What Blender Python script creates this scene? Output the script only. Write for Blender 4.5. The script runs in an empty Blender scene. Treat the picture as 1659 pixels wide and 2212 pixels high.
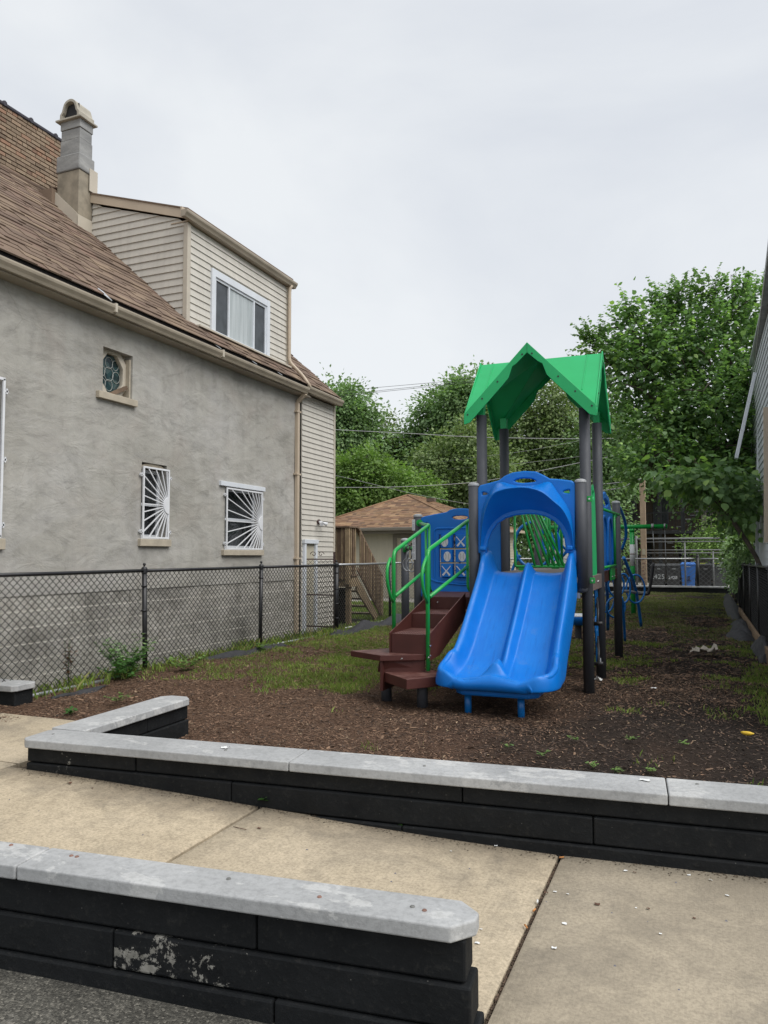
import bpy, math, random
import numpy as np
from mathutils import Vector, Matrix

random.seed(7)
rng = np.random.default_rng(11)
SC = bpy.context.scene
COL = SC.collection

# ------------------------------------------------------------------ camera
W0, H0, F0 = 1659.0, 2212.0, 1660.0
EYE = 1.65
YAW, PIT, ROLL = math.radians(22.3), math.radians(2.75), math.radians(0.3)
fwd = np.array([-math.sin(YAW) * math.cos(PIT), math.cos(YAW) * math.cos(PIT), math.sin(PIT)])
_r0 = np.array([math.cos(YAW), math.sin(YAW), 0.0])
_u0 = np.cross(_r0, fwd)
cr = _r0 * math.cos(ROLL) - _u0 * math.sin(ROLL)
cu = _u0 * math.cos(ROLL) + _r0 * math.sin(ROLL)
cam_d = bpy.data.cameras.new('camera')
cam = bpy.data.objects.new('camera', cam_d)
COL.objects.link(cam)
cam_d.sensor_fit = 'VERTICAL'
cam_d.sensor_height = 24.0
cam_d.lens = 24.0 * F0 / H0
cam_d.clip_start = 0.05
cam_d.clip_end = 2000
m = Matrix.Identity(4)
for i in range(3):
    m[i][0], m[i][1], m[i][2] = cr[i], cu[i], -fwd[i]
m[2][3] = EYE
cam.matrix_world = m
SC.camera = cam
SC.render.resolution_x, SC.render.resolution_y = 768, 1024

# ------------------------------------------------------------------ world and light
wd = bpy.data.worlds.new('World')
SC.world = wd
wd.use_nodes = True
nt = wd.node_tree
nt.nodes.clear()
SUN_EL, SUN_AZ = math.radians(52), math.radians(104)      # azimuth measured from +Y towards +X
sky = nt.nodes.new('ShaderNodeTexSky')
sky.sky_type = 'NISHITA'
sky.sun_disc = False
sky.sun_elevation = SUN_EL
sky.sun_rotation = SUN_AZ
tc = nt.nodes.new('ShaderNodeTexCoord')
mp = nt.nodes.new('ShaderNodeMapping')
mp.inputs['Scale'].default_value = (1.0, 1.0, 2.2)
mp.inputs['Location'].default_value = (0.35, 0.2, 0.0)
n1 = nt.nodes.new('ShaderNodeTexNoise')
n1.inputs['Scale'].default_value = 1.5
n1.inputs['Detail'].default_value = 7
n1.inputs['Roughness'].default_value = 0.52
n1.inputs['Distortion'].default_value = 0.35
rp = nt.nodes.new('ShaderNodeValToRGB')
rp.color_ramp.elements[0].position = 0.34
rp.color_ramp.elements[0].color = (0.340, 0.358, 0.390, 1)
rp.color_ramp.elements[1].position = 0.66
rp.color_ramp.elements[1].color = (0.436, 0.449, 0.460, 1)
mul = nt.nodes.new('ShaderNodeVectorMath')
mul.operation = 'SCALE'
mul.inputs['Scale'].default_value = 10.0
mix = nt.nodes.new('ShaderNodeMix')
mix.data_type = 'RGBA'
mix.inputs[0].default_value = 0.95
bg = nt.nodes.new('ShaderNodeBackground')
bg.inputs['Strength'].default_value = 0.1
out = nt.nodes.new('ShaderNodeOutputWorld')
L = nt.links.new
L(tc.outputs['Generated'], mp.inputs['Vector'])
L(mp.outputs['Vector'], n1.inputs['Vector'])
L(n1.outputs['Fac'], rp.inputs['Fac'])
L(rp.outputs['Color'], mul.inputs[0])
L(sky.outputs['Color'], mix.inputs[6])
L(mul.outputs['Vector'], mix.inputs[7])
L(mix.outputs[2], bg.inputs['Color'])
L(bg.outputs['Background'], out.inputs['Surface'])

sd = bpy.data.lights.new('sun', 'SUN')
sd.energy = 1.5
sd.angle = math.radians(50)
sd.color = (1.0, 0.975, 0.94)
sun = bpy.data.objects.new('sun', sd)
COL.objects.link(sun)
_dir = Vector((math.sin(SUN_AZ) * math.cos(SUN_EL), math.cos(SUN_AZ) * math.cos(SUN_EL), math.sin(SUN_EL)))
sun.rotation_euler = _dir.to_track_quat('Z', 'Y').to_euler()

vs = SC.view_settings
vs.view_transform = 'Standard'
vs.look = 'None'
vs.exposure = 1.0
vs.gamma = 1.0
vs.use_curve_mapping = False
SC.render.engine = 'CYCLES'

# ------------------------------------------------------------------ helpers: points
def _ray(x, y):
    return fwd + cr * (x - W0 / 2) / F0 - cu * (y - H0 / 2) / F0
def onZ(x, y, z=0.0):
    d = _ray(x, y); t = (z - EYE) / d[2]
    return (d[0] * t, d[1] * t, z)
def onX(x, y, X):
    d = _ray(x, y); t = X / d[0]
    return (X, d[1] * t, EYE + d[2] * t)
def onY(x, y, Y):
    d = _ray(x, y); t = Y / d[1]
    return (d[0] * t, Y, EYE + d[2] * t)

def sstep(a, b, v):
    t = min(1, max(0, (v - a) / (b - a)))
    return t * t * (3 - 2 * t)
def ground_z(x, y):
    z = 0.06 * (1 - sstep(8.5, 12.0, y))
    z += 0.11 * sstep(-4.3, -6.2, x) if x < -4.3 else 0
    return z

# ------------------------------------------------------------------ helpers: meshes
class MB:
    def __init__(s):
        s.v = []; s.f = []; s.sm = []
    def add(s, verts, faces, smooth=False):
        o = len(s.v)
        s.v.extend([tuple(p) for p in verts])
        for f in faces:
            s.f.append(tuple(i + o for i in f)); s.sm.append(smooth)
        return s
    def box(s, x0, x1, y0, y1, z0, z1):
        s.add([(x0,y0,z0),(x1,y0,z0),(x1,y1,z0),(x0,y1,z0),(x0,y0,z1),(x1,y0,z1),(x1,y1,z1),(x0,y1,z1)],
              [(3,2,1,0),(4,5,6,7),(0,1,5,4),(1,2,6,5),(2,3,7,6),(3,0,4,7)])
        return s
    def hexa(s, p):
        s.add(p, [(3,2,1,0),(4,5,6,7),(0,1,5,4),(1,2,6,5),(2,3,7,6),(3,0,4,7)])
        return s
    def beam(s, a, b, w, h, up=(0,0,1)):
        a = Vector(a); b = Vector(b); d = (b - a).normalized(); up = Vector(up)
        sx = d.cross(up)
        if sx.length < 1e-4: sx = d.cross(Vector((1,0,0)))
        sx.normalize(); uy = sx.cross(d).normalized()
        q = []
        for c in (a, b):
            for (i, j) in ((-1,-1),(1,-1),(1,1),(-1,1)):
                q.append(c + sx * (w / 2 * i) + uy * (h / 2 * j))
        s.add(q, [(3,2,1,0),(4,5,6,7),(0,1,5,4),(1,2,6,5),(2,3,7,6),(3,0,4,7)])
        return s
    def tube(s, pts, r, n=10, cap=True, closed=False, radii=None):
        P = [Vector(p) for p in pts]; N = len(P)
        rings = []; prev = None
        for i in range(N):
            if closed: t = (P[(i+1) % N] - P[i-1])
            else: t = P[min(i+1, N-1)] - P[max(i-1, 0)]
            if t.length < 1e-9: t = Vector((0,0,1))
            t.normalize()
            if prev is None:
                a = Vector((0,0,1)) if abs(t.z) < 0.9 else Vector((1,0,0))
                u = t.cross(a).normalized()
            else:
                u = (prev - t * prev.dot(t))
                u = u.normalized() if u.length > 1e-6 else t.cross(Vector((0,0,1))).normalized()
            prev = u; w = t.cross(u)
            rr = radii[i] if radii else r
            rings.append([P[i] + (u * math.cos(2*math.pi*k/n) + w * math.sin(2*math.pi*k/n)) * rr for k in range(n)])
        vv = [p for rg in rings for p in rg]
        ff = []
        M = N if closed else N - 1
        for i in range(M):
            j = (i + 1) % N
            for k in range(n):
                ff.append((i*n+k, i*n+(k+1) % n, j*n+(k+1) % n, j*n+k))
        s.add(vv, ff, True)
        if cap and not closed:
            o = len(s.v) - len(vv)
            s.f.append(tuple(o + k for k in range(n))[::-1]); s.sm.append(False)
            s.f.append(tuple(o + (N-1)*n + k for k in range(n))); s.sm.append(False)
        return s
    def lathe(s, prof, cx, cy, n=20, z0=0.0):
        vv = []; ff = []
        for (r, z) in prof:
            for k in range(n):
                a = 2*math.pi*k/n
                vv.append((cx + r*math.cos(a), cy + r*math.sin(a), z0 + z))
        for i in range(len(prof)-1):
            for k in range(n):
                ff.append((i*n+k, i*n+(k+1) % n, (i+1)*n+(k+1) % n, (i+1)*n+k))
        s.add(vv, ff, True)
        return s
    def prism(s, poly, axis, a, b):
        """poly 2-D points, extruded along axis from a to b.  axis 'z': (x,y); 'y': (x,z); 'x': (y,z)"""
        n = len(poly)
        def P3(p, t):
            if axis == 'z': return (p[0], p[1], t)
            if axis == 'y': return (p[0], t, p[1])
            return (t, p[0], p[1])
        vv = [P3(p, a) for p in poly] + [P3(p, b) for p in poly]
        ff = [tuple(range(n))[::-1], tuple(range(n, 2*n))]
        for i in range(n):
            j = (i+1) % n
            ff.append((i, j, n+j, n+i))
        s.add(vv, ff)
        return s
    def grid(s, rows, smooth=True):
        nr = len(rows); nc = len(rows[0])
        vv = [p for r in rows for p in r]
        ff = [(i*nc+j, i*nc+j+1, (i+1)*nc+j+1, (i+1)*nc+j) for i in range(nr-1) for j in range(nc-1)]
        s.add(vv, ff, smooth)
        return s

ROOT = {}
def _origin(parent):
    o = Vector((0,0,0))
    while parent is not None:
        if parent.name in ROOT: return ROOT[parent.name]
        parent = parent.parent
    return o
def mesh_obj(name, mesh, mat, parent=None):
    o = bpy.data.objects.new(name, mesh)
    if mat is not None and len(mesh.materials) == 0: mesh.materials.append(mat)
    COL.objects.link(o)
    if parent is not None: o.parent = parent
    return o
def obj(name, mb, mat, parent=None, bevel=0, seg=2, loc=None):
    me = bpy.data.meshes.new(name)
    org = _origin(parent) if parent is not None else Vector(loc or (0,0,0))
    me.from_pydata([(p[0]-org.x, p[1]-org.y, p[2]-org.z) for p in mb.v], [], mb.f)
    me.polygons.foreach_set('use_smooth', mb.sm)
    me.update()
    o = mesh_obj(name, me, mat, parent)
    if parent is None: o.location = org
    if bevel:
        b = o.modifiers.new('bevel', 'BEVEL'); b.width = bevel; b.segments = seg; b.limit_method = 'ANGLE'; b.angle_limit = math.radians(35)
    return o
def tag(o, label=None, cat=None, group=None, kind=None):
    if label: o['label'] = label
    if cat: o['category'] = cat
    if group: o['group'] = group
    if kind: o['kind'] = kind
    return o
def thing(name, loc, label, cat, group=None):
    o = bpy.data.objects.new(name, None)
    o.empty_display_size = 0.2
    COL.objects.link(o)
    o.location = loc
    ROOT[o.name] = Vector(loc)
    return tag(o, label, cat, group)
def copy_thing(root, loc, label=None, rotz=None):
    r = root.copy(); COL.objects.link(r); r.location = loc
    ROOT[r.name] = Vector(loc)
    if rotz is not None: r.rotation_euler = (0,0,rotz)
    if label: r['label'] = label
    for ch in list(root.children):
        c = ch.copy(); COL.objects.link(c); c.parent = r
        for g in list(ch.children):
            d = g.copy(); COL.objects.link(d); d.parent = c
    return r
_UNIT = {}
def unit_box(mat, key='u', chamfer=0.0):
    k = (mat.name, key)
    if k not in _UNIT:
        me = bpy.data.meshes.new(key)
        mb = MB()
        if chamfer == 0:
            mb.box(-.5,.5,-.5,.5,-.5,.5)
        else:
            c = chamfer
            mb.add([(-.5,-.5,-.5),(.5,-.5,-.5),(.5,.5,-.5),(-.5,.5,-.5),(-.5,-.5,.5-c),(.5,-.5,.5-c),(.5,.5,.5-c),(-.5,.5,.5-c),
                    (-.5+c,-.5+c,.5),(.5-c,-.5+c,.5),(.5-c,.5-c,.5),(-.5+c,.5-c,.5)],
                   [(3,2,1,0),(0,1,5,4),(1,2,6,5),(2,3,7,6),(3,0,4,7),(4,5,9,8),(5,6,10,9),(6,7,11,10),(7,4,8,11),(8,9,10,11)])
        me.from_pydata(mb.v, [], mb.f); me.update(); me.materials.append(mat)
        _UNIT[k] = me
    return _UNIT[k]
def pieces(name, parent, mat, items, chamfer=0.0, limit=300, stuffname=None):
    """items: (centre, 3x3 axes matrix, (sx,sy,sz)).  The nearest ones become parts, the rest one joined part."""
    me = unit_box(mat, name, chamfer)
    org = _origin(parent)
    items = sorted(items, key=lambda it: (Vector(it[0]) - Vector((0,0,EYE))).length)
    for (c, R, s) in items[:limit]:
        o = bpy.data.objects.new(name, me); COL.objects.link(o); o.parent = parent
        M = Matrix.Translation(Vector(c) - org) @ R.to_4x4() @ Matrix.Diagonal((s[0], s[1], s[2], 1))
        o.matrix_local = M
    rest = items[limit:]
    if rest:
        base = [v.co.copy() for v in me.vertices]; fs = [tuple(p.vertices) for p in me.polygons]
        mb = MB()
        for (c, R, s) in rest:
            M = Matrix.Translation(Vector(c)) @ R.to_4x4() @ Matrix.Diagonal((s[0], s[1], s[2], 1))
            mb.add([M @ v for v in base], fs)
        o = obj(stuffname or name + '_field', mb, mat, parent)
        o['kind'] = 'stuff'
I3 = Matrix.Identity(3)

def plate(name, loops, mat, parent, axis='y', at=0.0, depth=0.03, bevel=0.008, res=2):
    """flat plate with holes cut through it (first loop the outline), real thickness and rounded rim"""
    cu_ = bpy.data.curves.new(name + '_c', 'CURVE')
    cu_.dimensions = '2D'; cu_.fill_mode = 'BOTH'
    cu_.extrude = max(0.0005, depth/2 - bevel); cu_.bevel_depth = bevel; cu_.bevel_resolution = res
    for lp in loops:
        sp = cu_.splines.new('POLY'); sp.points.add(len(lp)-1)
        for i, p in enumerate(lp): sp.points[i].co = (p[0], p[1], 0, 1)
        sp.use_cyclic_u = True
    t = bpy.data.objects.new('tmp', cu_); COL.objects.link(t)
    dg = bpy.context.evaluated_depsgraph_get(); dg.update()
    me = bpy.data.meshes.new_from_object(t.evaluated_get(dg))
    bpy.data.objects.remove(t); bpy.data.curves.remove(cu_)
    me.materials.clear()
    org = _origin(parent)
    if axis == 'y': M = Matrix(((1,0,0,0),(0,0,-1,at),(0,1,0,0),(0,0,0,1)))
    elif axis == 'x': M = Matrix(((0,0,1,at),(1,0,0,0),(0,1,0,0),(0,0,0,1)))
    else: M = Matrix.Translation((0,0,at))
    me.transform(Matrix.Translation(-org) @ M)
    me.name = name
    return mesh_obj(name, me, mat, parent)
def text_mesh(name, s, size, M, mat, parent, extrude=0.0008):
    c = bpy.data.curves.new('t', 'FONT'); c.body = s; c.size = size; c.extrude = extrude; c.align_x = 'CENTER'; c.align_y = 'CENTER'
    t = bpy.data.objects.new('tmp', c); COL.objects.link(t)
    dg = bpy.context.evaluated_depsgraph_get(); dg.update()
    me = bpy.data.meshes.new_from_object(t.evaluated_get(dg)); bpy.data.objects.remove(t)
    me.materials.clear(); me.transform(M); me.name = name
    return mesh_obj(name, me, mat, parent)
def rrect(x0, x1, y0, y1, r, n=5):
    o = []
    for cx, cy, a0 in ((x1-r,y0+r,-90),(x1-r,y1-r,0),(x0+r,y1-r,90),(x0+r,y0+r,180)):
        for k in range(n+1):
            a = math.radians(a0 + 90*k/n); o.append((cx + r*math.cos(a), cy + r*math.sin(a)))
    return o
def ell(cx, cy, rx, ry, n=20):
    return [(cx + rx*math.cos(2*math.pi*k/n), cy + ry*math.sin(2*math.pi*k/n)) for k in range(n)]
def smooth_path(pts, n=6, closed=False):
    P = [Vector(p) for p in pts]; out_ = []
    N = len(P)
    rngi = range(N if closed else N-1)
    for i in rngi:
        if closed: p0, p1, p2, p3 = P[i-1], P[i], P[(i+1) % N], P[(i+2) % N]
        else: p0, p1, p2, p3 = P[max(i-1,0)], P[i], P[i+1], P[min(i+2,N-1)]
        for k in range(n):
            t = k / n
            out_.append(0.5*((2*p1) + (-p0+p2)*t + (2*p0-5*p1+4*p2-p3)*t*t + (-p0+3*p1-3*p2+p3)*t**3))
    if not closed: out_.append(P[-1])
    return out_
def fillet(pts, r=0.06, n=5):
    P = [Vector(p) for p in pts]; o = [P[0]]
    for i in range(1, len(P)-1):
        a = (P[i-1]-P[i]); b = (P[i+1]-P[i]); la = min(r, a.length*0.45); lb = min(r, b.length*0.45)
        pa = P[i] + a.normalized()*la; pb = P[i] + b.normalized()*lb
        for k in range(n+1):
            t = k/n; o.append(pa*(1-t)**2 + P[i]*2*t*(1-t) + pb*t*t)
    o.append(P[-1]); return o

# ------------------------------------------------------------------ materials
class Mat:
    """small node-graph helper"""
    def __init__(s, name):
        s.m = bpy.data.materials.new(name); s.m.use_nodes = True
        s.t = s.m.node_tree; s.b = s.t.nodes['Principled BSDF']; s.co = None
    def n(s, typ, **kw):
        nd = s.t.nodes.new(typ)
        for k, v in kw.items(): setattr(nd, k, v)
        return nd
    def link(s, a, b): s.t.links.new(a, b)
    def coord(s, scale=(1,1,1), kind='Object', rot=(0,0,0)):
        tcn = s.n('ShaderNodeTexCoord'); mpn = s.n('ShaderNodeMapping')
        mpn.inputs['Scale'].default_value = scale; mpn.inputs['Rotation'].default_value = rot
        if kind == 'World':
            g = s.n('ShaderNodeNewGeometry'); s.link(g.outputs['Position'], mpn.inputs['Vector'])
        else: s.link(tcn.outputs[kind], mpn.inputs['Vector'])
        return mpn.outputs['Vector']
    def noise(s, vec, scale, detail=5, rough=0.55, dist=0.0):
        nn = s.n('ShaderNodeTexNoise'); s.link(vec, nn.inputs['Vector'])
        nn.inputs['Scale'].default_value = scale; nn.inputs['Detail'].default_value = detail
        nn.inputs['Roughness'].default_value = rough; nn.inputs['Distortion'].default_value = dist
        return nn.outputs['Fac']
    def voro(s, vec, scale, feature='F1', out='Distance'):
        nn = s.n('ShaderNodeTexVoronoi'); nn.feature = feature; s.link(vec, nn.inputs['Vector']); nn.inputs['Scale'].default_value = scale
        return nn.outputs[out]
    def ramp(s, fac, stops):
        r = s.n('ShaderNodeValToRGB'); s.link(fac, r.inputs['Fac'])
        e = r.color_ramp.elements
        while len(e) < len(stops): e.new(0.5)
        for i, (p, c) in enumerate(stops):
            e[i].position = p
            e[i].color = (c[0], c[1], c[2], 1) if isinstance(c, (tuple, list)) else (c, c, c, 1)
        return r.outputs['Color']
    def mixc(s, fac, a, b, mode='MIX'):
        x = s.n('ShaderNodeMix', data_type='RGBA', blend_type=mode)
        if isinstance(fac, (int, float)): x.inputs[0].default_value = fac
        else: s.link(fac, x.inputs[0])
        for i, c in ((6, a), (7, b)):
            if isinstance(c, (tuple, list)): x.inputs[i].default_value = (c[0], c[1], c[2], 1)
            else: s.link(c, x.inputs[i])
        return x.outputs[2]
    def math(s, op, a, b=0.0):
        x = s.n('ShaderNodeMath', operation=op)
        for i, c in ((0, a), (1, b)):
            if isinstance(c, (int, float)): x.inputs[i].default_value = c
            else: s.link(c, x.inputs[i])
        return x.outputs[0]
    def rand(s):
        g = s.n('ShaderNodeNewGeometry'); o = s.n('ShaderNodeObjectInfo')
        a = s.math('ADD', g.outputs['Random Per Island'], o.outputs['Random'])
        return s.math('FRACT', a)
    def base(s, c):
        if isinstance(c, (tuple, list)): s.b.inputs['Base Color'].default_value = (c[0], c[1], c[2], 1)
        else: s.link(c, s.b.inputs['Base Color'])
        return s
    def rough(s, r, spec=0.5):
        if isinstance(r, (int, float)): s.b.inputs['Roughness'].default_value = r
        else: s.link(r, s.b.inputs['Roughness'])
        s.b.inputs['Specular IOR Level'].default_value = spec
        return s
    def bump(s, h, strength=0.3, dist=0.01):
        b = s.n('ShaderNodeBump'); b.inputs['Strength'].default_value = strength; b.inputs['Distance'].default_value = dist
        s.link(h, b.inputs['Height']); s.link(b.outputs['Normal'], s.b.inputs['Normal'])
        return s

def plain(name, c, rough=0.5, var=0.12, scale=6.0, spec=0.5, bump=0.0, bscale=60, metal=0.0, kind='Object', island=0.0):
    M = Mat(name); v = M.coord(kind=kind)
    nz = M.noise(v, scale, 5)
    lo = tuple(x*(1-var) for x in c); hi = tuple(min(1, x*(1+var)) for x in c)
    col = M.ramp(nz, [(0.3, lo), (0.7, hi)])
    if island > 0:
        f = M.math('ADD', M.math('MULTIPLY', M.rand(), 2*island), 1-island)
        col = M.mixc(1.0, col, f, 'MULTIPLY')
    M.base(col)
    rr2 = M.ramp(M.noise(v, scale*2.3, 4), [(0.3, max(0, rough-0.07)), (0.7, min(1, rough+0.07))])
    M.rough(rr2, spec); M.b.inputs['Metallic'].default_value = metal
    if bump: M.bump(M.noise(v, bscale, 4), bump, 0.004)
    return M.m
# ------------------------------------------------------------------ material list
M_post = plain('post_charcoal', (0.052, 0.056, 0.066), 0.62, 0.10, 3, bump=0.06, bscale=220)
M_cap = plain('cap_grey', (0.32, 0.33, 0.34), 0.4, 0.1, 8)
M_green = plain('green_powdercoat', (0.014, 0.330, 0.062), 0.34, 0.10, 4)
M_steel = plain('galvanised_steel', (0.36, 0.37, 0.38), 0.38, 0.15, 12, metal=0.6)
M_bolt = plain('bolt_steel', (0.6, 0.6, 0.6), 0.25, 0.1, 12, metal=0.9)
M_black = plain('black_plastic', (0.018, 0.018, 0.02), 0.45, 0.15, 8)
M_white = plain('white_paint', (0.70, 0.71, 0.73), 0.45, 0.06, 5)
M_deck = plain('deck_grey_brown', (0.16, 0.125, 0.115), 0.6, 0.15, 12, bump=0.2, bscale=120)
M_curb = plain('aged_timber', (0.20, 0.13, 0.075), 0.8, 0.25, 4, bump=0.3, bscale=30)
M_fabric = plain('weed_fabric', (0.030, 0.030, 0.033), 0.85, 0.3, 14, bump=0.5, bscale=25)
M_emblem = plain('emblem_white', (0.62, 0.64, 0.66), 0.5, 0.05, 10)
M_seam = plain('seam_grey', (0.13, 0.13, 0.15), 0.6, 0.05, 10)
M_trim = plain('trim_cream', (0.50, 0.45, 0.37), 0.5, 0.06, 4)
M_gutter = plain('gutter_tan', (0.36, 0.31, 0.24), 0.42, 0.14, 3)
M_fascia = plain('fascia_tan', (0.50, 0.41, 0.31), 0.5, 0.06, 3)
M_sill = plain('limestone_sill', (0.42, 0.37, 0.29), 0.85, 0.12, 9, bump=0.25, bscale=60)
M_vinyl = plain('white_vinyl', (0.66, 0.69, 0.73), 0.4, 0.05, 4)
M_wood = plain('weathered_wood', (0.17, 0.115, 0.075), 0.8, 0.35, 5, bump=0.3, bscale=40, island=0.18)
M_woodg = plain('greyed_pine', (0.27, 0.20, 0.12), 0.8, 0.3, 6, bump=0.3, bscale=40, island=0.12)
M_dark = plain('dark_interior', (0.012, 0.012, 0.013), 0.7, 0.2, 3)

def fancy_blue():
    M = Mat('blue_rotomolded_plastic'); v = M.coord()
    nz = M.noise(v, 2.2, 4)
    c = M.ramp(nz, [(0.3, (0.0010, 0.140, 0.53)), (0.7, (0.0012, 0.178, 0.62))])
    # scuffed wear on surfaces facing up
    g = M.n('ShaderNodeNewGeometry'); sep = M.n('ShaderNodeSeparateXYZ'); M.link(g.outputs['Normal'], sep.inputs[0])
    up = M.ramp(sep.outputs['Z'], [(0.35, 0.0), (0.8, 1.0)])
    sc = M.ramp(M.noise(M.coord((9, 1.2, 1.2)), 4.0, 6, 0.65), [(0.45, 0.0), (0.75, 0.35)])
    w = M.mixc(1.0, up, sc, 'MULTIPLY')
    c2 = M.mixc(w, c, (0.015, 0.23, 0.66))
    M.base(c2)
    dk = M.ramp(M.noise(M.coord((14, 1.0, 1.0)), 3.0, 8, 0.7), [(0.56, 0.0), (0.66, 0.35)])
    c2 = M.mixc(M.mixc(1.0, up, dk, 'MULTIPLY'), c2, (0.004, 0.07, 0.30))
    du = M.ramp(M.noise(v, 5.5, 8, 0.75), [(0.56, 0.0), (0.72, 0.28)])
    c2 = M.mixc(M.mixc(1.0, up, du, 'MULTIPLY'), c2, (0.14, 0.24, 0.42)); M.base(c2)
    r = M.ramp(M.noise(v, 8, 7, 0.7), [(0.35, 0.30), (0.65, 0.52)]); M.rough(r, 0.38)
    M.bump(M.noise(v, 260, 2), 0.05, 0.002)
    return M.m
M_blue = fancy_blue()
M_blued = plain('blue_steel_tube', (0.006, 0.15, 0.46), 0.3, 0.1, 4)
def brown_step():
    M = Mat('brown_coated_step'); v = M.coord(kind='World')
    c = M.ramp(M.noise(v, 4, 5), [(0.3, (0.058, 0.0165, 0.013)), (0.7, (0.086, 0.025, 0.019))])
    g = M.n('ShaderNodeNewGeometry'); sep = M.n('ShaderNodeSeparateXYZ'); M.link(g.outputs['Normal'], sep.inputs[0])
    up = M.ramp(sep.outputs['Z'], [(0.6, 0.0), (0.9, 1.0)])
    dust = M.ramp(M.noise(v, 9, 6, 0.7), [(0.40, 0.05), (0.68, 0.65)])
    c = M.mixc(M.mixc(1.0, up, dust, 'MULTIPLY'), c, (0.22, 0.12, 0.10))
    M.base(c); M.rough(0.55, 0.4)
    M.bump(M.noise(v, 90, 3), 0.25, 0.003)
    return M.m
M_brown = brown_step()
def canopy_green():
    M = Mat('green_canopy_plastic'); v = M.coord()
    c = M.ramp(M.noise(v, 1.8, 5), [(0.3, (0.012, 0.37, 0.115)), (0.7, (0.016, 0.44, 0.145))])
    M.base(c); M.rough(0.42, 0.45); M.bump(M.noise(v, 180, 2), 0.05, 0.002)
    return M.m
M_canopy = canopy_green()

def m_stucco():
    M = Mat('grey_stucco'); v = M.coord(kind='World')
    vs_ = M.coord((1.0, 0.55, 1.5), kind='World')
    big = M.noise(v, 0.75, 4, 0.6)
    mid = M.noise(vs_, 4.2, 7, 0.65, 0.9)
    c = M.ramp(big, [(0.30, (0.350, 0.335, 0.298)), (0.55, (0.430, 0.415, 0.378)), (0.75, (0.485, 0.472, 0.445))])
    c2 = M.ramp(mid, [(0.25, 0.62), (0.5, 0.93), (0.75, 1.0)])
    c = M.mixc(0.85, c, c2, 'MULTIPLY')
    bl = M.ramp(M.noise(M.coord((1, .7, 1.0), kind='World'), 1.9, 7, 0.68, 0.8), [(0.36, 0.72), (0.52, 1.0)])
    c = M.mixc(0.6, c, bl, 'MULTIPLY')
    red = M.ramp(M.noise(v, 2.1, 5), [(0.5, 0.0), (0.75, 0.35)])
    c = M.mixc(red, c, (0.375, 0.330, 0.295))
    # patches of paler grey render towards the rear of the wall
    pale = M.ramp(M.noise(M.coord((1, .5, .9), kind='World'), 1.1, 6, 0.7, 0.6), [(0.5, 0.0), (0.68, 0.55)])
    c = M.mixc(pale, c, (0.44, 0.428, 0.415))
    # rain streaks
    st = M.ramp(M.noise(M.coord((3, 3, 0.22), kind='World'), 2.2, 5, 0.6), [(0.42, 0.60), (0.6, 1.0)])
    c = M.mixc(0.13, c, st, 'MULTIPLY')
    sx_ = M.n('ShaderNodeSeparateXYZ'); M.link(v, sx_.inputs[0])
    damp = M.math('SUBTRACT', M.math('ADD', 1.30, M.math('MULTIPLY', M.noise(v, 2.4, 7, 0.7), 0.6)), sx_.outputs['Z'])
    dm = M.ramp(damp, [(0.15, 0.0), (0.45, 0.22)])
    c = M.mixc(dm, c, (0.20, 0.19, 0.165))
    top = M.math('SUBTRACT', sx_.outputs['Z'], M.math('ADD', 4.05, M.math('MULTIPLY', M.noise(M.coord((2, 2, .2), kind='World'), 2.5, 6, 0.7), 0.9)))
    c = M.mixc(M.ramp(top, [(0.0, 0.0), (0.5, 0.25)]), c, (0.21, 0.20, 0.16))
    cv = M.n('ShaderNodeTexVoronoi'); cv.feature = 'DISTANCE_TO_EDGE'
    wv = M.mixc(0.06, v, M.noise(v, 5, 6), 'ADD'); M.link(wv, cv.inputs['Vector']); cv.inputs['Scale'].default_value = 0.8
    crk = M.ramp(cv.outputs['Distance'], [(0.0, 0.28), (0.004, 0.0)])
    cm = M.ramp(M.noise(v, 0.9, 3), [(0.5, 0.0), (0.56, 1.0)])
    c = M.mixc(M.mixc(1.0, crk, cm, 'MULTIPLY'), c, (0.10, 0.095, 0.08))
    M.base(c); M.rough(0.93, 0.2)
    rdg = M.noise(M.coord((1, 0.75, 1.25), kind='World'), 3.4, 9, 0.60, 0.55)
    fine = M.noise(v, 45, 4)
    h = M.math('ADD', M.math('MULTIPLY', rdg, 1.0), M.math('MULTIPLY', fine, 0.12))
    M.bump(h, 0.55, 0.04)
    return M.m
M_stucco = m_stucco()
def m_block(name, dark=1.0):
    M = Mat(name); v = M.coord(kind='World')
    c = M.ramp(M.noise(v, 6, 6, 0.65), [(0.3, (0.29*dark, 0.275*dark, 0.24*dark)), (0.7, (0.47*dark, 0.45*dark, 0.41*dark))])
    dirt = M.ramp(M.noise(M.coord((1, 1, 1.0), kind='World'), 1.3, 6, 0.6), [(0.45, 1.0), (0.7, 0.42)])
    c = M.mixc(0.8, c, dirt, 'MULTIPLY')
    f = M.math('ADD', M.math('MULTIPLY', M.rand(), 0.06), 0.97)
    c = M.mixc(1.0, c, f, 'MULTIPLY')
    M.base(c); M.rough(0.95, 0.2)
    M.bump(M.noise(v, 16, 6, 0.6), 1.0, 0.035)
    return M.m
M_block = m_block('rock_face_block')
M_mortar = plain('mortar', (0.58, 0.55, 0.49), 0.95, 0.15, 20, bump=0.3)
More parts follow.
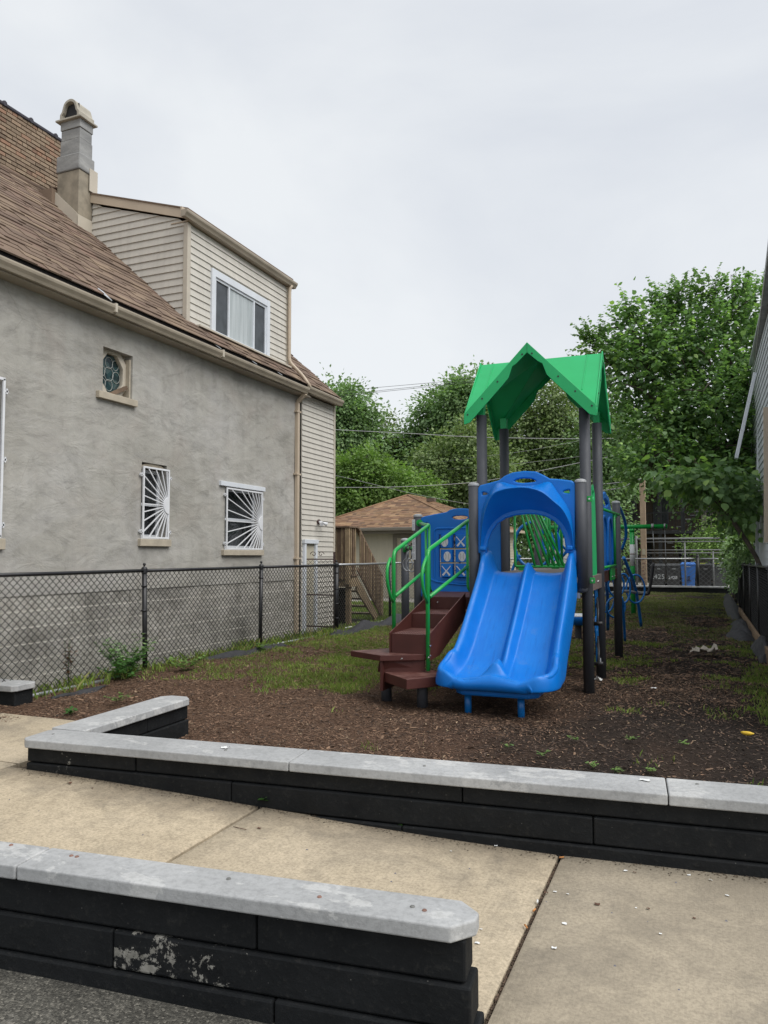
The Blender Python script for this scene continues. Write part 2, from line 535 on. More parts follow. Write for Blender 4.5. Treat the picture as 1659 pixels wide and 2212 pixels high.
def m_siding(name, c, wav=0.1):
    M = Mat(name); v = M.coord(kind='World')
    a = tuple(x*0.94 for x in c); b = tuple(min(1, x*1.04) for x in c)
    col = M.ramp(M.noise(v, 1.5, 5), [(0.3, a), (0.7, b)])
    st = M.ramp(M.noise(M.coord((5, 5, 0.5), kind='World'), 2.5, 5, 0.6), [(0.35, 0.82), (0.6, 1.0)])
    col = M.mixc(0.5, col, st, 'MULTIPLY')
    M.base(col); M.rough(0.55, 0.35)
    M.bump(M.noise(M.coord((1, 1, 6), kind='World'), 9, 4), wav, 0.004)
    return M.m
M_siding = m_siding('cream_siding', (0.58, 0.55, 0.49))
M_siding2 = m_siding('pale_grey_siding', (0.60, 0.63, 0.66))
M_sidingg = m_siding('garage_siding', (0.50, 0.46, 0.36))
def m_shingle(name, cols, island=0.28):
    M = Mat(name); v = M.coord(kind='World')
    rr = M.rand()
    c = M.ramp(rr, [(i/(len(cols)-1), x) for i, x in enumerate(cols)])
    g = M.ramp(M.noise(v, 130, 3, 0.7), [(0.3, 0.72), (0.7, 1.12)])
    c = M.mixc(0.8, c, g, 'MULTIPLY')
    w = M.ramp(M.noise(v, 0.9, 5), [(0.35, 0.78), (0.65, 1.0)])
    c = M.mixc(0.7, c, w, 'MULTIPLY')
    M.base(c); M.rough(0.95, 0.15); M.bump(M.noise(v, 90, 3), 0.3, 0.004)
    return M.m
M_shingle = m_shingle('brown_shingle', [(0.150, 0.108, 0.084), (0.225, 0.165, 0.125), (0.185, 0.132, 0.102), (0.275, 0.205, 0.148), (0.165, 0.120, 0.095), (0.240, 0.165, 0.128)])
M_shingleg = m_shingle('tan_shingle', [(0.20, 0.125, 0.085), (0.35, 0.225, 0.135), (0.27, 0.165, 0.105), (0.42, 0.28, 0.165), (0.17, 0.115, 0.085), (0.33, 0.20, 0.13)])
M_felt = plain('roof_edge_dark', (0.018, 0.015, 0.016), 0.9, 0.2, 5)
def m_brick():
    M = Mat('common_brick'); v = M.coord(kind='World')
    c = M.ramp(M.rand(), [(0, (0.20, 0.15, 0.11)), (0.25, (0.31, 0.235, 0.165)), (0.5, (0.25, 0.185, 0.135)), (0.78, (0.34, 0.26, 0.185)), (0.95, (0.33, 0.19, 0.13)), (1, (0.18, 0.13, 0.10))])
    g = M.ramp(M.noise(v, 30, 5, 0.7), [(0.3, 0.7), (0.7, 1.1)])
    M.base(M.mixc(0.8, c, g, 'MULTIPLY')); M.rough(0.93, 0.2); M.bump(M.noise(v, 60, 4), 0.4, 0.006)
    return M.m
M_brick = m_brick()
M_bmortar = plain('brick_mortar', (0.50, 0.42, 0.31), 0.95, 0.2, 9, bump=0.4)
def m_chimney():
    M = Mat('chimney_cement'); v = M.coord(kind='World')
    c = M.ramp(M.noise(M.coord((1, 1, 4.5), kind='World'), 1.7, 6, 0.6, 0.4), [(0.3, (0.20, 0.20, 0.20)), (0.5, (0.27, 0.27, 0.265)), (0.72, (0.38, 0.38, 0.37))])
    M.base(c); M.rough(0.92, 0.2); M.bump(M.noise(v, 22, 6), 0.35, 0.012)
    return M.m
M_chim = m_chimney()
M_chimlow = plain('chimney_old_cement', (0.27, 0.235, 0.18), 0.93, 0.3, 5, bump=0.4, bscale=26)

def m_coping(name):
    M = Mat(name); v = M.coord(kind='World')
    c = M.ramp(M.noise(v, 2.2, 6, 0.6), [(0.28, (0.315, 0.32, 0.32)), (0.55, (0.40, 0.405, 0.405)), (0.72, (0.46, 0.465, 0.46))])
    # bleached worn skin with crisp borders
    wear = M.ramp(M.noise(M.coord((1, 1.6, 1), kind='World'), 2.6, 9, 0.66, 0.2), [(0.56, 0.0), (0.575, 1.0)])
    c = M.mixc(M.mixc(1.0, wear, (0.55,)*3, 'MULTIPLY'), c, (0.56, 0.56, 0.545))
    dots = M.ramp(M.voro(v, 26), [(0.03, 0.35), (0.055, 1.0)])
    c = M.mixc(0.35, c, dots, 'MULTIPLY')
    st = M.ramp(M.noise(v, 30, 9, 0.8), [(0.40, 0.72), (0.54, 1.0)])
    c = M.mixc(0.7, c, st, 'MULTIPLY')
    f = M.math('ADD', M.math('MULTIPLY', M.rand(), 0.12), 0.92)
    c = M.mixc(1.0, c, f, 'MULTIPLY')
    M.base(c)
    M.rough(M.ramp(M.noise(v, 5, 4), [(0.3, 0.55), (0.7, 0.85)]), 0.35)
    M.bump(M.noise(v, 34, 8, 0.7), 0.35, 0.008)
    return M.m
M_coping = m_coping('grey_cast_coping')
def m_blackblock(name, peel):
    M = Mat(name); v = M.coord(kind='World')
    c = M.ramp(M.noise(v, 5, 6, 0.65), [(0.3, (0.0042, 0.0052, 0.0062)), (0.7, (0.0098, 0.0110, 0.0122))])
    dust = M.ramp(M.noise(v, 30, 8, 0.8), [(0.54, 0.0), (0.66, 0.5)])
    c = M.mixc(dust, c, (0.035, 0.034, 0.031))
    sp = M.ramp(M.voro(v, 17), [(0.02, 0.85), (0.05, 0.0)])
    c = M.mixc(sp, c, (0.13, 0.125, 0.115))
    if peel:
        a = M.noise(v, 17, 9, 0.72, 0.25)
        d = M.coord(kind='World'); sep = M.n('ShaderNodeSeparateXYZ'); M.link(d, sep.inputs[0])
        # peeled region of this one block only
        gx = M.math('ABSOLUTE', M.math('ADD', sep.outputs['X'], peel[0])); gx = M.math('MULTIPLY', gx, -peel[1])
        f = M.math('ADD', a, gx)
        w = M.ramp(f, [(peel[2], 0.0), (peel[2]+0.015, 1.0)])
        c = M.mixc(w, c, M.ramp(M.noise(v, 30, 5), [(0.3, (0.15, 0.145, 0.125)), (0.7, (0.30, 0.29, 0.26))]))
    M.base(c); M.rough(M.ramp(M.noise(v, 7, 4), [(0.3, 0.55), (0.7, 0.85)]), 0.28)
    M.bump(M.noise(v, 30, 7, 0.6), 0.4, 0.010)
    return M.m
M_bb = m_blackblock('black_painted_block', None)
M_bbp = m_blackblock('peeling_black_block', (1.98, 0.26, 0.515))
M_bbp2 = m_blackblock('scuffed_black_block', (4.0, 0.22, 0.60))

def m_concrete():
    M = Mat('tan_concrete'); v = M.coord(kind='World')
    o = M.n('ShaderNodeObjectInfo')
    big = M.noise(v, 0.9, 6, 0.6, 0.3)
    c = M.ramp(big, [(0.3, (0.460, 0.380, 0.268)), (0.5, (0.560, 0.468, 0.335)), (0.72, (0.630, 0.528, 0.385))])
    # dark worn stains in soft patches
    st = M.ramp(M.noise(M.coord((1.0, 1.0, 1), kind='World'), 1.6, 8, 0.66, 0.5), [(0.50, 0.0), (0.70, 0.6)])
    c = M.mixc(st, c, (0.215, 0.190, 0.150))
    fine = M.ramp(M.noise(v, 60, 9, 0.8), [(0.40, 0.62), (0.56, 1.0)])
    c = M.mixc(0.85, c, fine, 'MULTIPLY')
    mid = M.ramp(M.noise(v, 13, 9, 0.75, 0.3), [(0.38, 0.76), (0.53, 1.0)])
    c = M.mixc(0.7, c, mid, 'MULTIPLY')
    br = M.ramp(M.noise(M.coord((60, 2.0, 1), kind='World'), 3.0, 5, 0.6), [(0.35, 0.86), (0.6, 1.0)])
    c = M.mixc(0.7, c, br, 'MULTIPLY')
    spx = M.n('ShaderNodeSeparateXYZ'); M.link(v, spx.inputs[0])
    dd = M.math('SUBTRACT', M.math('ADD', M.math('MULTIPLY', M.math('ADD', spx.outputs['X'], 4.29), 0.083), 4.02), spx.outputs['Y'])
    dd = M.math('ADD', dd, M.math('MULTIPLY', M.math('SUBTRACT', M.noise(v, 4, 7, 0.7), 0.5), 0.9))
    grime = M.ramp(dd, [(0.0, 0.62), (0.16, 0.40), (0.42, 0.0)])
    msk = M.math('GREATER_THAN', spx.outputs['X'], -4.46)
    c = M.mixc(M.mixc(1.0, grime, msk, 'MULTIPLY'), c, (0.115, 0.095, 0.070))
    pit = M.ramp(M.noise(v, 160, 3, 0.7), [(0.30, 0.55), (0.42, 1.0)])
    c = M.mixc(0.5, c, pit, 'MULTIPLY')
    # the slab further along the path is greyer: stored on the slab
    at = M.n('ShaderNodeAttribute'); at.attribute_type = 'OBJECT'; at.attribute_name = 'grey'
    c = M.mixc(at.outputs['Fac'], c, M.mixc(0.6, (0.345, 0.302, 0.235), fine, 'MULTIPLY'))
    gb = M.ramp(M.noise(v, 1.9, 9, 0.72, 0.5), [(0.42, 0.0), (0.60, 0.75)])
    gb = M.mixc(1.0, gb, at.outputs['Fac'], 'MULTIPLY')
    c = M.mixc(gb, c, (0.175, 0.152, 0.118))
    st2 = M.ramp(M.noise(v, 2.6, 9, 0.72, 0.4), [(0.54, 0.0), (0.75, 0.4)])
    c = M.mixc(st2, c, (0.13, 0.118, 0.10))
    M.base(c); M.rough(0.88, 0.25)
    broom = M.noise(M.coord((55, 1.5, 1), kind='World'), 3.0, 4)
    h = M.math('ADD', M.math('MULTIPLY', broom, 0.5), M.noise(v, 90, 4))
    M.bump(h, 0.5, 0.004)
    return M.m
M_conc = m_concrete()
def m_asphalt():
    M = Mat('old_asphalt'); v = M.coord(kind='World')
    vo = M.voro(v, 120, out='Color')
    sp = M.n('ShaderNodeSeparateColor'); M.link(vo, sp.inputs[0])
    c = M.ramp(sp.outputs[0], [(0.0, (0.048, 0.046, 0.040)), (0.5, (0.092, 0.088, 0.075)), (0.85, (0.140, 0.133, 0.113)), (1.0, (0.24, 0.225, 0.19))])
    b = M.ramp(M.noise(v, 4.0, 8, 0.7), [(0.30, 0.55), (0.6, 1.0)])
    c = M.mixc(0.9, c, b, 'MULTIPLY')
    pale = M.ramp(M.noise(v, 5.5, 6, 0.7), [(0.58, 0.0), (0.66, 0.55)])
    c = M.mixc(pale, c, (0.27, 0.255, 0.225))
    M.base(c); M.rough(0.9, 0.3)
    M.bump(M.math('SUBTRACT', 1.0, M.voro(v, 120)), 0.9, 0.006)
    return M.m
M_asph = m_asphalt()
def m_soil():
    M = Mat('soil_and_mulch'); v = M.coord(kind='World')
    sep = M.n('ShaderNodeSeparateXYZ'); M.link(v, sep.inputs[0])
    # x+ side of the lot is bare black soil, the left is shredded brown mulch
    n = M.noise(v, 0.9, 6, 0.65, 0.6)
    xx = M.math('MULTIPLY', M.math('ADD', sep.outputs['X'], 1.9), 0.20)
    f = M.math('ADD', n, xx)
    c = M.ramp(f, [(0.28, (0.112, 0.068, 0.045)), (0.50, (0.074, 0.046, 0.032)), (0.66, (0.040, 0.028, 0.021)), (0.88, (0.026, 0.020, 0.0165))])
    fine = M.ramp(M.noise(v, 42, 7, 0.75), [(0.3, 0.35), (0.68, 1.45)])
    c = M.mixc(0.9, c, fine, 'MULTIPLY')
    chips = M.ramp(M.noise(M.coord((60, 18, 10), kind='World'), 1.6, 5, 0.7), [(0.62, 0.0), (0.72, 0.5)])
    c = M.mixc(chips, c, (0.15, 0.085, 0.052))
    M.base(c); M.rough(0.97, 0.12)
    M.bump(M.noise(v, 34, 8, 0.7), 0.9, 0.022)
    return M.m
M_soil = m_soil()
M_land = plain('rough_ground', (0.060, 0.065, 0.030), 0.95, 0.5, 0.8, bump=0.5, bscale=9, kind='World')
M_alley = plain('alley_concrete', (0.33, 0.31, 0.27), 0.9, 0.2, 1.5, kind='World', bump=0.2)

def m_leaf(name, cols, trans=0.35, rough=0.5):
    M = Mat(name)
    g = M.n('ShaderNodeNewGeometry')
    c = M.ramp(g.outputs['Random Per Island'], [(i/(len(cols)-1), x) for i, x in enumerate(cols)])
    nz = M.ramp(M.noise(M.coord(kind='World'), 0.9, 3), [(0.35, 0.62), (0.65, 1.12)])
    c = M.mixc(0.85, c, nz, 'MULTIPLY')
    M.base(c); M.rough(rough, 0.35)
    tr = M.n('ShaderNodeBsdfTranslucent')
    c3 = M.mixc(1.0, c, (1.15, 1.35, 0.65), 'MULTIPLY'); M.link(c3, tr.inputs['Color'])
    mx = M.n('ShaderNodeMixShader'); mx.inputs[0].default_value = trans
    M.link(M.b.outputs[0], mx.inputs[1]); M.link(tr.outputs[0], mx.inputs[2])
    M.link(mx.outputs[0], M.t.nodes['Material Output'].inputs['Surface'])
    return M.m
M_leafA = m_leaf('mulberry_leaf', [(0.128, 0.224, 0.100), (0.203, 0.331, 0.133), (0.166, 0.278, 0.119), (0.267, 0.438, 0.161), (0.146, 0.252, 0.125), (0.433, 0.641, 0.177)], 0.38, 0.42)
M_leafB = m_leaf('dense_elm_leaf', [(0.169, 0.271, 0.131), (0.262, 0.394, 0.180), (0.217, 0.332, 0.152), (0.339, 0.475, 0.209)], 0.3)
M_leafC = m_leaf('light_shrub_leaf', [(0.152, 0.260, 0.072), (0.216, 0.342, 0.094), (0.177, 0.283, 0.082), (0.265, 0.386, 0.111)], 0.35)
M_leafD = m_leaf('olive_leaf', [(0.206, 0.287, 0.123), (0.287, 0.371, 0.155), (0.171, 0.250, 0.106), (0.354, 0.435, 0.190)], 0.3)
M_grass = m_leaf('grass_blade', [(0.140, 0.225, 0.043), (0.222, 0.322, 0.063), (0.177, 0.265, 0.054), (0.296, 0.386, 0.085), (0.399, 0.335, 0.156)], 0.3)
M_grassd = m_leaf('dry_turf_blade', [(0.10, 0.15, 0.035), (0.16, 0.20, 0.06), (0.13, 0.17, 0.045), (0.22, 0.21, 0.10), (0.25, 0.19, 0.11)], 0.25)
M_weed = m_leaf('weed_leaf', [(0.035, 0.10, 0.020), (0.055, 0.14, 0.03), (0.07, 0.17, 0.035)], 0.3)
M_bark = plain('bark', (0.085, 0.070, 0.055), 0.95, 0.3, 9, bump=0.6, bscale=30)
M_barkp = plain('pale_bark', (0.20, 0.18, 0.16), 0.95, 0.3, 9, bump=0.4, bscale=30)
M_chip = plain('mulch_chip', (0.140, 0.085, 0.054), 0.95, 0.15, 3, island=0.75)
M_chipd = plain('dark_chip', (0.062, 0.042, 0.030), 0.95, 0.15, 3, island=0.8)

# ------------------------------------------------------------------ numpy meshes for scattered stuff
def np_obj(name, V, nv, mat, parent=None, smooth=False, quads=None):
    """V: (N, nv, 3) array, one polygon of nv corners per item"""
    N = V.shape[0]
    me = bpy.data.meshes.new(name)
    org = _origin(parent) if parent is not None else Vector((0,0,0))
    co = (V.reshape(-1, 3) - np.array(org)).astype(np.float32)
    me.vertices.add(N*nv); me.vertices.foreach_set('co', co.ravel())
    me.loops.add(N*nv); me.loops.foreach_set('vertex_index', np.arange(N*nv, dtype=np.int32))
    me.polygons.add(N); me.polygons.foreach_set('loop_start', np.arange(0, N*nv, nv, dtype=np.int32))
    try: me.polygons.foreach_set('loop_total', np.full(N, nv, dtype=np.int32))
    except Exception: pass
    me.update(calc_edges=True); me.validate()
    return mesh_obj(name, me, mat, parent)
def gz_np(x, y):
    t = np.clip((y-8.5)/3.5, 0, 1); z = 0.06*(1-t*t*(3-2*t))
    t2 = np.clip((-4.3-x)/1.9, 0, 1); return z + 0.11*t2*t2*(3-2*t2)
def vnoise(x, y, sc, seed=0):
    """cheap smooth value noise"""
    r = np.random.default_rng(seed).random((64, 64))
    u = x*sc; v = y*sc; i = np.floor(u).astype(int); j = np.floor(v).astype(int)
    fu = u-i; fv = v-j; fu = fu*fu*(3-2*fu); fv = fv*fv*(3-2*fv)
    g = lambda a, b: r[a % 64, b % 64]
    return (g(i,j)*(1-fu)+g(i+1,j)*fu)*(1-fv) + (g(i,j+1)*(1-fu)+g(i+1,j+1)*fu)*fv
# ================================================================== THE SETTING
def grid_ground(name, xs, ys, zf, mat):
    mb = MB(); mb.grid([[(x, y, zf(x, y)) for x in xs] for y in ys])
    mb.f = [f[::-1] for f in mb.f] if False else mb.f
    o = obj(name, mb, mat); return tag(o, kind='structure')
grid_ground('ground', [-300, -60, -20, -7, 2, 20, 60, 300], [-60, -8, 0, 20, 60, 120, 400], lambda x, y: -0.16, M_land)
def lot_z(x, y):
    return ground_z(x, y) + 0.018*math.sin(x*3.1+y*1.7)*math.sin(y*2.3-x) + 0.012*math.sin(x*7+1)*math.sin(y*6.1)
xs = [-6.45 + i*0.16 for i in range(int(7.45/0.16)+2)]
ys = [4.3 + i*0.18 for i in range(int(25.7/0.18)+1)]
tag(obj('lot_soil', MB().grid([[(x, y, lot_z(x, y) - (0.35 if y < 4.75 + 0.09*(x+4.3) and x > -4.4 else 0)) for x in xs] for y in ys]), M_soil), kind='structure')
# neighbour's yard left of the fence: dirt strip, grass further back, driveway apron in front of the garage
grid_ground('side_yard', [-14.5, -7.3, -6.46], [3.0, 13, 18, 24.2], lambda x, y: 0.03 if y < 17 else 0.0, plain('yard_dirt', (0.10, 0.085, 0.055), 0.95, 0.4, 4, bump=0.5, bscale=20, kind='World'))
grid_ground('driveway_apron', [-13, -6.5], [21.2, 23.95], lambda x, y: 0.012, M_alley)
grid_ground('alley', [-14, 6], [30.5, 38.0], lambda x, y: 0.0, M_alley)
grid_ground('neighbour_path', [0.99, 1.5], [3.0, 31.0], lambda x, y: -0.02, M_alley)

# ---- concrete path: slabs with open joints, ramping up to the left
def path_z(x):
    t = sstep(-0.75, -4.4, x) if x < -0.75 else 0
    lin = min(1, max(0, (-0.75 - x)/3.65))
    return 0.17 * (0.5*t + 0.5*lin) - 0.004
path = bpy.data.objects.new('footpath', None); COL.objects.link(path); path.location = (0,0,0)
ROOT['footpath'] = Vector((0,0,0)); tag(path, kind='structure')
def slab(x0, x1, yf0, yf1, grey=0.0, nx=10):
    """yf0/yf1: functions of x for the near and far edge"""
    mb = MB(); g = 0.010; e = 0.014
    rows_t = []; 
    X_ = [x0+g+(x1-x0-2*g)*i/nx for i in range(nx+1)]
    ny = 6
    top = []
    for j in range(ny+1):
        top.append([(x, yf0(x)+g+(yf1(x)-yf0(x)-2*g)*j/ny, path_z(x)) for x in X_])
    # rounded tooled edge: inner ring at height, outer ring lower
    R = [[None]*(nx+3) for _ in range(ny+3)]
    for j in range(-1, ny+2):
        for i in range(-1, nx+2):
            jj = min(max(j,0),ny); ii = min(max(i,0),nx)
            x, y, z = top[jj][ii]
            edge = (i < 0 or i > nx or j < 0 or j > ny)
            if not edge: R[j+1][i+1] = (x + (e if ii == 0 else -e if ii == nx else 0), y + (e if jj == 0 else -e if jj == ny else 0), z)
            else: R[j+1][i+1] = (x, y, z-0.008)
    mb.grid(R)
    rim = [(0,i) for i in range(nx+3)] + [(j,nx+2) for j in range(1,ny+3)] + [(ny+2,i) for i in range(nx+1,-1,-1)] + [(j,0) for j in range(ny+1,0,-1)]
    tp = [R[a][b] for a, b in rim]; n = len(tp)
    mb.add(tp + [(p[0],p[1],p[2]-0.10) for p in tp], [(i,n+i,n+(i+1)%n,(i+1)%n) for i in range(n)])
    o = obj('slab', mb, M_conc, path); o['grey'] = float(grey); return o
wall_far = lambda x: 3.99 + 0.083*(x+4.29) + 0.03      # block face of the far wall
wall_near_b = lambda x: 2.70 + 0.062*(x+0.78) - 0.03    # back face of the near wall
slab(-8.2, -6.4, lambda x: 2.2, lambda x: 4.1, 0.1); slab(-8.2, -6.4, lambda x: 4.1, lambda x: 5.15, 0.1)
slab(-6.4, -4.45, lambda x: 2.2, lambda x: 4.08, 0.05); slab(-6.4, -4.45, lambda x: 4.08, lambda x: 5.28, 0.08)
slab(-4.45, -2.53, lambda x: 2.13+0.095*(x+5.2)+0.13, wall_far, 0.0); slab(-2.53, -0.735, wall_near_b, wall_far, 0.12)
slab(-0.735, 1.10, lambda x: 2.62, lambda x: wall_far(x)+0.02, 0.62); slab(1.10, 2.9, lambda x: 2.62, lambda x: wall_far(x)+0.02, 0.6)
slab(-0.735, 1.10, lambda x: 0.8, lambda x: 2.62, 0.7); slab(1.10, 2.9, lambda x: 0.8, lambda x: 2.62, 0.65)
slab(-0.735, 1.10, lambda x: -1.0, lambda x: 0.8, 0.5); slab(1.10, 2.9, lambda x: -1.0, lambda x: 0.8, 0.5)
jb = MB(); jb.grid([[(x, (2.13+0.095*(x+5.2)+0.10)*(1-t)+3.95*t, path_z(x)-0.045) for x in [-8.2, -6.5, -5.5, -4.4, -3.5, -2.5, -1.6, -0.74]] for t in (0, .5, 1)])
jb.grid([[(x, y, path_z(x)-0.045) for x in (-0.739, 1, 2.9)] for y in (-1.0, 2.0, 4.25)]); jb.box(-8.2, -4.3, 3.95, 5.1, 0.0, path_z(-4.5)-0.045)
tag(obj('joint_grit', jb, plain('joint_dirt', (0.055, 0.040, 0.028), 0.95, 0.5, 30, kind='World', bump=0.4)), kind='structure')
grid_ground('street_edge_asphalt', [-9 + i*0.4 for i in range(21)] + [-0.76], [-2.5, 0, 1.2, 1.8, 2.2, 2.62], lambda x, y: -0.055 - 0.02*sstep(-2.8, -1.0, x), M_asph)

# ---- retaining walls
ROWH = 0.15; CT = 0.058; TOPZ = 0.372
def wall(name, label, A, B, width, joints, rows, cop_joints, ov=0.028, zb=-0.17, chamf=(0,0), peel=None, cop_ext=(0,0), stagger=0.012, seedk=1, row1=None):
    """A,B: coping front edge ends (x,y).  width: coping width. block rows set back by ov"""
    A = Vector((A[0], A[1], 0)); B = Vector((B[0], B[1], 0)); d = (B-A).normalized(); nrm = Vector((-d.y, d.x, 0)); Ln = (B-A).length
    t = thing(name, ((A.x+B.x)/2, (A.y+B.y)/2, 0), label, 'retaining wall')
    def P(s, w, z): q = A + d*s + nrm*w; return (q.x, q.y, z)
    # coping slabs
    cj = [-cop_ext[0]] + sorted(cop_joints) + [Ln + cop_ext[1]]
    for k in range(len(cj)-1):
        s0, s1 = cj[k] + (0.003 if k else 0), cj[k+1] - (0.003 if k < len(cj)-2 else 0)
        c0 = chamf[0] if k == 0 else 0; c1 = chamf[1] if k == len(cj)-2 else 0
        poly = []
        if c0: poly += [(s0, c0), (s0+c0, 0)]
        else: poly += [(s0, 0)]
        if c1: poly += [(s1-c1, 0), (s1, c1), (s1, width-c1), (s1-c1, width)]
        else: poly += [(s1, 0), (s1, width)]
        if c0: poly += [(s0+c0, width), (s0, width-c0)]
        else: poly += [(s0, width)]
        n = len(poly); mb = MB()
        mb.add([P(a, b, TOPZ-CT) for a, b in poly] + [P(a, b, TOPZ) for a, b in poly],
               [tuple(range(n))[::-1], tuple(range(n, 2*n))] + [(i, (i+1) % n, n+(i+1) % n, n+i) for i in range(n)])
        obj('coping', mb, M_coping, t, bevel=0.008, seg=3)
    # blocks
    z1 = TOPZ - CT; r = random.Random(seedk)
    for k in range(rows):
        z0 = max(z1 - (row1 if (k == 0 and row1) else ROWH), zb) if k < rows-1 else zb
        js = [0.02] + joints[k % len(joints)] + [Ln - 0.0 if True else 0]
        e0 = 0.03; e1 = 0.03 - (0.02*k if name == 'near_wall' else 0)
        js = [e0] + sorted(joints[k % len(joints)]) + [Ln - e1]
        for i in range(len(js)-1):
            off = ov + stagger*(1-k) + r.uniform(-0.003, 0.003)
            a, b = js[i] + 0.0025, js[i+1] - 0.0025
            mb = MB(); g = 0.003; w1 = width-ov
            mb.hexa([P(a,off,z0+g),P(b,off,z0+g),P(b,w1,z0+g),P(a,w1,z0+g),P(a,off,z1-g),P(b,off,z1-g),P(b,w1,z1-g),P(a,w1,z1-g)])
            mt = M_bb
            if peel and (k, i) in peel: mt = peel[(k, i)]
            obj('block', mb, mt, t, bevel=0.009, seg=2)
        z1 = z0
    # dark core so that no light leaks through the joints
    mb = MB(); c0, c1, w0, w1 = 0.09, Ln-0.09, ov+0.05, width-ov-0.03
    mb.hexa([P(c0,w0,zb),P(c1,w0,zb),P(c1,w1,zb),P(c0,w1,zb),P(c0,w0,TOPZ-CT-0.004),P(c1,w0,TOPZ-CT-0.004),P(c1,w1,TOPZ-CT-0.004),P(c0,w1,TOPZ-CT-0.004)])
    obj('core', mb, M_dark, t)
    return t
def S_on(A, B, xs_):
    """distance along AB where world x = xs_"""
    return (xs_ - A[0])/(B[0]-A[0])*math.dist(A, B)
A, B = (-4.31, 3.955), (2.6, 4.528)
sf = lambda x: S_on(A, B, x)
bx = lambda px, py: onY(px, py, 4.15)[0]
fw = wall('retaining_wall', 'long black block wall with pale coping in front of the slide', A, B, 0.31,
     [[sf(-3.42), sf(-1.27), sf(0.75)], [sf(-2.72), sf(-0.56), sf(1.3)], [sf(-1.62), sf(0.45)], [sf(-2.4), sf(-0.2)]], 4,
     [sf(-2.32), sf(-0.18), sf(2.0)], chamf=(0.045, 0), peel={(0,0): M_bbp2, (1,0): M_bbp2}, row1=0.102)
# return of the same wall into the lot
A2, B2 = (-4.005, 4.31), (-4.135, 5.60)
A2, B2 = (-4.07, 4.30), (-4.10, 5.62)
wall('return_wall', 'short black block wall running from the corner of the long wall into the mulch', A2, B2, 0.30,
     [[0.75], [0.35], [0.9]], 3, [], row1=0.125, chamf=(0, 0.07), seedk=3, zb=-0.1)
A3, B3 = (-5.2, 2.13), (-0.735, 2.555)
sn = lambda x: S_on(A3, B3, x)
wall('near_wall', 'black block wall with grey coping nearest the viewer, one block peeling to white', A3, B3, 0.205,
     [[sn(-3.3), sn(-1.55)], [sn(-4.2), sn(-2.16), ], [sn(-3.2), sn(-1.47)]], 3,
     [sn(-2.6), sn(-4.6)], chamf=(0, 0.075), peel={(1,2): M_bbp}, seedk=5, zb=-0.14)
wall('far_left_wall', 'end of a black block wall with grey coping at the left edge of the picture', (-8.6, 5.33), (-6.02, 5.45), 0.30, [[1.3], [0.7], [1.6]], 3, [1.1], chamf=(0, 0.04), seedk=6, zb=-0.05)
wall('lot_end_wall', 'low black wall with pale coping closing the far end of the lot in front of the bins', (-6.3, 29.9), (1.05, 30.0), 0.30, [[1.2, 2.6, 4.0, 5.4], [0.6, 2.0, 3.4, 4.8, 6.2]], 2, [2.1, 4.2, 6.0], seedk=8, zb=-0.12)
bpy.data.objects['lot_end_wall'].location.z = -0.125

# small things on the copings: coins of bolt covers, chips
def discs(name, parent, pts, r=0.011, mat=None, z=TOPZ):
    for (x, y) in pts:
        mb = MB(); mb.lathe([(0.0, 0.004), (r*0.8, 0.004), (r, 0.001), (r, -0.004)], x, y, 12, z)
        obj(name, mb, mat, parent)
nw = bpy.data.objects['near_wall']
M_rust = plain('rusty_plug', (0.22, 0.12, 0.09), 0.7, 0.3, 60)
M_plug = plain('grey_plug', (0.18, 0.18, 0.17), 0.7, 0.3, 60)
P2 = lambda px, py: onZ(px, py, TOPZ)[:2]
discs('bolt_plug', nw, [P2(154,1849), P2(166,1851), P2(24,1826), P2(690,1938), P2(917,1967)], 0.009, M_rust)
discs('bolt_plug', nw, [P2(494,1899), P2(891,1959)], 0.010, M_plug)
discs('bolt_plug', fw, [P2(115,1586), P2(917,1655), P2(1400,1689), P2(1506,1694), P2(487,1621)], 0.010, M_plug)

# ================================================================== LEFT CHAIN-LINK FENCE
M_wired = plain('weathered_wire', (0.13, 0.13, 0.13), 0.5, 0.2, 5)
FX = -6.33
def chainlink(name, parent, X, y0, y1, zb, zt, pitch, wr, mat, axis='y', plane_other=None, slope=0.0, amp=0.007):
    """woven zigzag wires as real wire; each wire a bent square-section rod"""
    mb = MB(); n = int((y1-y0)/pitch); h = zt-zb; nb = max(2, int(round(h/(pitch*0.88))))
    dz = h/nb
    for k in range(-1, n+1):
        s = 1
        yc = y0 + (k+0.5)*pitch
        pts = []
        for j in range(nb*1+1):
            f_ = (j + k) % 2
            yy = yc + (pitch/2 if f_ else -pitch/2)
            o = amp*(1 if f_ else -1)*0.6
            pts.append((yy, o, zb + j*dz))
        for j in range(len(pts)-1):
            (ya, oa, za), (yb, ob, zb2) = pts[j], pts[j+1]
            if max(ya, yb) > y1+1e-3 or min(ya, yb) < y0-1e-3: continue
            if axis == 'y':
                a = (X+oa, ya, za+slope*(ya-y0)); b = (X+ob, yb, zb2+slope*(yb-y0))
                mb.beam(a, b, wr*2, wr*2, (1, 0, 0))
            else:
                a = (ya, X+oa, za); b = (yb, X+ob, zb2)
                mb.beam(a, b, wr*2, wr*2, (0, 1, 0))
    o = obj(name, mb, mat, parent); o['kind'] = 'stuff'; return o
M_fblack = plain('black_fence_paint', (0.014, 0.014, 0.016), 0.42, 0.2, 10)
M_fwire = plain('black_vinyl_wire', (0.030, 0.030, 0.029), 0.45, 0.3, 5)
fence = thing('chain_link_fence', (FX, 10, 0), 'black chain link fence on round posts along the grey house', 'fence')
SL = -0.008
ftop = lambda y: 1.435 + SL*(y-5.4)
py = [2.2, 4.93, 7.65, 10.38, 13.06, 15.75, 18.4, 21.1, 23.8]
leans = {7.65: -0.035, 10.38: 0.03, 13.06: 0.0}
